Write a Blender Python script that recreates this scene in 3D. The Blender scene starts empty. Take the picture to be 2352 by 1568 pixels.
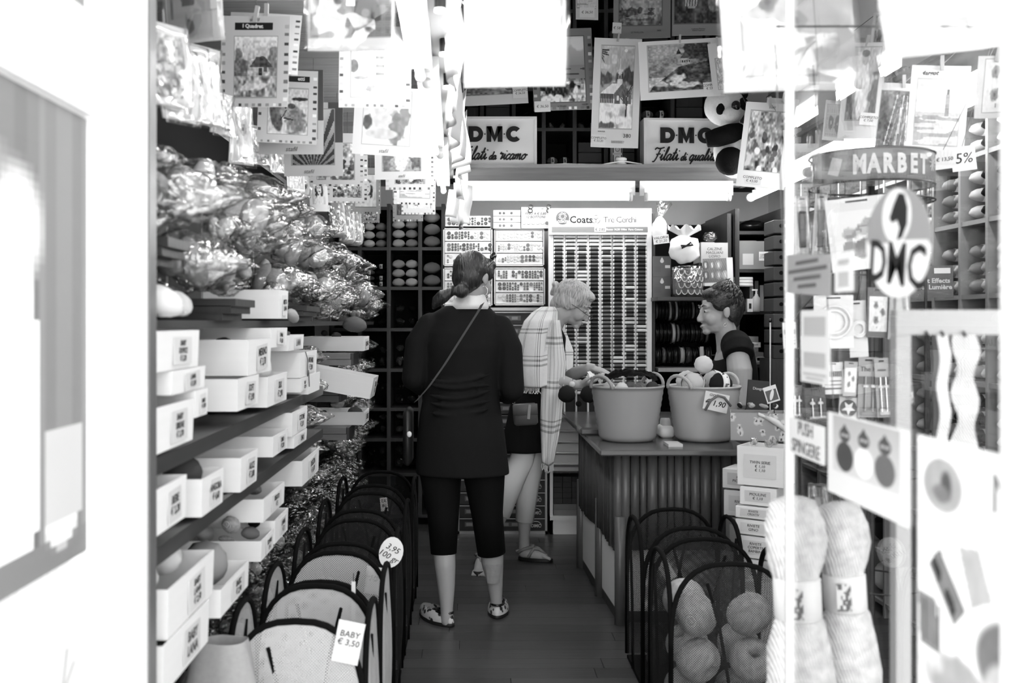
import bpy, math, random
import numpy as np
from mathutils import Vector, Matrix, Euler, noise as mnoise

SC = bpy.context.scene
COL = SC.collection
PI = math.pi
# ---------------------------------------------------------------- camera
# photograph frame 2352 x 1568; the room's depth axis vanishes at pixel (1080, 740)
FPX, VX, VY, CAMH = 2287.0, 1080.0, 740.0, 1.40
cam_d = bpy.data.cameras.new('camera'); cam = bpy.data.objects.new('camera', cam_d); COL.objects.link(cam)
cam_d.sensor_width = 36.0; cam_d.lens = 36.0 * FPX / 2352.0
cam_d.shift_x = (1176 - VX) / 2352.0; cam_d.shift_y = -(784 - VY) / 2352.0
cam.location = (0, 0, CAMH); cam.rotation_euler = (PI / 2, 0, 0)
cam_d.clip_start = 0.05; cam_d.clip_end = 100
cam_d.dof.use_dof = True; cam_d.dof.focus_distance = 5.3; cam_d.dof.aperture_fstop = 3.6
SC.camera = cam
# ---------------------------------------------------------------- world, exposure
W = bpy.data.worlds.new('street_sky'); SC.world = W; W.use_nodes = True
W.node_tree.nodes['Background'].inputs[0].default_value = (1, 1, 1, 1)
W.node_tree.nodes['Background'].inputs[1].default_value = 2.0
SC.view_settings.view_transform = 'Standard'; SC.view_settings.look = 'None'
SC.view_settings.exposure = 1.25; SC.view_settings.gamma = 1.0; SC.view_settings.use_curve_mapping = False
TUBE_POWER = 46.0      # emission strength of the fluorescent tubes
try:
    SC.cycles.max_bounces = 6; SC.cycles.transparent_max_bounces = 12
    SC.cycles.diffuse_bounces = 5; SC.cycles.glossy_bounces = 3
    SC.cycles.caustics_reflective = False; SC.cycles.caustics_refractive = False
    SC.cycles.sample_clamp_indirect = 6.0; SC.cycles.use_adaptive_sampling = True; SC.cycles.adaptive_threshold = 0.03
except Exception:
    pass

random.seed(7)
R = random.Random(11)
def P(px, py, d):
    """photo pixel + depth in metres -> place in the room"""
    return Vector(((px - VX) / FPX * d, d, CAMH - (py - VY) / FPX * d))
def XP(px, d): return (px - VX) / FPX * d
def ZP(py, d): return CAMH - (py - VY) / FPX * d
def DX(px, X): return X * FPX / (px - VX)
ORD = ('first second third fourth fifth sixth seventh eighth ninth tenth eleventh twelfth thirteenth fourteenth fifteenth sixteenth seventeenth eighteenth nineteenth twentieth').split()
def nth(i):
    """0 -> first, 20 -> twenty-first"""
    if i < 20: return ORD[i]
    t, u = divmod(i+1, 10); T = {2: 'twent', 3: 'thirt', 4: 'fort', 5: 'fift', 6: 'sixt', 7: 'sevent', 8: 'eight', 9: 'ninet'}[t]
    return T+'ieth' if u == 0 else T+'y-'+ORD[u-1]
def lin(s):
    s = max(0.0, min(1.0, s))
    return s / 12.92 if s <= 0.04045 else ((s + 0.055) / 1.055) ** 2.4

# ---------------------------------------------------------------- mesh builder
class MB:
    def __init__(s): s.v = []; s.f = []; s.m = []; s.uv = {}; s.has_uv = False
    def add(s, vs, fs, mi=0, T=None, uvs=None):
        o = len(s.v)
        if T is not None: vs = [T @ Vector(v) for v in vs]
        s.v.extend([tuple(v) for v in vs])
        for k, f in enumerate(fs):
            s.f.append(tuple(i + o for i in f)); s.m.append(mi)
            if uvs is not None: s.uv[len(s.f) - 1] = [uvs[i] for i in f]; s.has_uv = True
        return s
    def box(s, c, d, mi=0, rot=None, taper=1.0):
        x, y, z = d[0] / 2, d[1] / 2, d[2] / 2; t = taper
        vs = [(-x, -y, -z), (x, -y, -z), (x, y, -z), (-x, y, -z), (-x*t, -y*t, z), (x*t, -y*t, z), (x*t, y*t, z), (-x*t, y*t, z)]
        T = Matrix.Translation(c)
        if rot is not None: T = T @ Euler(rot).to_matrix().to_4x4()
        return s.add(vs, [(0, 3, 2, 1), (4, 5, 6, 7), (0, 1, 5, 4), (1, 2, 6, 5), (2, 3, 7, 6), (3, 0, 4, 7)], mi, T)
    def bb(s, x0, x1, y0, y1, z0, z1, mi=0):
        return s.box(((x0+x1)/2, (y0+y1)/2, (z0+z1)/2), (abs(x1-x0), abs(y1-y0), abs(z1-z0)), mi)
    def bevbox(s, c, d, b, mi=0, rot=None):
        x, y, z = d[0]/2, d[1]/2, d[2]/2
        T = Matrix.Translation(c)
        if rot is not None: T = T @ Euler(rot).to_matrix().to_4x4()
        rings = []
        for (zz, ins) in ((-z, b), (-z+b, 0), (z-b, 0), (z, b)):
            xx, yy = x-ins, y-ins; r = b if ins == 0 else b*0.3
            rings.append([(-xx+r, -yy, zz), (xx-r, -yy, zz), (xx, -yy+r, zz), (xx, yy-r, zz), (xx-r, yy, zz), (-xx+r, yy, zz), (-xx, yy-r, zz), (-xx, -yy+r, zz)])
        return s.loft(rings, mi, T)
    def cyl(s, p0, p1, r0, r1=None, n=10, mi=0, caps=True):
        p0 = Vector(p0); p1 = Vector(p1); r1 = r0 if r1 is None else r1
        q = (p1 - p0).to_track_quat('Z', 'Y').to_matrix()
        a = [p0 + q @ Vector((math.cos(2*PI*i/n)*r0, math.sin(2*PI*i/n)*r0, 0)) for i in range(n)]
        b = [p1 + q @ Vector((math.cos(2*PI*i/n)*r1, math.sin(2*PI*i/n)*r1, 0)) for i in range(n)]
        fs = [(i, (i+1) % n, n+(i+1) % n, n+i) for i in range(n)]
        if caps: fs += [tuple(range(n-1, -1, -1)), tuple(range(n, 2*n))]
        return s.add(a+b, fs, mi)
    def path(s, pts, r, n=6, mi=0, closed=False):
        pts = [Vector(p) for p in pts]; N = len(pts)
        rr = r if isinstance(r, (list, tuple)) else [r]*N
        vs = []; up = None
        for i, p in enumerate(pts):
            if closed: t = pts[(i+1) % N] - pts[i-1]
            else: t = pts[min(i+1, N-1)] - pts[max(i-1, 0)]
            t = t.normalized() if t.length > 1e-9 else Vector((0, 0, 1))
            if up is None:
                up = Vector((0, 0, 1)) if abs(t.z) < 0.9 else Vector((1, 0, 0))
            sx = t.cross(up)
            if sx.length < 1e-6: sx = t.orthogonal()
            sx.normalize(); up = sx.cross(t).normalized()
            for k in range(n):
                a = 2*PI*k/n
                vs.append(p + (sx*math.cos(a) + up*math.sin(a))*rr[i])
        fs = []
        for i in range(N if closed else N-1):
            j = (i+1) % N
            for k in range(n): fs.append((i*n+k, i*n+(k+1) % n, j*n+(k+1) % n, j*n+k))
        if not closed: fs += [tuple(range(n-1, -1, -1)), tuple(range((N-1)*n, N*n))]
        return s.add(vs, fs, mi)
    def loft(s, rings, mi=0, T=None, caps=True):
        n = len(rings[0]); vs = [v for r in rings for v in r]; fs = []
        for i in range(len(rings)-1):
            for k in range(n): fs.append((i*n+k, i*n+(k+1) % n, (i+1)*n+(k+1) % n, (i+1)*n+k))
        if caps: fs += [tuple(range(n-1, -1, -1)), tuple(range((len(rings)-1)*n, len(rings)*n))]
        return s.add(vs, fs, mi, T)
    def lathe(s, prof, n=16, c=(0, 0, 0), mi=0, T=None, caps=True):
        rings = [[(c[0]+math.cos(2*PI*k/n)*r, c[1]+math.sin(2*PI*k/n)*r, c[2]+z) for k in range(n)] for r, z in prof]
        return s.loft(rings, mi, T, caps)
    def ell(s, c, r, rot=None, n=12, m=8, mi=0, fn=None):
        T = Matrix.Translation(c)
        if rot is not None: T = T @ Euler(rot).to_matrix().to_4x4()
        vs = [(0, 0, -r[2])]; fs = []
        for j in range(1, m):
            b = -PI/2 + PI*j/m
            for i in range(n):
                a = 2*PI*i/n
                vs.append((r[0]*math.cos(b)*math.cos(a), r[1]*math.cos(b)*math.sin(a), r[2]*math.sin(b)))
        vs.append((0, 0, r[2])); L = len(vs)-1
        if fn: vs = [fn(Vector(v)) for v in vs]
        for i in range(n):
            fs.append((0, 1+(i+1) % n, 1+i)); fs.append((L, L-n+i, L-n+(i+1) % n))
        for j in range(m-2):
            for i in range(n): fs.append((1+j*n+i, 1+j*n+(i+1) % n, 1+(j+1)*n+(i+1) % n, 1+(j+1)*n+i))
        return s.add(vs, fs, mi, T)
    def sheet(s, fn, nu, nv, mi=0, closed_u=False):
        vs = []; uvs = []
        for j in range(nv+1):
            for i in range(nu+1):
                u, v = i/nu, j/nv; vs.append(fn(u, v)); uvs.append((u, v))
        fs = [(j*(nu+1)+i, j*(nu+1)+i+1, (j+1)*(nu+1)+i+1, (j+1)*(nu+1)+i) for j in range(nv) for i in range(nu)]
        return s.add(vs, fs, mi, None, uvs)
    def extrude(s, pts, z0, z1, mi=0, T=None):
        return s.loft([[(x, y, z0) for x, y in pts], [(x, y, z1) for x, y in pts]], mi, T)
    def mesh(s, name, mats, smooth=False, col=None):
        me = bpy.data.meshes.new(name); me.from_pydata(s.v, [], s.f)
        if not isinstance(mats, (list, tuple)): mats = [mats]
        for m in mats: me.materials.append(m)
        if len(mats) > 1: me.polygons.foreach_set('material_index', s.m)
        if s.has_uv:
            l = me.uv_layers.new(name='UVMap'); buf = []
            for k, f in enumerate(s.f):
                u = s.uv.get(k)
                for i in range(len(f)): buf.extend(u[i] if u else (0, 0))
            l.data.foreach_set('uv', buf)
        if smooth: me.polygons.foreach_set('use_smooth', [True]*len(s.f))
        me.update(); return me

def ob(name, me, parent=None, loc=(0, 0, 0), rot=(0, 0, 0), scale=(1, 1, 1)):
    o = bpy.data.objects.new(name, me); COL.objects.link(o)
    o.location = loc; o.rotation_euler = rot
    o.scale = (scale,)*3 if isinstance(scale, (int, float)) else scale
    if parent is not None: o.parent = parent
    return o
def tag(o, label, cat, group=None):
    o['label'] = label; o['category'] = cat
    if group: o['group'] = group
    return o
def thing(name, label, cat, loc=(0, 0, 0), rz=0.0, group=None, rot=None):
    o = bpy.data.objects.new(name, None); COL.objects.link(o); o.empty_display_size = 0.05
    o.location = loc; o.rotation_euler = rot if rot is not None else (0, 0, rz)
    return tag(o, label, cat, group)
def struct(name, me, loc=(0, 0, 0), rot=(0, 0, 0)):
    o = ob(name, me, None, loc, rot); o['kind'] = 'structure'; return o

# ---------------------------------------------------------------- materials
def nodes(name):
    m = bpy.data.materials.new(name); m.use_nodes = True
    nt = m.node_tree; b = nt.nodes['Principled BSDF']
    return m, nt, b
def val(nt, op, a, b=None):
    n = nt.nodes.new('ShaderNodeMath'); n.operation = op
    for i, x in enumerate((a, b)):
        if x is None: continue
        if isinstance(x, (int, float)): n.inputs[i].default_value = x
        else: nt.links.new(x, n.inputs[i])
    return n.outputs[0]
def coords(nt, kind='Object', scale=(1, 1, 1), rot=(0, 0, 0)):
    t = nt.nodes.new('ShaderNodeTexCoord'); mp = nt.nodes.new('ShaderNodeMapping')
    mp.inputs['Scale'].default_value = scale; mp.inputs['Rotation'].default_value = rot
    nt.links.new(t.outputs[kind], mp.inputs[0]); return mp.outputs[0]
def noise_n(nt, vec, scale, detail=2.0):
    n = nt.nodes.new('ShaderNodeTexNoise'); n.inputs['Scale'].default_value = scale; n.inputs['Detail'].default_value = detail
    nt.links.new(vec, n.inputs['Vector']); return n.outputs[0]
def wave_n(nt, vec, scale, dist=0.0, direction='X', detail=1.0):
    n = nt.nodes.new('ShaderNodeTexWave'); n.bands_direction = direction
    n.inputs['Scale'].default_value = scale; n.inputs['Distortion'].default_value = dist; n.inputs['Detail'].default_value = detail
    nt.links.new(vec, n.inputs['Vector']); return n.outputs['Fac']
def bump_n(nt, b, h, strength, dist=0.01):
    n = nt.nodes.new('ShaderNodeBump'); n.inputs['Strength'].default_value = strength; n.inputs['Distance'].default_value = dist
    nt.links.new(h, n.inputs['Height']); nt.links.new(n.outputs[0], b.inputs['Normal'])
MATS = {}
def mat(name, v, rough=0.6, spec=0.3, metal=0.0, var=0.0, vs=6.0, stretch=(1, 1, 1), bump=0.0, bs=None, rnd=0.0, det=3.0, coat=0.0):
    """plain grey surface; var = tone variation by noise, rnd = tone variation from piece to piece"""
    if name in MATS: return MATS[name]
    m, nt, b = nodes(name); L = lin(v)
    b.inputs['Base Color'].default_value = (L, L, L, 1); b.inputs['Roughness'].default_value = rough
    b.inputs['Specular IOR Level'].default_value = spec; b.inputs['Metallic'].default_value = metal
    if coat: b.inputs['Coat Weight'].default_value = coat; b.inputs['Coat Roughness'].default_value = 0.15
    out = None
    if var or bump:
        vec = coords(nt, 'Object', stretch); h = noise_n(nt, vec, vs, det)
        if var: out = val(nt, 'MULTIPLY_ADD', h, 2*var*L); out.node.inputs[2].default_value = L*(1-var)
        if bump:
            hb = h if bs is None else noise_n(nt, vec, bs, det)
            bump_n(nt, b, hb, bump)
    if rnd:
        oi = nt.nodes.new('ShaderNodeObjectInfo')
        k = val(nt, 'MULTIPLY_ADD', oi.outputs['Random'], 2*rnd); k.node.inputs[2].default_value = 1-rnd
        out = val(nt, 'MULTIPLY', k, out if out is not None else L)
    if out is not None: nt.links.new(out, b.inputs['Base Color'])
    MATS[name] = m; return m
def yarn_mat(name, v, scale=170, strength=0.6, vari=0.0, rot=(0.3, 0.5, 0.4)):
    if name in MATS: return MATS[name]
    m, nt, b = nodes(name); L = lin(v); vec = coords(nt, 'Object', (1, 1, 1), rot)
    w = wave_n(nt, vec, scale, 1.5, 'X', 1.5)
    k = val(nt, 'MULTIPLY_ADD', w, 0.45*L); k.node.inputs[2].default_value = 0.72*L
    if vari:
        nz = noise_n(nt, coords(nt, 'Object', (1, 0.25, 1), rot), 55, 1.0)
        q = val(nt, 'MULTIPLY_ADD', nz, 2.0*vari); q.node.inputs[2].default_value = 1-vari
        k = val(nt, 'MULTIPLY', k, q)
    nt.links.new(k, b.inputs['Base Color']); b.inputs['Roughness'].default_value = 0.92; b.inputs['Specular IOR Level'].default_value = 0.12
    bump_n(nt, b, w, strength, 0.004); MATS[name] = m; return m
def glow(name, s):
    m = bpy.data.materials.new(name); m.use_nodes = True; nt = m.node_tree; nt.nodes.clear()
    e = nt.nodes.new('ShaderNodeEmission'); o = nt.nodes.new('ShaderNodeOutputMaterial'); e.inputs[1].default_value = s
    nt.links.new(e.outputs[0], o.inputs[0]); MATS[name] = m; return m
def schlick(nt, f0=0.04, normal=None):
    g = nt.nodes.new('ShaderNodeNewGeometry'); d = nt.nodes.new('ShaderNodeVectorMath'); d.operation = 'DOT_PRODUCT'
    nt.links.new(g.outputs['Incoming'], d.inputs[0]); nt.links.new(normal or g.outputs['Normal'], d.inputs[1])
    c = val(nt, 'SUBTRACT', 1.0, val(nt, 'ABSOLUTE', d.outputs['Value'])); p = val(nt, 'POWER', c, 5.0)
    k = val(nt, 'MULTIPLY_ADD', p, 1-f0); k.node.inputs[2].default_value = f0; return k
def film_mat(name, base, tint=0.97, crumple=25, strength=0.9, tone=0.9, fres=1.0):
    """clear plastic film: see-through, with sharp crumpled glints"""
    m, nt, b = nodes(name); out = nt.nodes['Material Output']
    L = lin(tone); b.inputs['Base Color'].default_value = (L, L, L, 1); b.inputs['Roughness'].default_value = 0.13; b.inputs['Specular IOR Level'].default_value = 0.9
    v = nt.nodes.new('ShaderNodeTexVoronoi'); v.feature = 'DISTANCE_TO_EDGE'; v.inputs['Scale'].default_value = crumple
    vec = coords(nt, 'Object'); nz = nt.nodes.new('ShaderNodeTexNoise'); nz.inputs['Scale'].default_value = crumple*0.7
    nt.links.new(vec, nz.inputs['Vector'])
    mx = nt.nodes.new('ShaderNodeMix'); mx.data_type = 'VECTOR'; mx.inputs[0].default_value = 0.12
    nt.links.new(vec, mx.inputs[4]); nt.links.new(nz.outputs[1], mx.inputs[5]); nt.links.new(mx.outputs[1], v.inputs['Vector'])
    h = val(nt, 'ADD', val(nt, 'MULTIPLY', v.outputs[0], 3.0), nz.outputs[0])
    bump_n(nt, b, h, strength, 0.012)
    t = nt.nodes.new('ShaderNodeBsdfTransparent'); t.inputs[0].default_value = (tint, tint, tint, 1)
    fac = val(nt, 'MULTIPLY_ADD', schlick(nt, .08, b.inputs['Normal'].links[0].from_socket), fres); fac.node.inputs[2].default_value = base; fac.node.use_clamp = True
    ms = nt.nodes.new('ShaderNodeMixShader'); nt.links.new(fac, ms.inputs[0]); nt.links.new(t.outputs[0], ms.inputs[1])
    g = nt.nodes.new('ShaderNodeBsdfGlossy'); g.inputs['Roughness'].default_value = 0.10; g.inputs[0].default_value = (tone, tone, tone, 1); nt.links.new(b.inputs['Normal'].links[0].from_socket, g.inputs['Normal'])
    nt.links.new(g.outputs[0], ms.inputs[2]); nt.links.new(ms.outputs[0], out.inputs[0]); MATS[name] = m; return m
def glass_mat(name, tint=0.97, rough=0.0, base=0.0):
    m = bpy.data.materials.new(name); m.use_nodes = True; nt = m.node_tree; nt.nodes.clear()
    t = nt.nodes.new('ShaderNodeBsdfTransparent'); t.inputs[0].default_value = (tint, tint, tint, 1)
    g = nt.nodes.new('ShaderNodeBsdfGlossy'); g.inputs['Roughness'].default_value = rough
    k = val(nt, 'ADD', schlick(nt, .04), base)
    ms = nt.nodes.new('ShaderNodeMixShader'); o = nt.nodes.new('ShaderNodeOutputMaterial')
    nt.links.new(k, ms.inputs[0]); nt.links.new(t.outputs[0], ms.inputs[1]); nt.links.new(g.outputs[0], ms.inputs[2]); nt.links.new(ms.outputs[0], o.inputs[0])
    MATS[name] = m; return m
def net_mat(name, v, period=0.0055, duty=0.42):
    """woven net: threads along U and V (metres), holes between them"""
    m, nt, b = nodes(name); out = nt.nodes['Material Output']; L = lin(v)
    b.inputs['Base Color'].default_value = (L, L, L, 1); b.inputs['Roughness'].default_value = 0.7
    uv = nt.nodes.new('ShaderNodeUVMap'); sp = nt.nodes.new('ShaderNodeSeparateXYZ'); nt.links.new(uv.outputs[0], sp.inputs[0])
    a = val(nt, 'ADD', sp.outputs[0], sp.outputs[1]); c = val(nt, 'SUBTRACT', sp.outputs[0], sp.outputs[1])
    l1 = val(nt, 'LESS_THAN', val(nt, 'FRACT', val(nt, 'DIVIDE', a, period*1.414)), duty)
    l2 = val(nt, 'LESS_THAN', val(nt, 'FRACT', val(nt, 'DIVIDE', c, period*1.414)), duty)
    fac = val(nt, 'MAXIMUM', l1, l2)
    t = nt.nodes.new('ShaderNodeBsdfTransparent'); ms = nt.nodes.new('ShaderNodeMixShader')
    nt.links.new(fac, ms.inputs[0]); nt.links.new(t.outputs[0], ms.inputs[1]); nt.links.new(b.outputs[0], ms.inputs[2]); nt.links.new(ms.outputs[0], out.inputs[0])
    MATS[name] = m; return m
def print_mat():
    m, nt, b = nodes('printed_paper'); a = nt.nodes.new('ShaderNodeAttribute'); a.attribute_name = 'Col'
    nt.links.new(a.outputs['Color'], b.inputs['Base Color']); b.inputs['Roughness'].default_value = 0.55; b.inputs['Specular IOR Level'].default_value = 0.25
    MATS['print'] = m; return m

PRINT = print_mat()
wood_dark = mat('dark_stained_wood', 0.20, 0.35, 0.4, var=0.45, vs=4, stretch=(1.2, 14, 14), bump=0.08, rnd=0.12)
wood_dark_v = mat('dark_upright_wood', 0.22, 0.4, 0.4, var=0.4, vs=4, stretch=(14, 14, 1.2), bump=0.08, rnd=0.12)
wood_mid = mat('brown_beam_wood', 0.42, 0.4, 0.4, var=0.35, vs=4, stretch=(1.0, 16, 16), bump=0.08)
wood_mid_y = mat('brown_rail_wood', 0.42, 0.4, 0.4, var=0.35, vs=4, stretch=(16, 1.0, 16), bump=0.08)
wood_floor = mat('floor_boards_wood', 0.27, 0.32, 0.45, var=0.35, vs=3, stretch=(1.0, 18, 18), bump=0.05, rnd=0.22)
wood_ceil = mat('soffit_boards_wood', 0.52, 0.5, 0.3, var=0.5, vs=5, stretch=(0.8, 22, 22), bump=0.25, rnd=0.18)
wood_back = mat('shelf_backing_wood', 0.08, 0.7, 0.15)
wall_m = mat('old_plaster', 0.86, 0.9, 0.1, var=0.1)
white_card = mat('white_corrugated_card', 0.88, 0.75, 0.15, var=0.03, vs=3, stretch=(1, 1, 40), bump=0.05, bs=30)
grey_card = mat('grey_card', 0.72, 0.75, 0.15, var=0.05)
paper = mat('white_paper', 0.89, 0.7, 0.15)
paper_grey = mat('aged_paper', 0.80, 0.7, 0.15, rnd=0.08)
ink = mat('dark_ink', 0.13, 0.6, 0.2)
ink_grey = mat('grey_ink', 0.38, 0.6, 0.2)
white_metal = mat('white_enamel', 0.92, 0.35, 0.4)
white_paint = mat('white_paint', 0.94, 0.4, 0.35)
dark_metal = mat('dark_wire', 0.16, 0.35, 0.5, metal=0.4)
chrome = mat('chrome', 0.8, 0.18, 0.5, metal=1.0)
black_cloth = mat('black_cloth', 0.055, 0.9, 0.1)
black_gloss = mat('black_gloss_plastic', 0.10, 0.2, 0.5)
grey_plastic = mat('grey_rubber', 0.56, 0.5, 0.3)
dark_box = mat('dark_carton', 0.25, 0.6, 0.25, rnd=0.25)
mid_box = mat('brown_carton', 0.50, 0.75, 0.2, rnd=0.12)
light_wood = mat('pale_pine', 0.72, 0.5, 0.3, var=0.12, vs=4, stretch=(12, 12, 1))
TUBE = glow('fluorescent_tube_light', TUBE_POWER)
TUBE_R = glow('rear_fluorescent_tube_light', TUBE_POWER*0.30)
TUBE_S = glow('side_fluorescent_tube_light', TUBE_POWER*0.42)
FILM = film_mat('clear_crumpled_film', 0.10, crumple=14, strength=0.6, fres=0.9)
FILM_D = film_mat('clear_bag_film', 0.07, crumple=14, strength=0.7, tone=0.85, fres=0.9)
GLASS = glass_mat('window_glass', 0.97)
NET_D = net_mat('black_net', 0.06, 0.0056, 0.27)
NET_L = net_mat('white_net', 0.80, 0.0056, 0.45)
YV = [0.06, 0.17, 0.3, 0.45, 0.6, 0.74, 0.86, 0.95]
YARN = [yarn_mat('yarn_tone_%d' % i, v) for i, v in enumerate(YV)]
YARN_V = yarn_mat('variegated_yarn_mid', 0.45, 45, 0.8, 0.75)
YARN_VL = yarn_mat('variegated_yarn_pale', 0.72, 45, 0.8, 0.5)

# ---------------------------------------------------------------- lettering
_TX = {}
def text_me(body, size=0.05, m=None, shear=0.0, bold=0.0, depth=0.0004, align='CENTER', space=1.0, lines=1.0):
    m = m or ink; key = (body, size, m.name, shear, bold, depth, align, space, lines)
    if key in _TX: return _TX[key]
    c = bpy.data.curves.new('lettering', 'FONT'); c.body = body; c.size = size; c.shear = shear; c.offset = bold
    c.extrude = depth; c.align_x = align; c.align_y = 'CENTER'; c.resolution_u = 2; c.space_character = space; c.space_line = lines
    o = bpy.data.objects.new('lettering', c); COL.objects.link(o)
    me = bpy.data.meshes.new_from_object(o); bpy.data.objects.remove(o); bpy.data.curves.remove(c)
    me.materials.clear(); me.materials.append(m); me.name = 'lettering'; _TX[key] = me; return me
FACE_CAM = (PI/2, 0, 0)           # lettering that reads from the street side (towards -Y)
FACE_PX = (PI/2, 0, PI/2)         # lettering on a face turned to +X
# ================================================================ the setting
XL, XR, YB, YF, ZT = -1.30, 2.20, 7.35, 1.90, 3.75
def sbox(name, x0, x1, y0, y1, z0, z1, m): return struct(name, MB().bb(x0, x1, y0, y1, z0, z1).mesh(name, m))
fl = sbox('floor', XL, XR, 0.95, YB, -0.06, -0.012, wood_back)
PW = 0.115
for r in range(int((YB-1.85)/PW)):
    y = 1.85 + PW*r; x = XL + 0.02 - R.random()*1.1
    while x < XR:
        ln = 1.25; x0, x1 = max(x, XL), min(x+ln, XR)
        if x1-x0 > 0.05:
            me = MB().bb(x0+0.0012, x1-0.0012, y+0.001, y+PW-0.001, -0.012, 0.0).mesh('plank', wood_floor); ob('plank', me, fl)
        x += ln
sbox('pavement', -9, 9, -12, 0.95, -0.16, -0.10, mat('pale_stone_paving', 0.72, 0.9, 0.1, var=0.1))
sbox('door_sill', -0.75, 2.2, 0.95, 1.85, -0.10, 0.0, mat('marble_sill', 0.7, 0.4, 0.3, var=0.15))
sbox('wall_left', XL-0.1, XL, 0.95, YB, -0.1, ZT, wall_m)
sbox('wall_right', XR, XR+0.1, 0.95, YB, -0.1, ZT, wall_m)
sbox('wall_back', XL-0.1, XR+0.1, YB, YB+0.1, -0.1, ZT, wall_m)
sbox('ceiling', XL-0.1, XR+0.1, 0.95, YB+0.1, ZT, ZT+0.1, wall_m)
sbox('wall_front', XL-3, XR+3, 0.85, 0.95, 2.85, 6.5, mat('facade_stone', 0.7, 0.9, 0.1, var=0.1))
# soffit of the low gallery over the left half: boards
so = sbox('ceiling_gallery', XL, -0.06, 1.9, YB, 2.42, 2.47, wood_back)
y = 1.9; k = 0
while y < YB-0.05:
    ob('board', MB().bb(XL, -0.19, y+0.002, y+0.108, 2.402, 2.42).mesh('board', wood_ceil), so); y += 0.11
tr = sbox('trim_1', -0.205, -0.045, 1.9, 6.45, 2.33, 2.60, mat('pale_beam_paint', 0.70, 0.5, 0.3, var=0.06))
for k in range(9):
    y = 2.35 + 0.46*k
    ob('clip', MB().cyl((-0.085, y, 2.33), (-0.085, y, 2.285), 0.016, 0.016, 10).mesh('clip', dark_metal), tr)
    ob('clip', MB().cyl((-0.085, y, 2.285), (-0.085, y, 2.275), 0.017, 0.017, 10).mesh('clip', white_metal), tr)
b2 = sbox('trim_2', -0.045, 1.80, 6.35, 6.47, 2.275, 2.395, wood_mid)
ob('moulding', MB().bb(-0.045, 1.80, 6.33, 6.36, 2.385, 2.405).bb(-0.045, 1.80, 6.335, 6.36, 2.27, 2.285).mesh('moulding', wood_mid), b2)
b3 = sbox('trim_3', 1.76, 1.86, 2.6, 6.47, 2.275, 2.395, wood_mid_y)
ob('moulding', MB().bb(1.74, 1.77, 2.6, 6.47, 2.385, 2.405).bb(1.745, 1.77, 2.6, 6.47, 2.27, 2.285).mesh('moulding', wood_mid_y), b3)
sbox('gallery_floor_back', -0.05, XR, 6.47, YB, 2.36, 2.395, wood_back)
sbox('gallery_floor_right', 1.86, XR, 2.6, 6.47, 2.36, 2.395, wood_back)
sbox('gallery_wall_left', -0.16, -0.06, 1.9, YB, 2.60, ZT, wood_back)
# doorway: left jamb, head over the door
dj = sbox('door_frame_left', -0.665, -0.600, 1.864, 1.905, 0, 2.85, mat('dull_aluminium', 0.50, 0.35, 0.4, metal=0.5))
sbox('wall_front_left', XL-0.1, -0.665, 1.80, 1.90, 0, 2.85, white_paint)
sbox('ceiling_entry', XL-0.1, XR+0.1, 0.85, 1.90, 2.78, 2.85, white_paint)
# ---- fluorescent lamps
def tube_lamp(label, p0, p1, r=0.016, body=(0.05, 0.035), off=(0, 0, 0.035), ends=True, tm=None):
    p0 = Vector(p0); p1 = Vector(p1); mid = (p0+p1)/2
    t = thing('fluorescent_lamp', label, 'lamp', mid, group='fluorescent lamps under the gallery')
    a, b = p0-mid, p1-mid; ax = (b-a).normalized(); o = Vector(off)
    q = ax.to_track_quat('Y', 'Z').to_euler()
    ob('housing', MB().box(o, (body[0], (b-a).length+0.05, body[1]), 0, q).mesh('housing', white_metal), t)
    ob('tube', MB().cyl(a+ax*0.02, b-ax*0.02, r, r, 12).mesh('tube', tm or TUBE, True), t)
    for s, e in ((1, a), (-1, b)):
        ob('end_cap', MB().cyl(e, e+ax*s*0.022, r*1.25, r*1.25, 12).mesh('end_cap', white_metal, True), t)
        ob('socket', MB().box(e+o*0.5+ax*s*0.01, (0.026, 0.02, 0.045), 0, q).mesh('socket', white_metal), t)
    return t
tube_lamp('long fluorescent lamp under the rear beam, left of the pair, above the thread display', (-0.02, 6.27, 2.19), (1.02, 6.27, 2.19), 0.022, (0.03, 0.09), (0, 0.05, 0.06), tm=TUBE_R)
tube_lamp('shorter fluorescent lamp under the rear beam, beside the right corner', (1.10, 6.27, 2.19), (1.64, 6.27, 2.19), 0.022, (0.03, 0.09), (0, 0.05, 0.06), tm=TUBE_R)
for i, (a, b, w) in enumerate(((1.95, 3.40, 'nearest the doorway'), (3.47, 4.90, 'second from the doorway'), (4.97, 6.35, 'farthest from the doorway'))):
    tube_lamp('fluorescent lamp along the gallery edge on the left, ' + w, (-0.150, a, 2.235), (-0.170, b, 2.235), 0.015, (0.08, 0.05), (0, 0, 0.06), tm=TUBE_S)
for i, (a, b, w) in enumerate(((5.30, 6.40, 'farthest, next to the rear corner'), (4.05, 5.20, 'middle one of the row'), (2.75, 3.98, 'nearest, above the shelves of small yarn balls'))):
    tube_lamp('fluorescent lamp under the right hand rail, ' + w, (1.80, a, 2.20), (1.80, b, 2.20), 0.022, (0.03, 0.08), (0.05, 0, 0.05), tm=TUBE_S)
# ================================================================ builders for the goods
def lump(v, s, a, seed):
    n = mnoise.noise(Vector((v.x*s+seed*7.1, v.y*s-seed*3.3, v.z*s+seed)))
    return v * (1 + a*n)
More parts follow.
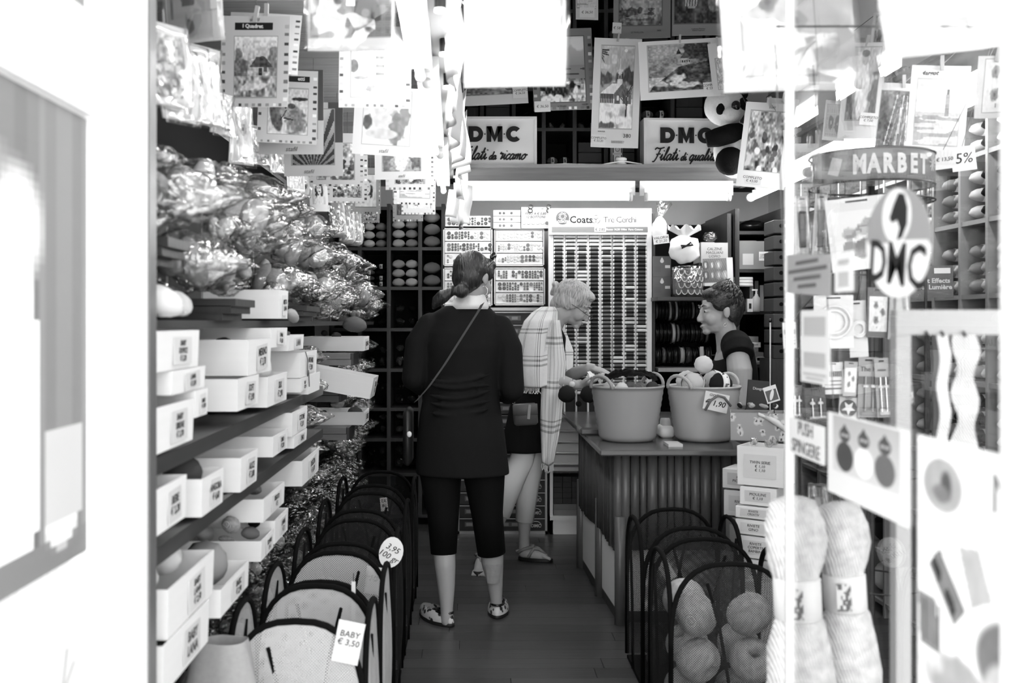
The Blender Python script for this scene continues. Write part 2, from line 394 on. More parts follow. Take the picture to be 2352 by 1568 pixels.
# ---- balls and skeins of yarn, unit size about 0.1 m, long axis along X
_BALL = {}
def ball_me(kind, tone):
    """kind: 'ball' round ball, 'skein' long pull skein, 'fat' plump oval, 'hank' twisted hank"""
    key = (kind, tone)
    if key in _BALL: return _BALL[key]
    m = tone if not isinstance(tone, int) else YARN[tone]
    r = {'ball': (0.05, 0.05, 0.048), 'skein': (0.075, 0.036, 0.032), 'fat': (0.062, 0.046, 0.040), 'hank': (0.085, 0.034, 0.03)}[kind]
    def f(v):
        a = math.atan2(v.z, v.y); x = v.x/r[0]
        k = 1 + 0.035*math.sin(9*a + 11*x) + 0.02*math.sin(5*a - 17*x)
        if kind == 'skein': k *= 1 - 0.10*math.exp(-(x*3.2)**2)
        v = Vector((v.x*(1+0.04*math.sin(7*a)), v.y*k, v.z*k))
        return lump(v, 14, 0.08, 3)
    mb = MB().ell((0, 0, 0), r, None, 20, 12, 0, f)
    _BALL[key] = mb.mesh('yarn', m, True); return _BALL[key]
_BAND = {}
def band_me(kind, m):
    key = (kind, m.name)
    if key in _BAND: return _BAND[key]
    ry, rz = {'ball': (0.052, 0.050), 'skein': (0.0355, 0.032), 'fat': (0.0485, 0.0425), 'hank': (0.0355, 0.0315)}[kind]
    w = {'ball': 0.016, 'skein': 0.020, 'fat': 0.019, 'hank': 0.018}[kind]
    mb = MB(); n = 16
    rings = [[(x, ry*k*math.cos(2*PI*i/n), rz*k*math.sin(2*PI*i/n)) for i in range(n)] for x, k in ((-w, 0.985), (-w, 1.0), (0, 1.012), (w, 1.0), (w, 0.985))]
    mb.loft(rings, 0, None, False)
    mb.box((0, -ry*1.03, 0), (w*1.1, 0.001, rz*0.9), 1); mb.box((w*0.35, -ry*1.035, 0.2*rz), (w*0.5, 0.0012, rz*0.25), 0)
    _BAND[key] = mb.mesh('paper_band', [m, ink_grey], True); return _BAND[key]
SOLIDS = []; SPHERES = []                      # what already stands there: boxes (x0,x1,y0,y1,z0,z1) and balls (centre, radius)
REACH = {'ball': .063, 'fat': .076, 'skein': .090, 'hank': .104}
def solid(x0, x1, y0, y1, z0, z1): SOLIDS.append((x0, x1, y0, y1, z0, z1))
def gap_to(p):
    g = 9.0
    for q, r in SPHERES:
        if abs(q.x-p.x) < .4 and abs(q.y-p.y) < .4: g = min(g, (q-p).length-r)
    for a, b, c, d, e, f in SOLIDS:
        if a-.3 < p.x < b+.3 and c-.3 < p.y < d+.3 and e-.3 < p.z < f+.3:
            v = Vector((max(a-p.x, 0, p.x-b), max(c-p.y, 0, p.y-d), max(e-p.z, 0, p.z-f))); g = min(g, v.length)
    return g
def settle(loc, reach, s, lo=.55):
    """nearest place and size at which a ball clears what already stands there"""
    p0 = Vector(loc); best = (-1, p0)
    for dz in (0, .012, .025, .04, .055):
        for dx, dy in ((0, 0), (.012, 0), (-.012, 0), (0, .012), (0, -.012), (.025, 0), (-.025, 0), (0, .025), (0, -.025), (.03, .03), (-.03, -.03), (.045, 0), (-.045, 0)):
            p = p0+Vector((dx, dy, dz)); g = gap_to(p)-.0015
            if g >= reach*s: SPHERES.append((p, reach*s)); return p, s
            if g > best[0]: best = (g, p)
    s2 = max(.12*s, min(s, best[0]/reach)); SPHERES.append((best[1], reach*s2)); return best[1], s2
def yarn(label, loc, kind='ball', tone=5, s=1.0, rot=(0, 0, 0), band=None, group=None, name=None, cat='yarn', fit=True):
    if fit: loc, s = settle(loc, REACH[kind], s)
    nm = name or {'ball': 'yarn_ball', 'skein': 'yarn_skein', 'fat': 'yarn_ball', 'hank': 'yarn_hank'}[kind]
    if band is None:
        o = ob(nm, ball_me(kind, tone), None, loc, rot, s); tag(o, label, cat, group); return o
    t = thing(nm, label, cat, loc, group=group, rot=rot); t.scale = (s, s, s)
    ob('yarn', ball_me(kind, tone), t); ob('paper_band', band_me(kind, band), t)
    return t
# ---- clear bags of yarn
def bag_me(seed, sx=0.10, sy=0.085, sz=0.09, neck=True):
    import bmesh
    bm = bmesh.new(); bmesh.ops.create_icosphere(bm, subdivisions=4, radius=1.0)
    rr = random.Random(seed); q = Vector((rr.random()*9, rr.random()*9, rr.random()*9))
    for v in bm.verts:
        c = v.co.copy()
        n1 = mnoise.noise(c*1.6+q); n2 = abs(mnoise.noise(c*4.5+q)); n3 = abs(mnoise.noise(c*9+q))
        k = 1 + 0.18*n1 - 0.22*n2 - 0.10*n3
        c = Vector((c.x*sx*k, c.y*sy*k, c.z*sz*k))
        if neck and v.co.x > 0.55:            # gathered, crumpled end of the bag
            t = (v.co.x-0.55)/0.45
            c.x += 0.055*t*t + 0.01*n3; c.y *= 1-0.35*t; c.z *= 1-0.55*t
        v.co = c
    me = bpy.data.meshes.new('film'); bm.to_mesh(me); bm.free()
    me.polygons.foreach_set('use_smooth', [True]*len(me.polygons)); return me
_BAGS = [bag_me(i, 0.095+0.012*(i % 3), 0.075+0.01*(i % 2), 0.072+0.008*((i*2) % 3)) for i in range(9)]
for b_ in _BAGS: b_.materials.append(FILM)
_BAGS_D = []
for b_ in _BAGS[:6]:
    c_ = b_.copy(); c_.materials.clear(); c_.materials.append(FILM_D); _BAGS_D.append(c_)
def yarn_bag(label, loc, tone, s=1.0, rot=(0, 0, 0), seed=0, group=None, dark=False, n=2):
    rr = random.Random(seed*13+5)
    t = thing('yarn_bag', label, 'bag of yarn', loc, group=group, rot=rot); t.scale = (s, s, s)
    L = _BAGS_D if dark else _BAGS
    ob('film', L[seed % len(L)], t)
    for k in range(n):
        f = (k-(n-1)/2)
        ob('yarn', ball_me(('fat', 'ball', 'skein')[(seed+k) % 3], tone), t, (f*0.055-0.012, rr.uniform(-.012, .012), rr.uniform(-.012, .012)),
           (rr.uniform(-.5, .5), rr.uniform(-.6, .6), PI/2+rr.uniform(-.5, .5)), 1.0)
    return t
# ---- open trays of white card; long side runs along X, label on the +X end
_TRAY = {}
def tray_me(L, Wd, Ht, m, th=0.004, flare=1.0):
    key = (round(L, 3), round(Wd, 3), round(Ht, 3), m.name)
    if key in _TRAY: return _TRAY[key]
    mb = MB(); x, y = L/2, Wd/2
    def ring(xx, yy, z): return [(-xx, -yy, z), (xx, -yy, z), (xx, yy, z), (-xx, yy, z)]
    mb.loft([ring(x*.985, y*.985, 0), ring(x, y, Ht), ring(x-th, y-th, Ht), ring(x*.985-th, y*.985-th, th)])
    _TRAY[key] = mb.mesh('tray', m); return _TRAY[key]
def tray_box(label, X1, d0, d1, z0, z1, L=0.36, words='', lab=0.5, m=None, rz=0.0, ry=0.0, group=None, tsize=None, side=None, name='card_box', empty=False):
    """X1 = plane of the labelled end, d0..d1 its depth range"""
    m = m or white_card; L = min(L, .42)
    if not ry:                                   # trim the box by the little it would cut into its neighbours
        b = [X1-L, X1, d0, d1, z0, z1]
        for _ in range(3):
            for q in SOLIDS:
                ov = [min(b[2*k+1], q[2*k+1])-max(b[2*k], q[2*k]) for k in range(3)]
                if min(ov) <= 0: continue
                k = min(range(3), key=lambda i: ov[i]+(.03 if i == 0 else 0))
                if b[2*k]+b[2*k+1] < q[2*k]+q[2*k+1]: b[2*k+1] = q[2*k]-.002
                else: b[2*k] = q[2*k+1]+.002
        b[1] = max(b[1], b[0]+.08); X1, L, d0, d1, z0, z1 = b[1], b[1]-b[0], b[2], max(b[3], b[2]+.06), b[4], max(b[5], b[4]+.03)
    Wd, Ht = d1-d0, z1-z0; x_ = X1-L; e = .006
    if ry: solid(x_, X1, d0, d1, z0-.05, z1+.05)
    else:
        for q in ((x_, X1, d0, d0+e, z0, z1), (x_, X1, d1-e, d1, z0, z1), (X1-e, X1, d0, d1, z0, z1), (x_, x_+e, d0, d1, z0, z1), (x_, X1, d0, d1, z0, z0+e)): solid(*q)
    t = thing(name, label, 'box', (X1-L/2, (d0+d1)/2, z0), group=group, rot=(0, ry, rz))
    ob('tray', tray_me(L, Wd, Ht, m), t)
    if words:
        lw, lh = min(Wd*lab, 0.17), Ht*0.72
        lb = ob('label', MB().box((0, 0, 0), (0.0016, lw, lh)).mesh('label', paper_grey), t, (L/2+0.0006, Wd*(0.08 if lab < 0.7 else 0), Ht*0.47), (R.uniform(-.05, .05), 0, 0))
        n = words.count('\n')+1; ts = tsize or min(lh/(n*1.15), lw/(0.62*max(len(w) for w in words.split('\n'))))
        ob('handwriting', text_me(words, round(ts, 4), ink, 0.15, 0.0004, 0.0002, lines=0.95), lb, (0.0013, 0, 0), FACE_PX)
    if side:
        lb = ob('label', MB().box((0, 0, 0), (0.09, 0.0016, Ht*0.6)).mesh('label', paper_grey), t, (L*0.25, -Wd/2-0.0005, Ht*0.5))
        ob('handwriting', text_me(side, 0.016, ink, 0.15, 0.0003, 0.0002), lb, (0, -0.0012, 0), FACE_CAM)
    return t
# ---- printed pictures: a numpy canvas turned into a fine coloured grid
class Pic:
    def __init__(s, w, h, bg=0.8, seed=0):
        s.w, s.h = w, h; s.a = np.full((h, w), float(bg)); s.r = np.random.RandomState(seed)
        s.u, s.v = np.meshgrid((np.arange(w)+.5)/w, (np.arange(h)+.5)/h)     # v = 0 at the bottom
    def nz(s, n, m=None):
        m = m or n; g = s.r.rand(m+2, n+2); x = s.u*n; y = s.v*m; i = x.astype(int); j = y.astype(int); fx = x-i; fy = y-j
        fx = fx*fx*(3-2*fx); fy = fy*fy*(3-2*fy)
        return (g[j, i]*(1-fx)*(1-fy)+g[j, i+1]*fx*(1-fy)+g[j+1, i]*(1-fx)*fy+g[j+1, i+1]*fx*fy)
    def put(s, mask, v): s.a = s.a*(1-mask)+v*mask; return s
    def grad(s, v0, v1, y0=0, y1=1):
        m = ((s.v >= y0) & (s.v <= y1)).astype(float); t = np.clip((s.v-y0)/max(y1-y0, 1e-6), 0, 1); return s.put(m, v0+(v1-v0)*t)
    def blob(s, x, y, rx, ry, v, soft=0.15, rough=0.0, a=0.0):
        c, q = math.cos(a), math.sin(a); du = s.u-x; dv = s.v-y
        d = np.sqrt(((du*c+dv*q)/rx)**2+((-du*q+dv*c)/ry)**2)
        if rough: d = d+rough*(s.nz(14)-.5)*2
        return s.put(np.clip((1-d)/soft+.5, 0, 1), v)
    def rect(s, x0, x1, y0, y1, v): return s.put(((s.u >= x0) & (s.u < x1) & (s.v >= y0) & (s.v < y1)).astype(float), v)
    def poly(s, pts, v):
        inside = np.zeros_like(s.a, bool); n = len(pts)
        for i in range(n):
            (x1, y1), (x2, y2) = pts[i], pts[(i+1) % n]
            c = ((y1 > s.v) != (y2 > s.v)) & (s.u < (x2-x1)*(s.v-y1)/((y2-y1) if y2 != y1 else 1e-9)+x1); inside ^= c
        return s.put(inside.astype(float), v)
    def line(s, x1, y1, x2, y2, t, v):
        dx, dy = x2-x1, y2-y1; L = dx*dx+dy*dy+1e-12; k = np.clip(((s.u-x1)*dx+(s.v-y1)*dy)/L, 0, 1)
        d = np.hypot((s.u-x1-k*dx), (s.v-y1-k*dy)); return s.put((d < t).astype(float), v)
    def grain(s, n, amt, y0=0, y1=1):
        m = ((s.v >= y0) & (s.v <= y1)); s.a = np.where(m, np.clip(s.a+(s.nz(n)-.5)*amt, 0.03, 0.98), s.a); return s
    def paste(s, o, x0, x1, y0, y1):
        m = (s.u >= x0) & (s.u < x1) & (s.v >= y0) & (s.v < y1)
        ii = np.clip(((s.u-x0)/(x1-x0)*o.w).astype(int), 0, o.w-1); jj = np.clip(((s.v-y0)/(y1-y0)*o.h).astype(int), 0, o.h-1)
        s.a = np.where(m, o.a[jj, ii], s.a); return s
def scene_pic(kind, w, h, seed=0):
    p = Pic(w, h, 0.75, seed); r = random.Random(seed)
    if kind == 'cottage':
        p.grad(0.7, 0.92, .45, 1); p.put((p.nz(7) > .6)*(p.v > .6), .95)
        p.blob(.1, .5, .2, .3, .45, .3, .5).blob(.92, .5, .14, .3, .5, .3, .5)
        p.rect(.45, .8, .36, .52, .78).poly([(.36, .5), (.9, .5), (.7, .68), (.52, .66)], .3).rect(.58, .66, .36, .48, .25).rect(.7, .76, .42, .5, .35)
        p.rect(0, 1, 0, .34, .62); p.grain(16, .6, 0, .42).blob(.45, .18, .3, .06, .85, .4, .5); p.grain(24, .25)
    elif kind == 'deer':
        p.grad(.86, .8); p.blob(.2, .35, .13, .3, .35, .2, .1, .3).blob(.32, .55, .16, .14, .45, .2).blob(.55, .5, .26, .16, .62, .2, .2).blob(.72, .25, .25, .3, .5, .3, .3)
        p.blob(.58, .62, .1, .06, .3, .3).blob(.78, .78, .2, .04, .2, .4, .3).blob(.43, .58, .025, .02, .08).line(.4, .35, .62, .32, .015, .2).line(.3, .3, .45, .52, .012, .25).grain(22, .2)
    elif kind == 'fan':
        p.grad(.3, .7)
        a = np.arctan2(p.v+.15, p.u-.5); p.a = np.where((np.sin(a*26) > .1), .75, .3)*(.7+.4*p.v); p.blob(.5, 1.05, .4, .3, .85, .3)
    elif kind == 'lighthouse':
        p.grad(.93, .86, .3, 1).rect(0, 1, 0, .3, .9); p.poly([(.52, .32), (.72, .32), (.67, .95), (.56, .95)], .82)
        for k in range(4): p.rect(.53, .71, .38+k*.15, .43+k*.15, .5)
        p.rect(.54, .7, .93, 1, .35).blob(.05, .55, .1, .12, .45, .2).poly([(.3, .12), (.36, .2), (.52, .2), (.44, .08)], .6).blob(.2, .34, .15, .03, .6, .4, .3).blob(.85, .3, .15, .05, .7, .4, .3); p.grain(20, .14)
    elif kind == 'child':
        p.grad(.93, .9); p.blob(.35, .72, .16, .2, .8, .2).blob(.3, .85, .17, .1, .55, .3, .5).blob(.45, .4, .3, .2, .85, .2).blob(.6, .62, .2, .05, .82, .2, 0, .6)
        p.blob(.1, .42, .1, .13, .35, .3, .2).blob(.72, .3, .16, .3, .5, .3, .3).blob(.88, .55, .1, .3, .55, .3, .4).blob(.4, .2, .35, .1, .8, .2).line(.25, .72, .3, .71, .01, .3).line(.38, .7, .43, .69, .01, .3); p.grain(14, .12)
    elif kind == 'portrait':
        p.grad(.75, .85); p.blob(.5, .45, .33, .4, .15, .2, .2).blob(.52, .6, .2, .24, .8, .15).blob(.5, .1, .4, .25, .85, .2, .2).blob(.45, .62, .03, .02, .2).blob(.6, .62, .03, .02, .2).line(.48, .48, .58, .48, .012, .3); p.grain(12, .15)
    elif kind == 'garden':
        p.grad(.5, .75); p.grain(9, .5).grain(22, .45)
        for k in range(14): p.blob(r.random(), r.random()*.6, .07, .06, r.choice((.2, .35, .9, .8)), .4, .4)
    elif kind == 'church':
        p.grad(.62, .78, .35, 1); p.put(np.clip((p.nz(5, 16)-.5)*4, 0, 1)*(p.v > .55)*.6, .93).blob(.75, .95, .05, .02, .95)
        p.blob(.15, .6, .3, .07, .35, .4, .5).blob(.85, .63, .3, .09, .3, .4, .5); p.rect(0, 1, 0, .36, .85); p.grain(9, .5, 0, .3)
        p.poly([(.02, .36), (.02, .42), (.4, .56), (.68, .56), (.95, .42), (.95, .36)], .5).poly([(.0, .42), (.36, .545), (.66, .545), (.42, .42)], .9).poly([(.66, .545), (.42, .40), (.97, .42)], .42)
        for k in range(8): p.rect(.02+k*.05, .045+k*.05, .31, .42, .25)
        p.rect(.45, .95, .3, .41, .4).rect(.62, .7, .3, .38, .85).rect(.52, .58, .34, .4, .85).rect(.8, .86, .34, .4, .85)
        p.rect(.52, .66, .54, .6, .88).rect(.55, .63, .6, .67, .75).poly([(.53, .67), (.65, .67), (.6, .73), (.59, .88), (.58, .73)], .9).rect(.57, .61, .61, .65, .3)
        p.line(.8, .12, .84, .45, .022, .25)
        for k in range(12): p.line(.83, .25+k*.015, .83+r.uniform(-.25, .16), .36+k*.018, .008, .3)
        for k in range(6): p.line(.02, .85+k*.02, .2*r.random()+.05, .8+k*.03, .008, .3)
        p.blob(.3, .23, .35, .04, .95, .5, .3).blob(.65, .1, .4, .05, .95, .5, .4).blob(.2, .03, .3, .04, .4, .5, .4); p.grain(30, .12)
    elif kind == 'castle':
        p.grad(.5, .72, .3, 1); p.grain(6, .2, .4, 1).blob(.85, .85, .3, .25, .25, .3, .6); p.poly([(.05, .1), (.5, .52), (1, .62), (1, 0), (0, 0)], .32); p.grain(14, .4, 0, .6)
        p.rect(.47, .53, .55, .8, .65).poly([(.46, .8), (.54, .8), (.5, .92)], .2).rect(.53, .68, .55, .7, .7).poly([(.52, .7), (.6, .84), (.7, .7)], .35).rect(.68, .8, .57, .68, .55).poly([(.66, .68), (.72, .76), (.82, .68)], .3)
        for k in range(4): p.rect(.55+k*.035, .57+k*.035, .6, .65, .2)
        p.blob(.45, .25, .14, .12, .92, .4, .5).blob(.62, .12, .22, .06, .85, .4, .5).blob(.2, .15, .16, .05, .8, .4, .5); p.grain(34, .22)
    elif kind == 'sea':
        p.grad(.6, .85, .55, 1); p.rect(0, 1, .3, .56, .55); p.put((p.nz(5, 26) > .6)*(p.v < .56)*(p.v > .3), .3); p.blob(.9, .9, .3, .1, .9, .4, .4)
        p.blob(.45, .15, .45, .16, .2, .3, .6).blob(.25, .05, .4, .06, .92, .5, .5).blob(.85, .12, .2, .1, .9, .5, .6); p.grain(26, .45, 0, .35)
    elif kind == 'lake':
        p.grad(.5, .6); p.grain(8, .35).blob(.6, .3, .45, .16, .68, .3, .2).blob(.25, .22, .3, .06, .3, .3, .4, .1).poly([(.1, .75), (.25, .95), (.4, .75)], .3); p.put((p.nz(4, 22) > .62)*(p.v < .45), .4); p.grain(26, .3)
    elif kind == 'gown':
        p.grad(.3, .4); p.grain(9, .3); p.poly([(.3, .25), (.2, .5), (.32, 1), (.62, 1), (.55, .55), (.45, .25)], .68)
        for k in range(9): p.line(.3+.03*k, 1, .24+.03*k, .3, .012, .42 if k % 2 else .8)
        p.blob(.85, .35, .12, .2, .55, .3, .4).blob(.8, .12, .2, .08, .25, .3, .4); p.grain(26, .2)
    elif kind == 'waterfall':
        p.grad(.25, .45); p.grain(8, .3)
        for k in range(14): p.line(.45+.02*k+r.uniform(-.06, .06), .95-.04*r.random(), .2+.045*k, .05, .016, r.choice((.75, .62, .4)))
        p.grain(24, .25)
    elif kind == 'seascape':
        p.grad(.86, .8, .5, 1).rect(0, 1, 0, .45, .84); p.rect(.66, .76, .45, .78, .55).rect(.68, .74, .78, .86, .3); p.put((p.nz(3, 20) > .6)*(p.v < .42), .66); p.blob(.4, .42, .35, .03, .6, .4, .5); p.grain(22, .1)
    elif kind == 'flowers':
        p.grad(.9, .92)
        for k in range(9):
            x, y = .5+.25*math.cos(k*2.1), .55+.25*math.sin(k*2.1); p.blob(x, y, .12, .1, r.choice((.55, .68, .75)), .3, .4).blob(x, y, .04, .04, .4, .3)
        p.line(.5, .5, .45, .1, .012, .55); p.grain(14, .1)
    elif kind == 'fruit':
        p.grad(.92, .94)
        for x, y, v in ((.3, .3, .6), (.52, .33, .5), (.5, .15, .55), (.3, .55, .72), (.55, .62, .75), (.72, .72, .7)): p.blob(x, y, .15, .12, v, .2, .3)
        for k in range(6): p.blob(.3+.1*k, .5+.06*k, .1, .03, .6, .3, .4, k)
    elif kind == 'lady':
        p.grad(.6, .82, 0, 1); p.blob(.5, .45, .2, .45, .9, .2, .2).blob(.5, .84, .1, .09, .7, .2).blob(.5, .92, .13, .05, .35, .3); p.blob(.1, .3, .15, .3, .45, .3, .6).blob(.92, .3, .15, .3, .4, .3, .6); p.grain(20, .2)
    elif kind == 'tigers':
        p.grad(.4, .5); p.grain(10, .5).blob(.45, .6, .25, .3, .6, .3, .4).blob(.6, .3, .25, .2, .55, .3, .4); p.put((p.nz(20, 6) > .64), .2); p.grain(30, .3)
    elif kind == 'mat':
        p.grad(.4, .45); q = ((p.u*34 % 1) < .3) | ((p.v*24 % 1) < .3); p.put(q*.5, .6)
        for x, y, rr_ in ((.28, .45, .14), (.68, .4, .17)): p.blob(x, y, rr_, rr_*1.5, .18, .2, .2).blob(x, y, .05, .07, .45, .2)
    elif kind == 'pot':
        p.grad(.72, .7); p.rect(.05, .12, .3, 1, .4).poly([(.3, .62), (.34, .45), (.62, .45), (.78, .8), (.8, 1), (.3, 1)], .3).blob(.5, .18, .12, .12, .45, .3, .6); q = ((p.v*60 % 1) < .3); p.put(q*.25, .6)
    elif kind == 'balls':
        p.grad(.45, .5)
        for k in range(7):
            x, y = .12+.27*(k % 4), .3+.42*(k//4); p.blob(x, y, .15, .19, .4+.09*((k*5) % 4), .12).blob(x, y, .05, .12, .82, .2)
        p.put((np.sin(p.u*70+p.v*30) > .5)*.3, .3)
    elif kind == 'knits':
        p.grad(.86, .8); p.put((p.nz(12) > .55)*.5, .6); p.grain(20, .3)
    elif kind == 'plain': p.grad(.9, .92); p.grain(12, .04)
    return p
def pic_me(p, W_, H_, bend=None, m=None):
    """coloured grid in the XZ plane, facing -Y, bottom left corner at the origin, W_ x H_ metres"""
    w, h = p.w, p.h; xs = np.linspace(0, W_, w+1); zs = np.linspace(0, H_, h+1)
    X, Z = np.meshgrid(xs, zs); Y = np.zeros_like(X)
    if bend is not None: Y = np.vectorize(bend)(X/W_, Z/H_)
    co = np.stack([X, Y, Z], -1).reshape(-1, 3)
    i = np.arange(w*h); j = i//w; k = i % w; a = j*(w+1)+k
    fs = np.stack([a, a+1, a+w+2, a+w+1], -1)
    me = bpy.data.meshes.new('print'); me.from_pydata(co.tolist(), [], fs.tolist())
    v = np.clip(p.a, 0, 1); L = np.where(v <= .04045, v/12.92, ((v+.055)/1.055)**2.4).reshape(-1)
    c = np.repeat(L, 4); rgba = np.stack([c, c, c, np.ones_like(c)], -1).astype(np.float32)
    at = me.color_attributes.new('Col', 'BYTE_COLOR', 'CORNER'); at.data.foreach_set('color', rgba.reshape(-1))
    me.materials.append(m or PRINT); return me
def bent_slab(W_, H_, bend, th=0.0012, m=None, n=10, name='sheet'):
    mb = MB()
    g = [[(W_*i/n, bend(i/n, j/n)+0.0004, H_*j/n) for i in range(n+1)] for j in range(n+1)]
    vs = [p for r_ in g for p in r_]+[(p[0], p[1]+th, p[2]) for r_ in g for p in r_]; N = (n+1)**2; fs = []
    for j in range(n):
        for i in range(n):
            a = j*(n+1)+i; fs.append((a, a+1, a+n+2, a+n+1)); fs.append((N+a, N+a+n+1, N+a+n+2, N+a+1))
    for i in range(n):
        for a, b in ((i, i+1), (n*(n+1)+i+1, n*(n+1)+i), ((i+1)*(n+1), i*(n+1)), (i*(n+1)+n, (i+1)*(n+1)+n)): fs.append((a, N+a, N+b, b)) 
    mb.add(vs, fs); return mb.mesh(name, m or paper, True)
def tagcard(par, words, x, z, w, h, y=-0.004, rot=0.0, ts=None, name='price_tag', m=None):
    lb = ob(name, MB().box((0, 0, 0), (w, 0.001, h)).mesh(name, m or paper), par, (x, y, z), (0, rot, 0))
    if not words: return lb
    n = words.count('\n')+1; s = ts or min(h/(n*1.2), w/(.6*max(len(q) for q in words.split('\n'))))
    ob('handwriting', text_me(words, round(s, 4), ink, 0.1, 0.0, 0.0002, lines=.95), lb, (0, -0.0009, 0), FACE_CAM); return lb
def hang_card(label, px0, px1, py0, py1, d, pic=None, frame=None, border=0.86, tilt=0.0, rz=0.0, words=(), tags=(), keys=False, bend=0.008, res=0.5, seed=0, name='embroidery_kit', cat='embroidery kit', group=None, film=False, clip=True, dark_bg=None):
    """card seen at photo pixels [px0,px1]x[py0,py1], at depth d. frame = picture window inside the card (fractions l,r,b,t)."""
    W_ = (px1-px0)*d/FPX; H_ = (py1-py0)*d/FPX
    W_ = W_/max(0.3, math.cos(rz))
    c = P((px0+px1)/2, py1, d)
    t = thing(name, label, cat, c, group=group, rot=(0, tilt, rz))
    sd = seed*1.7
    bf = lambda u, v: bend*math.sin(2.2*u+sd)*(1.2-v*0.6)+bend*.6*math.sin(3*v+sd)
    hw = Matrix.Translation((-W_/2, 0, 0))
    sh = bent_slab(W_, H_, bf, m=paper); o = ob('sheet', sh, t, (-W_/2, 0, 0))
    w = max(10, int((px1-px0)*res)); h = max(10, int((py1-py0)*res)); p = Pic(w, h, border, seed)
    if keys:
        for k in range(9):
            v = R.choice((.25, .45, .6, .7, .3, .95)); f = .06+k*.1+.02*R.random()
            p.rect(.93, .985, f, f+.035, v); p.rect(f, f+.045, .005, .04, R.choice((.25, .45, .6, .95))); p.rect(.01, .06, f, f+.035, R.choice((.3, .5, .8, .6)))
    if dark_bg is not None: p.rect(*dark_bg)
    if pic:
        l, r_, b_, t_ = frame or (.1, .9, .1, .9); q = scene_pic(pic, max(6, int(w*(r_-l))), max(6, int(h*(t_-b_))), seed)
        p.rect(l-.015, r_+.015, b_-.012, t_+.012, border*.78); p.paste(q, l, r_, b_, t_)
    ob('print', pic_me(p, W_, H_, bf), t, (-W_/2, -0.0006, 0))
    for (s, x, z, sz, mm, sh_, bo) in words:        # lettering at fractions of the card
        u, v = x, z
        ob('lettering', text_me(s, round(sz*H_, 4), mm, sh_, bo, 0.0003), t, ((x-.5)*W_, bf(u, v)-0.0025, z*H_), FACE_CAM)
    for (s, x, z, tw, th_, rr) in tags: tagcard(t, s, (x-.5)*W_, z*H_, tw*W_, th_*H_, bf(x, z)-0.006, rr)
    if film:
        ob('sleeve', bent_slab(W_*1.06, H_*1.05, lambda u, v: bf(u, v)-.012-.01*math.sin(5*u+sd)*math.sin(4*v), 0.0008, FILM_CARD, 14, 'sleeve'), t, (-W_*.53, 0, -H_*.02))
    zt = 2.404 if c.x < -.2 else (2.78 if d < 2.5 else None)
    if clip and 1.3 < c.x < 1.75:                 # tied to the right hand rail
        e = Euler((0, tilt, rz)).to_matrix().inverted() @ Vector((1.737-c.x, 0, 2.396-c.z)); ob('string', MB().cyl((0, 0, H_), e, .0012, .0012, 4).mesh('string', ink_grey), t)
    if zt and clip and c.z+H_ < zt-.01: ob('string', MB().cyl((0, 0, H_), ((c.z+H_-zt)*math.tan(tilt), 0, zt-c.z), .0012, .0012, 4).mesh('string', ink_grey), t)
    if clip: ob('clip', MB().box((0, -0.004, H_+0.006), (0.012, 0.012, 0.05), 0, (0, .15*math.sin(sd), 0)).mesh('clip', light_wood), t)
    return t
FILM_CARD = film_mat('smooth_sleeve_film', 0.05, crumple=9, strength=0.35)
# ================================================================ rear wall: shelves, drawers, displays
def shelf_unit(name, label, x0, x1, y0, y1, zs, xs, m=None, mv=None, back=True, th=0.022, lip=0.0, tz=None):
    """frame of uprights at xs and shelves at heights zs (metres); open to the front"""
    m = m or wood_dark; mv = mv or wood_dark_v
    t = thing(name, label, 'shelving', ((x0+x1)/2, (y0+y1)/2, min(zs))); c = t.location
    z0, z1 = min(zs), (tz or max(zs))
    for x in xs: ob('upright', MB().bb(x-.013-c.x, x+.013-c.x, y0-c.y, y1-c.y, z0-c.z, z1-c.z).bb(x-.005-c.x, x+.005-c.x, y0-.004-c.y, y0-c.y, z0-c.z, z1-c.z).mesh('upright', mv), t)
    for z in zs: ob('shelf', MB().bb(x0-c.x, x1-c.x, y0+.004-lip-c.y, y1-c.y, z-th/2-c.z, z+th/2-c.z).mesh('shelf', m), t)
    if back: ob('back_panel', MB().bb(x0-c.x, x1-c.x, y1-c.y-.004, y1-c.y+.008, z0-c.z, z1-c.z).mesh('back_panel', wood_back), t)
    return t
DB = 6.85                                     # front of the rear left shelving
zrow = [ZP(y, DB) for y in (1185, 1090, 1010, 940, 850, 757, 662, 571, 478)]
xcol = [XP(x, DB) for x in (760, 826, 893, 965, 1018)]
shelf_unit('wool_shelving', 'dark wooden wool shelving on the rear wall behind the woman in black', xcol[0], xcol[-1]+.04, DB, 7.3, zrow, xcol, tz=zrow[-1]+.03)
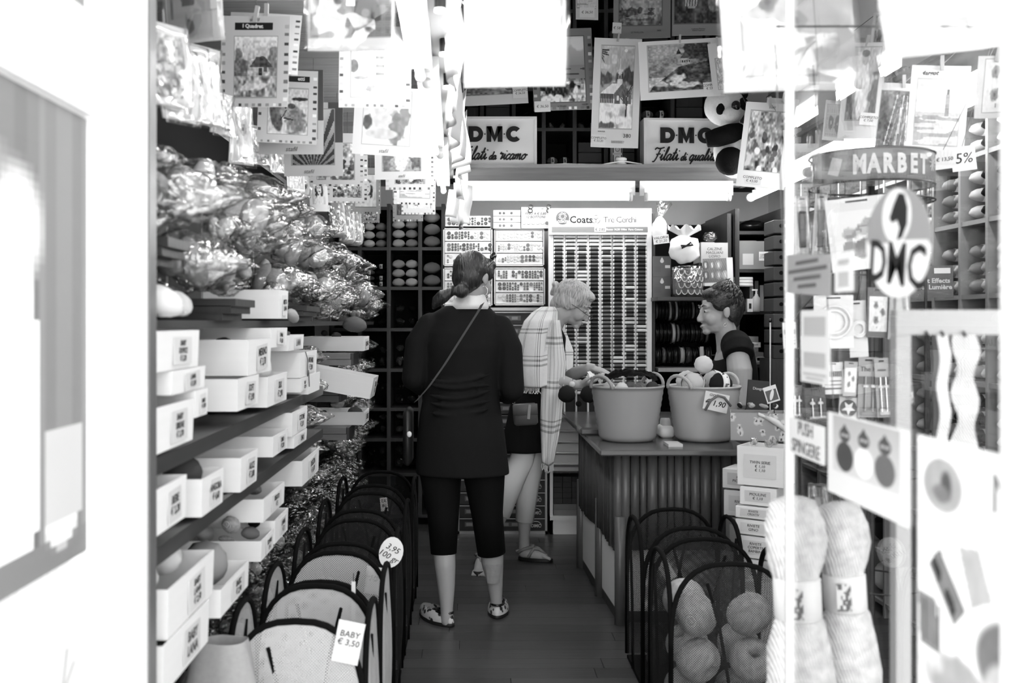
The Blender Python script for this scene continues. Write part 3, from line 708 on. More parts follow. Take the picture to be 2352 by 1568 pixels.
def fill_cell(x0, x1, z0, z1, d, kind, tones, s, label, group, band=None, bagged=False, jit=.01, cols=None, rows=None, end_on=False, seed=0):
    rr = random.Random(seed); 
    w = (0.105 if end_on else 0.15)*s if kind in ('skein', 'fat', 'hank') else 0.10*s
    h = {'skein': .062, 'fat': .078, 'ball': .094, 'hank': .06}[kind]*s
    nc = cols or max(1, int((x1-x0)/w)); nr = rows or max(1, int((z1-z0)/h)); jit = 0
    uw = .215 if bagged else {'skein': .166, 'fat': .132, 'ball': .116, 'hank': .19}[kind]; uh = .215 if bagged else {'skein': .080, 'fat': .092, 'ball': .114, 'hank': .075}[kind]
    s = min(s, (x1-x0)/nc/uw, (z1-z0)/nr/uh); h = uh*s
    for j in range(nr):
        for i in range(nc):
            x = x0+(x1-x0)*(i+.5)/nc+rr.uniform(-jit, jit); z = z0+h*(j+.5); y = d+.06+rr.uniform(0, .03)
            tn = tones[(i+rr.randrange(2)*0) % len(tones)] if len(tones) < 9 else rr.choice(tones)
            lb = label + (', %s %s up' % ('' if nc == 1 else ('left' if i == 0 else 'right')+' pile,', nth(j)) if nr*nc > 1 else '')
            lb = lb.replace('  ', ' ')
            rot = (0, rr.uniform(-.03, .03), rr.uniform(-.08, .08))
            if bagged: yarn_bag(lb, (x, d+.2, z), tn, s, (rr.uniform(0, 6), 0, -PI/2+rr.uniform(-.06, .06)), rr.randrange(99), group, True, 2)
            else: yarn(lb, (x, y, z), kind, tn, s, rot, band if band and rr.random() < .8 else None, group, fit=False)
def cell(i, j): return xcol[i]+.016, xcol[i+1]-.016, zrow[j]+.012, zrow[j+1]-.012
G = 'wool on the rear left shelving'
fill_cell(*cell(1, 7), DB, 'fat', [6, 4], 1.05, 'pale and grey wool in top left rear shelving cubby', G, cols=2, rows=3, seed=1)
fill_cell(*cell(2, 7), DB, 'fat', [6, 5], .98, 'neat cream wool in top middle rear shelving cubby', G, cols=2, rows=3, seed=2)
fill_cell(*cell(3, 7), DB, 'fat', [5, 3], 1.12, 'pale and dark wool in top right rear shelving cubby', G, cols=1, rows=3, seed=3)
fill_cell(*cell(1, 6), DB, 'skein', [2, 0], 1.0, 'dark banded skeins in second row left rear cubby', G, band=paper_grey, cols=2, rows=4, seed=4, end_on=False)
fill_cell(*cell(2, 6), DB, 'fat', [5, 6], .98, 'light grey wool in second row middle rear cubby', G, cols=2, rows=3, seed=5)
fill_cell(*cell(3, 6), DB, 'fat', [4, 3], 1.0, 'mid grey wool in second row right rear cubby', G, cols=1, rows=2, seed=6)
for j, tn in ((5, [1, 2]), (4, [1, 3]), (3, [2, 0]), (2, [1, 4]), (1, [0, 2]), (0, [1, 0])):
    for i in (1, 2, 3):
        if i == 3 and j < 4: continue
        fill_cell(*cell(i, j), DB, 'fat', tn if i != 2 else tn[::-1], 1.0,
                  'bagged dark wool, rear shelving row %s, %s cubby' % ('one two three four five six'.split()[j], ('', 'left', 'middle', 'right')[i]), G, bagged=True, cols=2, rows=2 if j > 2 else 2, seed=20+i+7*j)
for j in range(1, 8):
    fill_cell(*cell(0, j), DB, 'fat', [3, 1, 5], 1.0, 'wool in shadowed leftmost rear shelving column, cubby %s' % nth(j), G, cols=1, rows=2, seed=60+j)
# ---- button cases
DC = 6.55
def button_tray(par, cx, cz, w, h, seed, style):
    rr = random.Random(seed); y = DC
    c = par.location
    tr_ = ob('drawer', MB().bb(cx-w/2-c.x, cx+w/2-c.x, 0-.0, .12, cz-h/2-c.z, cz+h/2-c.z).mesh('drawer', mat('cream_card', 0.88, .7, .2)), par, (0, DC+.004-c.y, 0))
    ob('rim', MB().bb(cx-w/2-c.x, cx+w/2-c.x, -.006, 0, cz-h/2-c.z, cz-h/2+.006-c.z).mesh('rim', white_metal), par, (0, DC+.004-c.y, 0))
    mb = MB(); x = cx-w/2+.014
    tones = {'dark': (0, 0, 0, 1), 'mix': (0, 1, 2), 'pale': (2, 2, 2, 1), 'split': None}[style]
    while x < cx+w/2-.01:
        sz = rr.choice((.006, .008, .0105, .0125)); n = int((h-.012)/(2*sz+.002)); n = max(1, min(4, n))
        tt = tones or ((0, 0, 1) if x < cx else (2, 1, 2))
        mi = rr.choice(tt)
        for k in range(n):
            if rr.random() < .12: continue
            z = cz+h/2-.010-sz-(2*sz+.002)*k
            if z-sz < cz-h/2: break
            px_ = x+sz
            mb.cyl((px_-c.x, DC+.004-c.y, z-c.z), (px_-c.x, DC-.002-c.y, z-c.z), sz, sz*.9, 12, mi)
            mb.cyl((px_-c.x, DC-.0019-c.y, z-c.z), (px_-c.x, DC-.0024-c.y, z-c.z), sz*.6, sz*.55, 8, (3 if mi == 0 else mi))
        x += 2*sz+.0035
    o = ob('buttons', mb.mesh('buttons', [BUT[0], BUT[1], BUT[2], BUT[3]]), tr_, (0, c.y-c.y, 0)); o.location = (0, -(DC+.004-c.y), 0); o['kind'] = 'stuff'
BUT = [mat('black_button', .1, .25, .5), mat('horn_button', .38, .25, .5), mat('pearl_button', .74, .2, .5), mat('button_dish', .3, .3, .5)]
def button_case(label, px0, px1, py0, py1, n, styles, seed, frame=True):
    x0, x1, z1, z0 = XP(px0, DC), XP(px1, DC), ZP(py0, DC), ZP(py1, DC)
    t = thing('button_cabinet', label, 'cabinet', ((x0+x1)/2, DC+.1, z0), group='button cabinets on the rear wall'); c = t.location
    if frame: ob('case', MB().bb(x0-c.x, x0+.008-c.x, -.1, .2, 0, z1-z0).bb(x1-.008-c.x, x1-c.x, -.1, .2, 0, z1-z0).bb(x0-c.x, x1-c.x, -.1, .2, z1-z0-.008, z1-z0).bb(x0-c.x, x1-c.x, -.1, .2, 0, .008).bb(x0-c.x, x1-c.x, .18, .2, 0, z1-z0).mesh('case', mat('steel_case', .7, .35, .4, metal=.6)), t)
    h = (z1-z0-.016)/n
    for k in range(n): button_tray(t, (x0+x1)/2, z0+.008+h*(k+.5), x1-x0-.022, h-.004, seed*10+k, styles[k % len(styles)])
button_case('upper left grey cabinet with three trays of dark and pale buttons', 1018, 1131, 524, 611, 3, ['mix', 'dark', 'split'], 1)
button_case('lower left grey button cabinet behind the dark haired woman', 1018, 1131, 614, 703, 3, ['pale', 'mix', 'dark'], 2)
button_case('upper right grey cabinet with three trays of mostly pale buttons', 1135, 1250, 524, 611, 3, ['mix', 'pale', 'pale'], 3)
button_case('lower right grey cabinet with three trays of black buttons', 1135, 1252, 614, 701, 3, ['mix', 'dark', 'dark'], 4)
button_case('loose white button tray on top of the left button cabinets', 1019, 1130, 492, 523, 1, ['dark'], 5, False)
for k, s in enumerate(('topmost', 'middle one', 'lowest')):
    x0, x1 = XP(1133, DC), XP(1195, DC); z0 = ZP(525, DC)+.082-k*.041
    t = thing('button_box', 'flat white box of sample buttons on right cabinet, %s of three' % s, 'box', ((x0+x1)/2, DC+.08, z0), group='flat button boxes on the cabinets')
    ob('box', MB().bb(-(x1-x0)/2, (x1-x0)/2, -.1, .1, 0, .037).mesh('box', white_card), t); ob('label', MB().bb(-(x1-x0)/2+.006, (x1-x0)/2-.006, -.102, -.1, .006, .031).mesh('label', paper_grey), t)
    for q, xx in enumerate((-.045, -.02, .03)): ob('button', MB().cyl((xx, -.102, .018), (xx, -.106, .018), .009 if k != 1 else .006, .008, 10).mesh('button', BUT[1 if k else 0]), t)
x0, x1 = XP(1197, DC), XP(1262, DC)
t = thing('scissors_box', 'grey card box with handwritten price and three scissors on top', 'box', ((x0+x1)/2, DC+.08, ZP(525, DC)))
ob('box', MB().bb(-(x1-x0)/2, (x1-x0)/2, -.1, .1, .0, .14).mesh('box', grey_card), t)
ob('handwriting', text_me('FINO A € 0,80\n12 BOTTONI', .022, ink, .2), t, (0, -.1015, .085), FACE_CAM)
for q in range(6): ob('button', MB().cyl((-.075+.03*q, -.101, .035), (-.075+.03*q, -.105, .035), .011, .01, 10).mesh('button', BUT[2 if q < 5 else 1]), t)
def scissors(label, loc, s=1.0, rz=0.0):
    t = thing('scissors', label, 'scissors', loc, group='scissors on the box', rot=(0, rz, 0))
    for k in (-1, 1):
        ob('handle', MB().path([(-.03+.014*math.cos(a), 0, k*.013+.012*math.sin(a)) for a in [2*PI*i/12 for i in range(12)]], .0035, 6, 0, True).mesh('handle', black_gloss, True), t)
        ob('blade', MB().add([(-.017, 0, k*.006), (.055, 0, -k*.001), (.02, 0, -k*.008), (-.017, .002, k*.006), (.055, .002, -k*.001), (.02, .002, -k*.008)], [(0, 1, 2), (3, 5, 4), (0, 3, 4, 1), (1, 4, 5, 2), (2, 5, 3, 0)]).mesh('blade', chrome), t)
scissors('small black handled scissors lying on the grey box, left pair', (x0+.09, DC-.022, ZP(525, DC)+.125), 1, 0.1)
scissors('small black handled scissors lying on the grey box, right pair', (x0+.15, DC-.024, ZP(525, DC)+.128), 1, PI)
# ---- drawer cabinet of embroidery thread under the buttons
x0, x1 = XP(1050, DC), XP(1258, DC); z0, z1 = 0.0, ZP(706, DC)
t = thing('thread_cabinet', 'dark cabinet of thread drawers under the button cases, behind the white trousers', 'cabinet', ((x0+x1)/2, DC+.05, 0)); c = t.location
ob('body', MB().bb(x0-c.x, x1-c.x, 0, .3, 0, z1).mesh('body', wood_dark), t)
fm = mat('chrome_edge', .6, .3, .4, metal=.6)
ob('frame', MB().bb(x0-c.x, x1-c.x, -.012, .0, 0, .02).bb(x0-c.x, x1-c.x, -.012, 0, z1-.02, z1).bb(x1-c.x-.014, x1-c.x, -.012, 0, 0, z1).bb(x0-c.x, x0-c.x+.014, -.012, 0, 0, z1).mesh('frame', fm), t)
nd = 17; hd = (z1-.05)/nd
for k in range(nd):
    zc = .025+hd*(k+.5)
    dr = ob('drawer', MB().bb(x0-c.x+.016, x1-c.x-.016, -.02, 0, zc-hd/2+.004, zc+hd/2-.004).mesh('drawer', dark_box), t)
    ob('rim', MB().bb(x0-c.x+.016, x1-c.x-.016, -.024, -.02, zc+hd/2-.010, zc+hd/2-.004).mesh('rim', fm), dr)
    ob('lettering', text_me('DMC', .03, mat('silver_print', .75, .4, .3), 0, .0012), dr, (x1-c.x-.075, -.0215, zc-.012), FACE_CAM)
    ob('emblem', MB().path([(x1-c.x-.075+.035*math.cos(a), -.0215, zc-.012+.03*math.sin(a)) for a in [PI*i/8 for i in range(9)]], .0025, 4).mesh('emblem', MATS['silver_print']), dr)
    ob('window', MB().bb(x0-c.x+.05, x0-c.x+.42, -.0215, -.02, zc-.018, zc+.014).mesh('window', mat('smoky_card', .38, .5, .3)), dr)
    for q in range(6): ob('sample', MB().bb(x0-c.x+.06+q*.06, x0-c.x+.1+q*.06, -.0225, -.0215, zc-.012, zc+.008).mesh('sample', mat('sample_grey', .55, .6, .2)), dr)
# ---- white cabinet with compartments
x0, x1 = XP(1264, DC), XP(1345, DC)
t = thing('white_cabinet', 'white cabinet with slanted compartments and boxes, between trousers and counter', 'cabinet', ((x0+x1)/2, DC+.03, 0)); c = t.location
z1 = ZP(955, DC); hw = (x1-x0)/2
ob('frame', MB().bb(-hw, -hw+.02, 0, .3, 0, z1).bb(hw-.02, hw, 0, .3, 0, z1).bb(-hw, hw, 0, .3, 0, .10).bb(-hw, hw, .28, .3, 0, z1).bb(-hw, hw, -.008, .3, ZP(1078, DC)-.012, ZP(1078, DC)+.012).bb(-hw, hw, -.01, .3, .095, .12).mesh('frame', white_paint), t)
for k in range(5):
    z = ZP(1070, DC)+.01+k*.073
    ob('slanted_tray', MB().box((0, .02, z+.03), (2*hw-.045, .004, .062), 0, (.35, 0, 0)).box((0, .0, z+.002), (2*hw-.045, .06, .005)).mesh('slanted_tray', white_paint), t)
for i in range(3):
    for k in range(5):
        bx = ob('thread_box', MB().bb(-.029, .029, 0, .15, 0, .034).mesh('thread_box', dark_box), None, (c.x-.061+i*.061, DC+.05, .2+k*.036))
        tag(bx, 'small dark thread box in the white cabinet, column %s, %s from the bottom' % (nth(i), nth(k)), 'box', 'thread boxes in the white cabinet')
for k in range(2): tag(ob('flat_box', MB().bb(-.09, .09, 0, .16, 0, .037).mesh('flat_box', mid_box), None, (c.x, DC+.05, .1215+k*.038)), 'flat grey thread box lying in white cabinet, %s one' % ('lower', 'upper')[k], 'box', 'flat boxes in the white cabinet')
# ---- thread spool display
DS = 6.42
x0, x1, z1, z0 = XP(1262, DS), XP(1497, DS), ZP(478, DS), ZP(960, DS)
t = thing('spool_display', 'tall white thread display with eight columns of spools under the rear lamp', 'display', ((x0+x1)/2, DS+.05, z0)); c = t.location; hw = (x1-x0)/2
ob('panel', MB().bb(-hw, hw, 0, .06, 0, z1-z0).mesh('panel', white_metal), t)
ob('side_rail', MB().bb(hw-.03, hw, -.05, .06, 0, z1-z0-.17).mesh('side_rail', white_metal), t)
hd = ob('header', MB().bb(-hw, hw, -.045, 0, z1-z0-.17, z1-z0).mesh('header', mat('header_card', .93, .4, .3)), t)
ob('stripe', MB().bb(-hw+.015, hw-.025, -.0465, -.045, z1-z0-.155, z1-z0-.12).mesh('stripe', mat('grey_stripe', .5, .5, .3)), hd)
ob('lettering', text_me('Rosso  N.50 100m  Puro Cotone', .0175, paper, 0, .0006), hd, (.155, -.048, z1-z0-.1375), FACE_CAM)
ob('lettering', text_me('Coats', .062, ink, 0, .0016), hd, (-.125, -.046, z1-z0-.075), FACE_CAM)
ob('lettering', text_me('Tre Cerchi', .056, ink, 0, -.0004, space=.86), hd, (.125, -.046, z1-z0-.075), FACE_CAM)
mb = MB(); 
for qx, qz in ((0, .013), (-.011, -.007), (.011, -.007)): mb.path([(qx+.0135*math.cos(a), 0, qz+.0135*math.sin(a)) for a in [2*PI*i/14 for i in range(14)]], .0015, 5, 0, True)
mb.path([(.029*math.cos(a), 0, .029*math.sin(a)) for a in [2*PI*i/18 for i in range(18)]], .0013, 5, 0, True)
ob('emblem', mb.mesh('emblem', ink_grey), hd, (-.03, -.046, z1-z0-.072))
bd = ob('badge', MB().cyl((0, 0, 0), (0, -.002, 0), .043, .043, 24).mesh('badge', mat('badge_grey', .33, .5, .3)), hd, (-hw+.085, -.045, z1-z0-.062))
mb = MB()
for k in range(7):
    a0 = 2*PI*k/7; mb.path([(.019*math.cos(a0)+.006*math.cos(a), -.003, .010+.019*math.sin(a0)+.006*math.sin(a)) for a in [2*PI*i/8 for i in range(8)]], .0014, 4, 0, True)
ob('emblem', mb.mesh('emblem', paper), hd, (-hw+.085, -.045, z1-z0-.062))
ob('lettering', text_me('COATS', .021, paper, 0, .001), hd, (-hw+.085, -.048, z1-z0-.087), FACE_CAM)
ob('price_tag', MB().bb(-.04, .035, -.049, -.0475, z1-z0-.153, z1-z0-.122).mesh('price_tag', paper_grey), hd); ob('handwriting', text_me('€ 2,85', .024, ink, .1), hd, (-.003, -.0495, z1-z0-.1375), FACE_CAM)
SP = []
for k, v in enumerate((.88, .7, .52, .36, .22, .1)):
    mb = MB(); n = 10
    def rg(x, r): return [(x, r*math.cos(2*PI*i/n), r*math.sin(2*PI*i/n)) for i in range(n)]
    mb.loft([rg(-.0255, .0075), rg(-.0235, .0125), rg(-.0215, .0125), rg(-.0205, .011)], 0); mb.loft([rg(-.0205, .0112), rg(-.012, .0118), rg(.012, .0118), rg(.0205, .0112)], 1, None, False); mb.loft([rg(.0205, .011), rg(.0215, .0125), rg(.0235, .0125), rg(.0255, .0075)], 0)
    SP.append(mb.mesh('thread_spool', [white_metal, mat('thread_%d' % k, v, .35, .5, bump=.3, bs=400)], True))
rs = random.Random(3); NR = 41
ztop = ZP(543, DS); dz = (ZP(543, DS)-ZP(880, DS))/37.5
for ci in range(8):
    xc = XP((1284, 1311.5, 1338.5, 1366, 1394.5, 1421, 1448.5, 1475.5)[ci], DS)
    ob('rack', MB().bb(xc-c.x-.039, xc-c.x-.033, -.016, 0, .02, ztop-z0+.012).bb(xc-c.x+.033, xc-c.x+.039, -.016, 0, .02, ztop-z0+.012).mesh('rack', white_paint), t)
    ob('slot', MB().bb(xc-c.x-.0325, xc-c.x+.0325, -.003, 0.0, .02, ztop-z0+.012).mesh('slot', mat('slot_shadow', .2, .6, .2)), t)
    tone = rs.randrange(6)
    for r_ in range(NR):
        if rs.random() < .4: tone = max(0, min(5, tone+rs.choice((-2, -1, 1, 2))))
        tn = rs.choice((0, 1, 1)) if r_ < 3 else tone
        if r_ > 3 and tn < 3 and rs.random() < .62: tn = rs.randrange(3, 6)
        o = ob('thread_spool', SP[tn], None, (xc, DS+.032, ztop-dz*r_), (rs.uniform(0, 6), 0, 0), (1.22, .84, .84))
        tag(o, ('pale', 'light grey', 'mid grey', 'dark grey', 'darker grey', 'black')[tn]+' thread spool in column %s of the white display, %s from the top' % ('one two three four five six seven eight'.split()[ci], nth(r_)), 'spool', 'spools on the thread display')
# ================================================================ left side: wall unit, trays, bags
XS = -0.66
t = thing('storage_unit', 'long dark wooden wall unit along the left side, stacked with boxes and bags', 'shelving', (-0.93, 4.4, 0)); c = t.location
def wu(name, x0, x1, y0, y1, z0, z1, m):
    solid(x0, x1, y0, y1, z0, z1); return ob(name, MB().bb(x0-c.x, x1-c.x, y0-c.y, y1-c.y, z0, z1).mesh(name, m), t)
YS0, YS1 = 1.97, 6.80
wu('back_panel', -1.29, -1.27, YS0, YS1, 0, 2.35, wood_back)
wd_y = mat('dark_shelf_wood', 0.25, 0.35, 0.4, var=0.4, vs=4, stretch=(14, 1.0, 14), bump=0.08, rnd=0.1)
for z, xe, y1_ in ((.06, -.90, 4.2), (.38, -.90, 4.2), (.64, -.90, 4.2), (.94, XS+.025, 4.2), (1.12, XS+.025, 4.2)):
    wu('shelf', -1.27, xe, YS0, y1_, z-.014, z+.010, wd_y); wu('shelf_edge', xe, xe+.014, YS0, y1_, z-.024, z+.012, wd_y)
wu('shelf', -1.27, XS, YS0, YS1, 1.385, 1.405, wd_y); wu('shelf', -1.27, -.86, YS0, YS1, 1.83, 1.85, wd_y)
for y in (1.99, 2.72, 3.42, 4.18, 6.78): wu('upright', -1.27, -1.06, y-.014, y+.014, 0, 1.39, wood_dark_v)
for y in (2.06, 2.76, 3.12, 3.86, 4.6, 5.3, 6.0): wu('upper_upright', -1.27, -.84, y-.012, y+.012, 1.405, 1.83, mat('lit_upright_wood', .5, .4, .3, var=.2, vs=4, stretch=(14, 14, 1)))  # pale wood tone carries the bright light falling on these posts
# stepped cornice ends that stick out
for y0, y1, z in ((1.98, 2.14, 1.515), (2.55, 2.78, 1.405), (3.66, 3.98, 1.405)):
    for k, (dz, o) in enumerate(((0, 0), (.018, .022), (.036, .034))):
        wu('cornice', -.95, -.635+o, y0, y1-.02*(2-k)*.3, z+dz, z+dz+.02, wood_dark)
wu('cupboard_door', -1.10, -1.08, 2.8, 3.4, .66, .92, wood_dark)
# ---- trays
def tray_px(label, xn, xf, yt, yb, words='', X=-0.6, L=0.40, m=None, lab=.45, **k):
    d0, d1 = DX(xn, X), DX(xf, X)
    return tray_box(label, X, d0, d1, ZP(yb, d0), ZP(yt, d0), L, words, lab, m, group='card boxes of the left wall unit', **k)
def in_tray(xn, xf, yt, specs, X=-0.6, word='left box'):
    """balls showing above the rim: (dx from the end, fraction along the width, rise, tone, kind, size)"""
    d0, d1 = DX(xn, X), DX(xf, X); z = ZP(yt, d0)
    for i, (dx, f, up, tn, kd, s) in enumerate(specs):
        rr = random.Random(i*7+xn)
        yarn((('plump', 'round', 'loose', 'small', 'soft')[i % 5])+' '+('dark', 'dark', 'grey', 'grey', 'mid grey', 'light grey', 'pale', 'white')[tn if isinstance(tn, int) else 3]+(' ball ' if isinstance(tn, int) else ' variegated ball ')+word,
             (X-dx, d0+(d1-d0)*f, z+up), kd, tn, s, (rr.uniform(-.4, .4), rr.uniform(-.4, .4), rr.uniform(0, 3)), None, 'yarn in the left hand boxes')
tray_px('white box with two baby wool price labels, nearest on the upper shelf', 357, 458, 744, 856, 'BABY\nSOFFICE\n€ 5,20', lab=.42)
in_tray(357, 458, 744, [(.06, .25, -.01, 7, 'fat', 1.1), (.07, .7, -.012, 6, 'fat', 1.1)], word='in the nearest upper shelf box')
tray_px('wide plain white box sticking out below the wooden cornice', 571, 623, 780, 863, 'MERINO\n€ 3,70', L=.42)
in_tray(571, 623, 780, [(.1, .4, -.03, 1, 'fat', 1.1), (.2, .5, -.02, 2, 'fat', 1.1)], word='in the wide box under the cornice')
tray_px('white box on top of the tall pair, next to the bags', 625, 662, 662, 731, 'MISTO\nLANA', L=.40)
in_tray(625, 662, 662, [(.07, .4, .0, 6, 'hank', 1.2)], word='on the topmost white box')
tray_px('white box under the topmost one of the tall pair', 622, 660, 731, 799, 'LANA\n€ 4,50', L=.40)
tray_px('white box resting under the wide one, plain long side', 547, 595, 864, 945, 'SOFT\n€ 3,90', L=.40)
tray_px('narrow white box tucked behind the nearest upper box', 396, 472, 843, 908, 'LANA\n€ 3,50', L=.36)
tray_px('white box with baby wool label at the left edge, on the middle shelf', 358, 446, 938, 1046, 'BABY\nSIRENE\n€ 3,70', lab=.42)
in_tray(358, 446, 938, [(.07, .3, -.012, 7, 'hank', 1.1), (.1, .7, -.012, 6, 'fat', 1.0)], word='in the middle shelf box at the left edge')
tray_px('small white box behind the middle shelf one, handwritten end', 449, 478, 893, 960, 'BRIO\n€ 4,20', L=.34)
tray_px('white box overflowing with a cream ball, next to the plain one', 615, 660, 866, 936, 'SILK\n€ 2,90', L=.34)
in_tray(615, 660, 866, [(.06, .5, .02, 7, 'ball', 1.35), (.13, .55, .0, 6, 'ball', 1.1)], word='heaped over the white box')
tray_px('white box with a dangling cord over its label', 690, 728, 810, 868, 'MOHAIR\n€ 5,90', L=.36)
ob_ = ob('cord', MB().path([(0, 0, 0), (.004, .01, -.02), (.003, .03, -.03), (.004, .02, -.09), (.003, .05, -.07), (.004, .06, -.13)], .002, 5).mesh('cord', ink_grey, True), None, (-.597, DX(700, -.6), ZP(808, 3.6)))
tag(ob_, 'thin dark cord hanging over the white box label', 'cord')
tray_px('small white box standing above the corded one', 664, 698, 770, 806, 'LANA', L=.34)
in_tray(664, 698, 770, [(.05, .3, .01, 5, 'skein', 1.0), (.08, .6, .0, 3, 'skein', 1.0)], word='in the small box above the corded one')
tray_px('small white box with label below the corded one', 674, 706, 866, 908, 'FILO\n€ 2,50', L=.3)
tray_px('small open white box with dark wool, far end of the upper group', 709, 735, 862, 908, '', L=.3)
in_tray(709, 735, 862, [(.06, .5, -.01, 1, 'fat', 1.0)], word='in the small far open box')
tray_px('large white box with curled yarn, centre of the left wall', 672, 706, 936, 1003, 'COTONE\n€ 3,10', L=.48)
in_tray(672, 706, 936, [(.06, .5, .0, 3, 'hank', 1.1), (.14, .3, -.01, 2, 'hank', 1.1), (.2, .6, -.015, 4, 'fat', 1.0)], word='in the large central box')
tray_px('white box behind and below the large central one', 676, 716, 983, 1030, 'LINO', L=.32)
tray_px('narrow white box beside a handwritten card, lower middle shelf', 628, 661, 1003, 1050, 'LINO\n€ 2,20', L=.3)
tray_px('white box of banded skeins and one white ball, corded label', 695, 733, 1059, 1117, 'DELIZIA\n€ 4,10', L=.36)
rr_ = random.Random(4); d_ = DX(695, -.6)
for i, (dx, f, tn) in enumerate(((.05, .3, 1), (.09, .6, 2), (.15, .35, 6), (.2, .7, 1), (.24, .3, 3))):
    yarn('banded skein in the corded white box, %s from its end' % nth(i), (-.6-dx, d_+.28*f, ZP(1059, d_)-.005), 'skein', tn, .95, (0, -.5, .6+rr_.random()), paper, 'skeins in the corded box')
yarn('white ball with dark band atop the corded box of skeins', (-.66, d_+.2, ZP(1059, d_)+.03), 'ball', 7, 1.15, (0, .2, .5), mat('dark_band', .2, .5, .2))
# far boxes
tray_px('white box of dark mohair balls, far end, upper one', 835, 848, 773, 806, 'MOHAIR', X=-.53, L=.30)
for i in range(3): yarn('dark mohair ball heaped in the far upper box, %s along' % nth(i), (-.57-.06*(i % 3), 5.02+.07*(i//3), ZP(776, 5)+.012+.035*(i//3)), 'fat', (3, 2, 1, 3, 2)[i], 1.05, (.2*i, .1, .7*i), None, 'mohair in the far upper box')
tray_box('white box tipped forward over the far wooden crates', -.46, 4.60, 4.838, 1.075, 1.175, .34, 'SETA\n€ 6', .45, ry=.18, group='card boxes of the left wall unit')
tray_px('white box of dark yarn balls, far end, lower one', 836, 848, 946, 976, 'LUREX', X=-.53, L=.30)
for i in range(4): yarn('dark yarn ball in the far lower box, %s from its end' % nth(i), (-.56-.07*i, 5.06, ZP(948, 5)-.012), 'fat', (2, 4, 1, 2)[i], .62, (.3*i, 0, .8*i), None, 'balls in the far lower box')
for i, (py0, py1, px1) in enumerate(((811, 839, 806), (893, 923, 778), (982, 1011, 796))):
    d = 4.85; X1 = XP(px1, d); z0, z1 = ZP(py1, d), ZP(py0, d)
    solid(X1-.34, X1+.012, d, d+.24, z0, z1)
    tt = thing('wooden_drawer', 'pulled out brown wooden drawer at the far left, %s from the top' % nth(i), 'drawer', (X1-.17, d+.12, z0), group='wooden drawers of the left wall unit')
    ob('box', MB().bb(-.17, .17, -.12, .12, 0, (z1-z0)*.48).mesh('box', wood_mid), tt); ob('lid', MB().bb(-.17, .168, -.122, .122, (z1-z0)*.52, z1-z0).mesh('lid', wood_mid), tt)
    ob('front', MB().bb(.17, .182, -.12, .12, 0, z1-z0).mesh('front', wood_dark), tt)
# lower trays
tray_px('deep white box with hollow inside, lower left shelf', 554, 592, 1052, 1134, 'ALICE\n€ 3,80', L=.46)
in_tray(554, 592, 1052, [(.2, .4, -.02, 5, 'fat', 1.0), (.3, .6, .0, 3, 'hank', 1.1), (.38, .3, -.015, 2, 'fat', 1.0)], word='in the deep lower box')
tray_px('white box with one dark ball, in front of the deep one', 465, 514, 1101, 1188, 'ANGORA\n€ 4,60', L=.36)
in_tray(465, 514, 1101, [(.07, .45, .0, 2, 'ball', 1.15), (.15, .5, -.01, 6, 'fat', 1.0)], word='in the box before the deep one')
tray_px('white box of white wool at the left edge, lower shelf', 358, 429, 1127, 1235, 'BEBE\n€ 3,20', L=.34, lab=.42)
for i in range(4): yarn('white wool ball in the left edge lower box, %s along' % nth(i), (-.65-.05*(i % 2), 1.95+.05*i, ZP(1127, 1.9)+.005), 'ball', 7, .75, (i, i, i), None, 'white wool in the left edge box')
tray_px('white box under big striped balls, lower middle', 606, 654, 1147, 1200, 'RIGATO\n€ 5', L=.32)
for i, (px, py, dd, s) in enumerate(((590, 1122, 3.05, 1.25), (612, 1092, 3.25, 1.2), (596, 1076, 3.35, 1.15))):
    yarn('big striped variegated yarn ball on the lower boxes, %s of three' % ('front', 'right', 'rear')[i], P(px, py, dd), 'fat', YARN_V, s, (.3, .2, .5+i), None, 'big striped balls')
tray_px('low white box heaped with cream and black balls', 601, 630, 1243, 1290, 'SOFFIO\n€ 4', L=.40)
tray_px('narrow white box leaning behind the heaped one', 632, 662, 1196, 1250, 'LANA\n€ 3', L=.26)
for i, (px, py, dd, s, tn, kd) in enumerate(((536, 1210, 2.95, 1.05, 6, 'fat'), (588, 1195, 3.05, 1.2, 0, 'ball'), (595, 1224, 2.92, .95, 3, 'fat'), (518, 1240, 2.9, 1.0, YARN_VL, 'hank'), (470, 1245, 2.95, .9, 5, 'fat'), (560, 1232, 2.88, .9, YARN_VL, 'fat'), (440, 1240, 3.05, .9, 3, 'fat'))):
    yarn(('plump cream', 'black', 'dark streaked', 'tangled pale', 'light grey', 'pale mottled', 'dull grey')[i]+' ball heaped on the low white box', P(px, py, dd), kd, tn, s, (.2, .1*i, .3*i), None, 'balls heaped on the low box')
tray_px('white box with one orange-sized ball, under the heaped one', 508, 572, 1355, 1420, 'BASIC\n€ 2,90', L=.34)
in_tray(508, 572, 1355, [(.06, .55, .01, 4, 'ball', 1.2), (.07, .25, .0, YARN_VL, 'hank', 1.0), (.14, .3, -.01, 2, 'fat', 1.1)], word='in the box under the heaped one')
tray_px('big white box of white wool, bottom left corner, upper one', 387, 492, 1355, 1471, 'BABY\nLANA\n€ 2,50', L=.40, lab=.36)
for i in range(5): yarn('white wool ball in the bottom left big box, %s along' % nth(i), (-.66-.06*(i % 3), 2.03+.055*i, ZP(1355, 1.98)+.012), 'ball', 7, 1.05, (i, .5*i, i), None, 'white wool in the big bottom box')
tray_px('big white box in the bottom left corner, lower one', 376, 481, 1478, 1600, 'BABY\nLANA', L=.40, lab=.36)
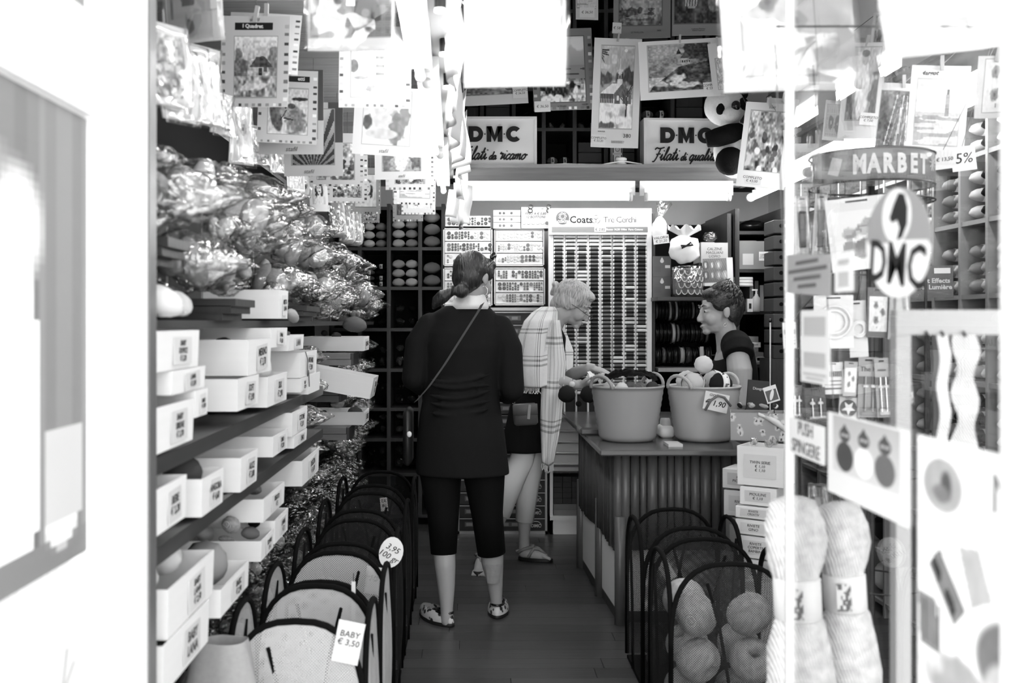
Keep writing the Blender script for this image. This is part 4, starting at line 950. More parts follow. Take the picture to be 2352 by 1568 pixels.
# grey felt hanging beside them
def felt(u, v):
    w = .055+.085*(1-v)**.8; a = u*2*PI
    return (w*1.15*math.cos(a)*(1+.12*math.sin(3*a+v*5))-.02*v, w*.72*math.sin(a)*(1+.1*math.sin(4*a)), .002+.62*v)
o = ob('felt_roll', MB().sheet(felt, 28, 12).mesh('felt_roll', mat('grey_felt', .62, .95, .05, var=.12, vs=90), True), None, (-.585, 2.44, 0)); tag(o, 'soft grey felt draped upright between the bottom boxes and baskets', 'cloth')
# ---- bags of yarn heaped in the upper cubbies
def ztop(y):
    pts = ((1.9, 1.75), (2.64, 1.82), (3.12, 1.82), (4.3, 1.80), (4.9, 1.73), (5.5, 1.66), (6.6, 1.5))
    for (a, b), (c_, d_) in zip(pts, pts[1:]):
        if a <= y <= c_: return b+(d_-b)*(y-a)/(c_-a)
    return 1.6
rb = random.Random(21); heap = []
def blo(y): return 1.575 if y < 2.24 else (1.468 if y < 2.90 else (1.60 if y < 3.40 else (1.468 if y < 4.06 else (1.47 if 4.75 < y < 5.35 else 1.412))))
for sz in [.92]*500+[.80]*700+[.66]*900+[.54]*1200+[.42]*1500:            # irregular close heap: big bags first, smaller ones in the gaps
    r_ = .086*sz; y = rb.uniform(1.99+r_, 6.4); lo = max(blo(y-r_), blo(y), blo(y+r_))+r_; hi = ztop(y)+.035-r_
    if hi < lo: continue
    z = rb.uniform(lo, hi)
    if rb.random() < .35: z = lo
    if all((y-q[0])**2+(z-q[1])**2 >= (r_+q[2])**2 for q in heap): heap.append((y, z, r_, sz))
heap.sort()
for i, (y, z, r_, sz) in enumerate(heap):
    tn = rb.choice((7, 7, 6, 6, 5, 4)) if y < 3.4 else rb.choice((6, 6, 5, 5, 4, 3, 2))
    yarn_bag('%s clear bag of %s yarn heaped on the left unit, %s from the doorway' % ('large' if sz > .75 else 'small', {7: 'white', 6: 'pale', 5: 'light grey', 4: 'grey', 3: 'dull grey', 2: 'dark'}[tn], nth(i) if i < 98 else nth(len(heap)-1-i)+' to last'),
             (-.68+rb.uniform(-.04, .07), y, z), tn, sz, (rb.uniform(0, 6.2), rb.uniform(-.04, .04), rb.uniform(-.04, .04)), rb.randrange(200), 'clear bags heaped on the left wall unit')
ci = 0; y = 4.30
while y < 6.72:
    for j in range(10):
        z = .068+.131*j
        if z > 1.31: break
        if 4.55 < y < 5.42 and j > 4: continue
        tn = rb.choice((1, 2, 2, 3, 4)) if j < 6 else rb.choice((2, 3, 4, 5))
        if gap_to(Vector((-.73, y, z))) < .062 or gap_to(Vector((-.80, y, z))) < .062: continue
        yarn_bag('glossy bag of wool at far left, column %s, %s up' % (nth(ci), nth(j)), (-.80+rb.uniform(-.01, .01) if j < 5 else -.73, y, z), tn, .72, (rb.uniform(0, 6.2), rb.uniform(-.05, .05), rb.uniform(-.05, .05)), rb.randrange(200), 'glossy bags at the far left', True)
    y += .132; ci += 1
ci = 0; y = 2.70
while y < 4.1:
    for j in range(4):
        if gap_to(Vector((-.785, y, .075+.148*j))) < .062 or gap_to(Vector((-.73, y, .075+.148*j))) < .06: continue
        yarn_bag('clear bag of %s yarn behind left baskets, column %s, %s up' % (('pale', 'grey', 'dark')[(ci+j) % 3], nth(ci), nth(j)), (-.785, y, .075+.148*j-(.015 if j == 3 else 0)), (6, 4, 2)[(ci+j) % 3], .66 if j < 3 else .5, (rb.uniform(0, 6.2), 0, rb.uniform(-.05, .05)), rb.randrange(200), 'clear bags behind the left baskets', True)
    y += .15; ci += 1
# ---- kits hung flat along the left wall, seen edge on
for i, (px, py0, py1, d) in enumerate(((385, 120, 330, 2.12), (415, 110, 300, 2.28), (440, 105, 300, 2.42), (478, 110, 310, 2.6), (512, 215, 330, 2.85), (555, 225, 400, 3.22), (598, 290, 400, 3.62), (640, 300, 420, 3.86), (690, 400, 470, 4.3))):
    py1 -= 22; h = (py1-py0)*d/FPX; w = .12; c_ = P(px, py1, d); c_.z = max(c_.z, 1.86); h = min(h, 2.36-c_.z)
    tt = thing('wrapped_kit', 'film wrapped kit hanging edge on above the left bags, %s from the doorway' % nth(i), 'embroidery kit', c_, group='kits hung edge on along the left wall', rot=(0, -.06, PI/2-.45+.1*math.sin(i*2)))
    bf = lambda u, v: .012*math.sin(4*u+i)*math.sin(3*v)
    ob('sheet', bent_slab(w, h, bf, .004, paper), tt, (-w/2, 0, 0)); ob('print', pic_me(scene_pic(('garden', 'flowers', 'cottage', 'knits')[i % 4], 20, 30, i), w*.8, h*.75, lambda u, v: bf(u, v)), tt, (-w*.4, -.0012, h*.12))
    ob('sleeve', bent_slab(w*1.05, h*1.05, lambda u, v: bf(u, v)-.009-.006*math.sin(7*u)*math.sin(6*v), .001, FILM_CARD, 10, 'sleeve'), tt, (-w*.525, 0, -.01))
# ---- pop-up net baskets
def hamper(label, xc, d0, d1, w, h, net, group, tags=(), m2=None):
    """square pop-up basket: four arched wire sides covered with net"""
    t = thing('net_basket', label, 'basket', (xc, (d0+d1)/2, 0), group=group); q = (d1-d0)/2; r_ = .009
    def arch(a, b, lean=.0, n=18):
        out = [a]; H_ = h
        for i in range(n+1):
            f = PI*i/n; m_ = (a+b)/2+(a-b)/2*math.copysign(abs(math.cos(f))**.75, math.cos(f)); z = H_*(.55+.45*max(0.0, math.sin(f))**.75)
            out.append(Vector((m_.x, m_.y, z)))
        return out+[b]
    cs = [Vector((-w/2, -q, .02)), Vector((w/2, -q, .02)), Vector((w/2, q, .02)), Vector((-w/2, q, .02))]
    for k in range(4):
        a, b = cs[k], cs[(k+1) % 4]; pts = arch(a, b)
        ob('rim', MB().path(pts, r_, 6).mesh('rim', black_cloth, True), t)
        L = (b-a).length; n = (b-a).cross(Vector((0, 0, 1))).normalized()
        def panel(u, v):
            s_ = 2*u-1; top = h*(.55+.45*max(0.0, 1-abs(s_)**(2/.75))**.375)
            p = a+(b-a)*u; bl = .02*math.sin(PI*u)*math.sin(PI*v)
            return (p.x+n.x*bl, p.y+n.y*bl, .02+(top-.02)*v)
        mb = MB(); nu, nv = 20, 10; vs = [panel(i/nu, j/nv) for j in range(nv+1) for i in range(nu+1)]
        uvs = [((Vector(p).xy-a.xy).length, p[2]) for p in vs]
        mb.add(vs, [(j*(nu+1)+i, j*(nu+1)+i+1, (j+1)*(nu+1)+i+1, (j+1)*(nu+1)+i) for j in range(nv) for i in range(nu)], 0, None, uvs)
        ob('net', mb.mesh('net', net, True), t)
        ob('rib', MB().path([(a+(b-a)*f+n*.006)+Vector((0, 0, z)) for f, z in ((.5, 0), (.48, h*.3), (.4, h*.62), (.3, h*.86))], .006, 5).mesh('rib', black_cloth, True), t)
    ob('bottom', MB().bb(-w/2, w/2, -q, q, 0.0, .012).mesh('bottom', black_cloth), t)
    for (s, x, z, tw, th_, rr) in tags: tagcard(t, s, x, z, tw, th_, -q-.03, rr)
    return t
GB = 'net baskets on the left of the aisle'
hamper('white net basket with black rims nearest the doorway, left side', -.455, 2.60, 2.95, .36, .62, NET_L, GB)
hamper('white net basket second from the doorway, left side', -.455, 3.03, 3.42, .36, .61, NET_L, GB)
hamper('black net basket third from the doorway on the left side', -.455, 3.56, 3.98, .36, .61, NET_D, GB)
hamper('black net basket fourth from the doorway, round white tag', -.455, 4.13, 4.55, .36, .62, NET_D, GB)
hamper('black net basket farthest back on the left', -.46, 4.76, 5.2, .36, .62, NET_D, GB)
t = thing('price_tag', 'large curled white tag reading 3,95 on the left baskets', 'tag', P(897, 1268, 3.51), rot=(0, .25, .2)); 
mb = MB(); mb.extrude([(.045*math.cos(a)*(1.0 if math.cos(a) > -.3 else .9), .055*math.sin(a)) for a in [2*PI*i/20 for i in range(20)]], 0, .001, 0, Matrix.Rotation(PI/2, 4, 'X'))
ob('card', mb.mesh('card', paper), t); ob('handwriting', text_me('3,95\n100 gr', .03, ink, .2), t, (0, -.002, 0), (PI/2, .3, 0))
o = thing('price_tag', 'small white tag clipped to the farthest left basket', 'tag', P(882, 1158, 4.748), rot=(0, -.1, 0)); ob('card', MB().box((0, 0, 0), (.035, .001, .065)).mesh('card', paper), o); ob('handwriting', text_me('ER\n80', .022, ink, .1), o, (0, -.001, .005), FACE_CAM)
o = thing('price_tag', 'curled card reading € 3,50 on the nearest white basket', 'tag', P(800, 1475, 2.5902), rot=(0, .2, 0)); ob('card', MB().box((0, 0, 0), (.07, .001, .11)).mesh('card', paper), o); ob('handwriting', text_me('BABY\n€ 3,50', .022, ink, .1), o, (0, -.001, .01), FACE_CAM)
o = thing('price_tag', 'white card reading FINE SERIE hanging on the third left basket', 'tag', P(858, 1334, 3.516), rot=(0, .1, -.2)); ob('card', bent_slab(.065, .095, lambda u, v: .01*math.sin(2*v), .001, paper, 6, 'card'), o, (-.032, 0, -.047)); ob('handwriting', text_me('FINE SERIE\n€ 3,60', .0115, ink, .1), o, (0, -.004, .01), FACE_CAM); ob('string', MB().cyl((0, .004, .045), (0, .006, .075), .0012, .0012, 4).mesh('string', ink), o)
o = thing('price_tag', 'thin white tie hanging on the rim of second white basket', 'tag', P(812, 1400, 2.992)); ob('card', MB().box((0, 0, 0), (.012, .001, .17)).mesh('card', paper), o); ob('string', MB().cyl((0, 0, .085), (0, 0, .11), .001, .001, 5).mesh('string', ink), o)
k_ = 0
for xc, y0, y1, tn, nn in ((-.455, 2.62, 2.93, 7, 4), (-.455, 3.05, 3.40, 6, 6), (-.455, 3.58, 3.96, 2, 10), (-.455, 4.15, 4.53, 2, 8), (-.46, 4.78, 5.18, 3, 8)):
    for i in range(nn):
        k_ += 1
        yarn('%s ball inside the %s left basket, %s in the heap' % (('dark', 'grey', 'pale')[0 if tn < 3 else 1 if tn < 5 else 2], nth((0 if y0 < 3 else 1 if y0 < 3.5 else 2 if y0 < 4 else 3 if y0 < 4.5 else 4)), nth(i)),
             (xc+(.082 if i % 2 else -.082), (y0+y1)/2+(.085 if (i//2) % 2 else -.085), .088+.152*(i//4)), 'fat', (tn if i % 3 else max(0, tn-1)) if i % 4 else YARN_V, 1.04, (rb.random(), rb.random(), rb.random()*3), None, 'balls inside the left baskets')
# ================================================================ kits hanging under the left gallery
ST = lambda x=.5, z=.045, s=.075: ('stafil', x, z, s, ink_grey, .25, 0)
def quad(x=.48): return [('I Quadretti', x, .885, .058, mat('print_white', .9, .5, .2), 0, .0004), ('stafil', x, .955, .06, ink_grey, .25, 0)]
GK = 'embroidery kits hanging under the gallery'
QB = (.2, .75, .845, .925, .12)
hang_card('kit card I Quadretti with a cottage picture, largest of the left hanging row', 500, 662, 38, 244, 3.05, 'cottage', (.2, .82, .11, .77), .80, .04, -.06, quad(), (), True, .012, .6, 1, group=GK, dark_bg=QB)
hang_card('second sheet hanging just behind the cottage card', 520, 686, 32, 170, 3.12, None, None, .85, .07, -.06, (), (), True, .012, .4, 2, group=GK)
hang_card('grey kit card with a deer, below right of the cottage card', 592, 726, 160, 330, 3.45, 'deer', (.18, .84, .13, .75), .80, .02, .03, [('etti', .72, .885, .07, MATS['print_white'], 0, .0004)], (), True, .01, .6, 3, group=GK, dark_bg=(.3, .86, .845, .925, .12))
hang_card('kit card with stafil margin hanging behind the deer card', 594, 742, 160, 353, 3.55, 'portrait', (.2, .9, .2, .85), .78, 0, .03, [ST(.5, .06)], (), False, .008, .4, 4, group=GK, dark_bg=(.6, 1, .4, 1, .3))
hang_card('kit card with radiating folded fan picture', 652, 788, 236, 404, 3.78, 'fan', (.14, .86, .16, .9), .80, 0, .02, [ST(.42, .06)], (), False, .008, .5, 5, group=GK, dark_bg=(.75, 1, .45, 1, .3))
hang_card('kit card with dark label column, right behind the fan card', 712, 836, 306, 428, 4.35, 'garden', (.15, .82, .12, .8), .80, 0, 0, (), (), True, .008, .5, 6, group=GK)
hang_card('kit card with a bushy tree picture, lower left row', 752, 844, 355, 466, 4.75, 'garden', (.15, .85, .12, .7), .80, 0, .05, [('etti', .5, .88, .07, MATS['print_white'], 0, 0)], (), True, .008, .55, 7, group=GK, dark_bg=(.2, .8, .84, .93, .12))
hang_card('dark bordered kit card with a vase of flowers, far left row', 806, 874, 385, 490, 5.2, 'portrait', (.15, .85, .15, .85), .55, 0, .1, (), (), True, .008, .5, 8, group=GK)
hang_card('lowest kit card at the end of the left row', 830, 872, 470, 512, 5.6, 'garden', (.15, .85, .15, .85), .6, 0, 0, (), (), True, .006, .5, 9, group=GK)
hang_card('pale kit card with a lighthouse, top of the second row', 780, 944, 60, 250, 3.1, 'lighthouse', (.17, .82, .13, .82), .90, 0, 0, (), (), True, .012, .6, 10, group=GK)
hang_card('kit card with a winged child, below the lighthouse card', 808, 978, 200, 357, 3.5, 'child', (.13, .76, .16, .95), .88, .05, 0, [ST(.42, .065)], (), False, .01, .6, 11, group=GK)
hang_card('kit card with two small figures, third of the second row', 860, 984, 300, 411, 3.95, 'lady', (.14, .85, .17, .95), .85, 0, 0, [ST(.5, .07)], (), False, .01, .5, 12, group=GK)
hang_card('kit card hanging behind the two figures, only its lower margin showing', 886, 998, 330, 436, 4.3, 'garden', (.2, .8, .13, .8), .87, 0, 0, (), (), True, .008, .4, 13, group=GK)
hang_card('kit card with a fence sketch, fifth of the second row', 905, 1000, 372, 470, 4.6, 'seascape', (.14, .85, .16, .8), .86, .02, 0, (), (), True, .008, .5, 14, group=GK)
hang_card('small pale kit card with a boat, near the lamp end', 922, 1000, 400, 492, 4.95, 'lighthouse', (.18, .85, .16, .8), .86, 0, 0, (), (), True, .006, .5, 15, group=GK)
hang_card('dark bordered kit card at the end of the second row', 902, 972, 405, 508, 5.4, 'gown', (.14, .85, .14, .85), .55, 0, 0, (), (), True, .006, .5, 16, group=GK)
hang_card('narrow portrait kit with a long haired lady, far left wall', 712, 752, 405, 486, 4.5, 'portrait', (.18, .85, .2, .95), .85, -.05, .45, (), (), False, .01, .5, 17, group=GK)
hang_card('narrow pale kit beside the portrait kit on the left wall', 660, 700, 375, 438, 4.1, 'knits', (.1, .9, .1, .9), .88, 0, .6, (), (), False, .01, .4, 18, group=GK)
# plastic wrapped lengths of cloth leaning in the corner
for i, (px, py0, py1) in enumerate(((778, 455, 545), (798, 470, 560), (815, 480, 565))):
    dd = 5.35+.22*i
    t = thing('cloth_roll', 'folded cloth in film leaning in the left corner, %s one' % nth(i), 'cloth', P(px, py1, dd), rot=(0, -.1+.05*i, .3)); h = (py1-py0)*dd/FPX; ob('string', MB().cyl((0, 0, h), (0, 0, 2.404-t.location.z), .0012, .0012, 4).mesh('string', ink_grey), t)
    ob('cloth', MB().bevbox((0, 0, h/2), (.09, .05, h), .018).mesh('cloth', paper_grey, True), t); ob('film', bent_slab(.10, h*1.04, lambda u, v: -.034+.006*math.sin(9*u+7*v), .001, FILM_CARD, 8, 'film'), t, (-.05, 0, 0))
# near the doorway, out of focus
GD = 'sleeves hanging in the doorway'
hang_card('film sleeve with a large white sheet, hanging top centre in the doorway', 1066, 1298, -60, 200, 2.3, 'plain', (.1, .95, .1, .85), .93, 0, .03, (), (), False, .012, .25, 20, 'hanging_sleeve', 'sleeve', GD, True)
hang_card('pale embroidery sheet hanging top right in the doorway', 1658, 1962, -80, 215, 2.25, 'flowers', (.16, .7, .12, .9), .92, -.03, -.05, (), (('€ 13,50', .8, .42, .13, .32, -.04),), False, .02, .25, 21, 'hanging_sleeve', 'sleeve', GD, True)
hang_card('white folded cloth in a sleeve, top right corner', 2040, 2325, -90, 118, 2.0, 'plain', (.1, .95, .2, .9), .93, -.12, -.1, (), (), False, .02, .25, 22, 'hanging_sleeve', 'sleeve', GD, True)
hang_card('grid mat with two round flowers, hanging top left of the doorway', 703, 903, -60, 112, 2.45, 'mat', (.02, .98, .18, .98), .88, .02, .0, (), (('', .5, .62, .1, .09, 0),), False, .015, .4, 23, 'hanging_sleeve', 'sleeve', GD, True)
hang_card('canvas with a dark jug, hanging at the upper left corner', 385, 525, -70, 102, 2.3, 'pot', (.05, .8, .05, 1), .80, -.05, -.15, (), (('', .88, .5, .12, .2, 0),), False, .015, .4, 24, 'hanging_sleeve', 'sleeve', GD, True)
for i in range(8):       # sheets hung edge on along the gallery fascia
    d = 2.7+.40*i; h = R.uniform(.26, .36); z = 2.36-h+R.uniform(-.02, .02) - (.10 if i > 6 else 0)
    t = thing('hanging_sheet', 'white sheet hung edge on along the gallery edge, %s from the doorway' % nth(i), 'sheet', (-.045+.006*math.sin(i*3), d, z), group='sheets hung edge on along the gallery edge', rot=(0, R.uniform(-.06, .06), PI/2+.14+.12*math.sin(i*1.9)))
    ob('sheet', bent_slab(.24, h, lambda u, v: .02*math.sin(5*u+i)*(1.1-v)+.01*math.sin(6*v+i), .0015, paper), t, (-.12, 0, 0)); ob('clip', MB().box((0, 0, h), (.012, .014, .04)).mesh('clip', light_wood), t)
t = thing('hanging_sheet', 'curled white paper drooping at the far end of the gallery lamp row', 'sheet', P(1052, 512, 6.0), rot=(0, .12, .35))
ob('sheet', bent_slab(.12, .24, lambda u, v: .025*math.sin(5*u+2*v)*(1.2-v)+.02*math.sin(7*v), .0015, paper), t, (-.05, 0, 0)); ob('fold', bent_slab(.07, .16, lambda u, v: -.03*math.sin(3*u)-.02*v, .0015, paper, 8, 'fold'), t, (-.10, -.04, .02))
# ================================================================ gallery over the rear: shelves, signs, canvases
DG = 6.78
gx = [XP(p, DG) for p in (1064, 1107, 1180, 1249, 1320, 1392, 1468, 1545, 1625, 1705)]; gz = [2.405, ZP(297, DG), ZP(205, DG), ZP(110, DG), ZP(25, DG), 3.7]
shelf_unit('gallery_shelving', 'dark open shelving on the gallery behind the two DMC signs', gx[0], gx[-1], DG, 7.3, gz, gx)
gg = 'goods on the gallery shelving'
for i in range(9):
    for j in range(5):
        k = (i*3+j*5) % 7; x0, x1 = gx[i]+.02, gx[i+1]-.02; z0 = gz[j]+.014; xm = (x0+x1)/2; where = 'gallery column %s, shelf %s up' % (nth(i), nth(j))
        if k in (0, 3):
            for q in range(2): yarn_bag('bagged %s skeins, %s, %s one' % (('pale', 'grey')[k > 0], where, ('left', 'right')[q]), (x0+(x1-x0)*(.25+.5*q), DG+.2, z0+.105*min(.9, (x1-x0)/2/.215)), (6, 5)[k > 0], min(.9, (x1-x0)/2/.215), (.5*i, 0, -PI/2), i*5+j+q, gg, False, 2)
        elif k in (1, 5):
            for q in range(3):
                if z0+.07*(q+1) > gz[j+1]-.014: break
                o = ob('dark_carton', MB().bevbox((0, 0, .035), ((x1-x0)*.92, .2, .068), .003).mesh('dark_carton', dark_box), None, (xm, DG+.12, z0+.07*q)); tag(o, 'dark carton, %s, %s in its stack' % (where, nth(q)), 'box', gg)
        elif k == 2:
            for q in range(4): yarn('dark ball, %s, %s one' % (where, nth(q)), (x0+(x1-x0)*(.25+.5*(q % 2)), DG+.07, z0+.098*(x1-x0)/2/.14*(.5+q//2)), 'fat', (1, 2, 3, 1)[q], (x1-x0)/2/.14, (0, 0, .05), paper, gg, fit=False)
        elif k == 4: yarn_bag('big crumpled bag, %s' % where, (xm, DG+.2, z0+.108*min(.85, (x1-x0)/.215)), 4, min(.85, (x1-x0)/.215), (.3*j, 0, -PI/2), i+j, gg, False, 2)
# patterned boxes and insulator on the beam
for q in range(3):
    t = thing('card_pack', 'small white pack with a ring emblem under the church picture, %s from the bottom' % nth(q), 'box', (XP(1418, 6.6), 6.6, 2.397+.060*q), group='small packs on the gallery')
    ob('pack', MB().bb(-.032, .032, 0, .1, 0, .058).mesh('pack', paper_grey), t); ob('emblem', MB().path([(.014*math.cos(a), -.001, .029+.014*math.sin(a)) for a in [2*PI*i/12 for i in range(12)]], .0012, 4, 0, True).mesh('emblem', ink), t)
    ob('band', MB().bb(-.030, -.024, -.001, 0, .006, .052).bb(.024, .030, -.001, 0, .006, .052).mesh('band', ink), t)
t = thing('cable_insulator', 'white porcelain insulator with a cable on the rear beam', 'insulator', (XP(1427, 6.4), 6.40, 2.405))
ob('body', MB().lathe([(.02, 0), (.034, .006), (.034, .016), (.022, .022), (.022, .03), (.036, .036), (.036, .046), (.026, .052), (.008, .054)], 18).mesh('body', white_paint, True), t)
tag(ob('cable', MB().path([(XP(1235, 6.38), 6.38, 2.408), (XP(1300, 6.38), 6.37, 2.412), (XP(1380, 6.38), 6.38, 2.408), (XP(1427, 6.4), 6.36, 2.43), (XP(1475, 6.38), 6.38, 2.412)], .005, 6).mesh('cable', white_paint, True), None), 'white electric cable lying along the top of rear beam', 'cable')
# --- script lettering for the shop signs, drawn as strokes
GL = {'F': (1.25, [[(-.1, 1.75), (.1, 2.05), (.45, 1.95), (.9, 1.98), (1.35, 2.15)], [(.8, 1.95), (.72, 1.1), (.6, .2), (.4, -.25), (.15, -.2)], [(.4, .95), (.75, 1.0), (1.1, 1.05)]]),
      'i': (.55, [[(0, .35), (.2, 1), (.19, .35), (.32, 0), (.58, .35)], [(.26, 1.5), (.28, 1.62)]]),
      'l': (.52, [[(0, .35), (.33, 1.4), (.36, 2.1), (.2, 2.05), (.14, .5), (.28, 0), (.55, .35)]]),
      'a': (.92, [[(.62, .88), (.35, 1.02), (.06, .62), (.1, .1), (.32, 0), (.58, .4), (.66, 1)], [(.66, 1), (.6, .35), (.72, 0), (.96, .35)]]),
      't': (.58, [[(0, .35), (.28, 1.2), (.3, 1.95), (.2, .4), (.33, 0), (.6, .35)], [(-.08, 1.18), (.55, 1.25)]]),
      'd': (.95, [[(.62, .88), (.35, 1.02), (.06, .62), (.1, .1), (.32, 0), (.58, .4), (.72, 2.05)], [(.72, 2.05), (.62, .35), (.75, 0), (.98, .35)]]),
      'r': (.72, [[(-.05, 1.0), (.1, 1.35), (.16, 1.0), (.5, 1.12), (.42, .4), (.36, 0)], [(.36, 0), (.5, .2), (.75, .35)]]),
      'c': (.68, [[(.58, .85), (.38, 1.02), (.06, .6), (.1, .1), (.34, 0), (.7, .35)]]),
      'm': (1.3, [[(0, .6), (.15, 1), (.16, 0)], [(.16, .5), (.42, 1), (.54, .85), (.54, 0)], [(.54, .5), (.82, 1), (.94, .85), (.94, .25), (1.05, 0), (1.32, .35)]]),
      'o': (.85, [[(.4, 1), (.08, .65), (.1, .1), (.36, 0), (.66, .4), (.6, .9), (.4, 1), (.62, .78), (.95, .9)]]),
      'q': (.95, [[(.62, .88), (.35, 1.02), (.06, .62), (.1, .1), (.32, 0), (.58, .4), (.66, 1)], [(.66, 1), (.55, -.2), (.5, -.95)], [(.5, -.95), (.6, -.3), (.96, .35)]]),
      'u': (.9, [[(0, .6), (.14, 1), (.12, .3), (.28, 0), (.52, .4), (.64, 1)], [(.64, 1), (.58, .35), (.7, 0), (.94, .35)]]), ' ': (.55, []),
      'à': (.95, [[(.62, .88), (.35, 1.02), (.06, .62), (.1, .1), (.32, 0), (.58, .4), (.66, 1)], [(.66, 1), (.6, .35), (.72, 0), (.96, .35)], [(.3, 1.7), (.5, 1.45)]])}
def smooth_pts(p, n=4):
    p = [Vector((x, y, 0)) for x, y in p]; out = []
    for i in range(len(p)-1):
        a, b, c_, d_ = p[max(i-1, 0)], p[i], p[i+1], p[min(i+2, len(p)-1)]
        for k in range(n):
            t = k/n; out.append(.5*((2*b)+(c_-a)*t+(2*a-5*b+4*c_-d_)*t*t+(3*b-a-3*c_+d_)*t**3))
    return out+[p[-1]]
def script_me(words, xh, r, slant=.38):
    """words: [(text, scale)]; letters as round strokes, reading towards -Y, starting at x=0"""
    mb = MB(); x = 0
    for w, s in words:
        for ch in w:
            adv, st = GL[ch]
            for q in st:
                mb.path([((x+(p.x+slant*p.y)*s)*xh, 0, p.y*s*xh) for p in smooth_pts(q)], r, 6)
            x += adv*s
    return mb.mesh('lettering', ink, True), x*xh
def dmc_me(h):
    mb = MB(); M_ = Matrix.Rotation(PI/2, 4, 'X'); z1 = .004
    def arc(cx, a0, a1, r0, r1, sx=1.0, n=18):
        for i in range(n):
            a, b = a0+(a1-a0)*i/n, a0+(a1-a0)*(i+1)/n
            q = [((cx+sx*r_*math.cos(t_))*h, (.5+r_*math.sin(t_))*h) for r_, t_ in ((r0, a), (r1, a), (r1, b), (r0, b))]
            mb.extrude(q, 0, z1, 0, M_)
    mb.extrude([(0, 0), (.33*h, 0), (.33*h, h), (0, h)], 0, z1, 0, M_); mb.extrude([(.33*h, 0), (.46*h, 0), (.46*h, .3*h), (.33*h, .3*h)], 0, z1, 0, M_); mb.extrude([(.33*h, .7*h), (.46*h, .7*h), (.46*h, h), (.33*h, h)], 0, z1, 0, M_)
    arc(.46, -PI/2, PI/2, .2, .5, .98)
    mb.cyl((1.06*h, .0, .5*h), (1.06*h, -z1, .5*h), .045*h, .045*h, 12)
    o = 1.17
    for q in ([(0, 0), (.30, 0), (.30, 1), (0, 1)], [(.72, 0), (1.02, 0), (1.02, 1), (.72, 1)], [(.0, 1), (.34, 1), (.52, .42), (.52, 0)], [(.68, 1), (1.02, 1), (.52, 0), (.52, .42)]):
        mb.extrude([((o+x)*h, y*h) for x, y in q], 0, z1, 0, M_)
    mb.cyl((2.31*h, .0, .5*h), (2.31*h, -z1, .5*h), .045*h, .045*h, 12)
    arc(2.93, .75, 2*PI-.75, .21, .51, 1.0, 24)
    return mb.mesh('lettering', ink)
def light_sign(label, px0, px1, py0, py1, d, words, lx, rz=0.0):
    x0, x1, z0, z1 = XP(px0, d), XP(px1, d), ZP(py1, d), ZP(py0, d); w, h = x1-x0, z1-z0
    t = thing('shop_sign', label, 'sign', ((x0+x1)/2, d, z0), rz)
    ob('body', MB().bb(-w/2, w/2, .006, .12, 0, h).mesh('body', mat('sign_body', .55, .4, .4)), t)
    ob('panel', MB().bb(-w/2+.01, w/2-.01, 0, .006, .01, h-.01).mesh('panel', mat('sign_panel', .82, .35, .3)), t)
    for n_, b_ in (('frame', (-w/2, w/2, -.008, .012, 0, .016)), ('frame', (-w/2, w/2, -.008, .012, h-.016, h)), ('frame', (-w/2, -w/2+.016, -.008, .012, .016, h-.016)), ('frame', (w/2-.016, w/2, -.008, .012, .016, h-.016))):
        ob(n_, MB().bb(*b_).mesh(n_, mat('pale_frame', .78, .35, .4)), t)
    hh = .100; ob('lettering', dmc_me(hh), t, (lx, -.001, h*.51))
    me, L = script_me(words, .0325, .0048); ob('lettering', me, t, (lx-.055, -.003, h*.17)); return t
light_sign('white framed sign reading DMC Filati da ricamo on the left of the gallery beam', 1058, 1233, 268, 386, 6.40, [('Filati', 1.18), (' ', 1), ('da', .75), (' ', 1), ('ricamo', 1.05)], -.195)
light_sign('white framed sign reading DMC Filati di qualità beside the plush panda', 1478, 1700, 272, 388, 6.40, [('Filati', 1.18), (' ', 1), ('di', .75), (' ', 1), ('qualità', 1.05)], -.205, .04)
GT = 'tapestry canvases hanging over the rear beam'
hang_card('tall tapestry kit with a snowy church, number 380, hanging before the signs', 1357, 1466, 88, 338, 6.05, 'church', (.16, .85, .18, .93), .86, .035, 0, [('380', .76, .11, .05, ink, 0, 0), ('WINTER', .22, .145, .018, ink, 0, 0), ('||||||||||||||||||', .57, .055, .026, ink, 0, 0)], (('COMPLETO\n€ 53,20', .16, .07, .3, .09, .03),), False, .012, .8, 30, 'tapestry_kit', 'tapestry kit', GT)
hang_card('wide tapestry kit with a cliff castle, number 209, beside the panda', 1472, 1664, 92, 225, 5.88, 'castle', (.11, .84, .13, .92), .88, -.05, 0, [('209', .91, .84, .10, ink, 0, 0)], (('COMPLETO\n€ 53,50', .84, .16, .19, .17, -.06),), False, .012, .8, 31, 'tapestry_kit', 'tapestry kit', GT)
hang_card('grey bordered tapestry kit with a stormy sea, LE PHARE', 1226, 1366, 66, 254, 6.12, 'sea', (.12, .86, .1, .9), .5, -.04, 0, [('LE PHARE', .46, .045, .026, ink, 0, 0), ('932.201', .84, .06, .024, ink, 0, 0)], (('€ 36,50', .14, .05, .26, .13, 0),), True, .012, .8, 32, 'tapestry_kit', 'tapestry kit', GT)
hang_card('wide tapestry kit with rocks, low left under the white sheet', 1066, 1214, 120, 240, 6.12, 'lake', (.02, .98, .2, .95), .84, -.06, 0, (), (('COMPLETO\n€ 36,50', .88, .22, .23, .24, -.02),), False, .01, .8, 33, 'tapestry_kit', 'tapestry kit', GT)
hang_card('grey tapestry kit with a lake scene, upper centre', 1410, 1540, -80, 86, 6.2, 'lake', (.1, .85, .18, 1), .52, 0, 0, [('LE PAVILLON', .42, .08, .03, ink, 0, 0), ('3400', .8, .1, .03, ink, 0, 0)], (('€ 58', .06, .14, .16, .15, .05),), False, .012, .8, 34, 'tapestry_kit', 'tapestry kit', GT)
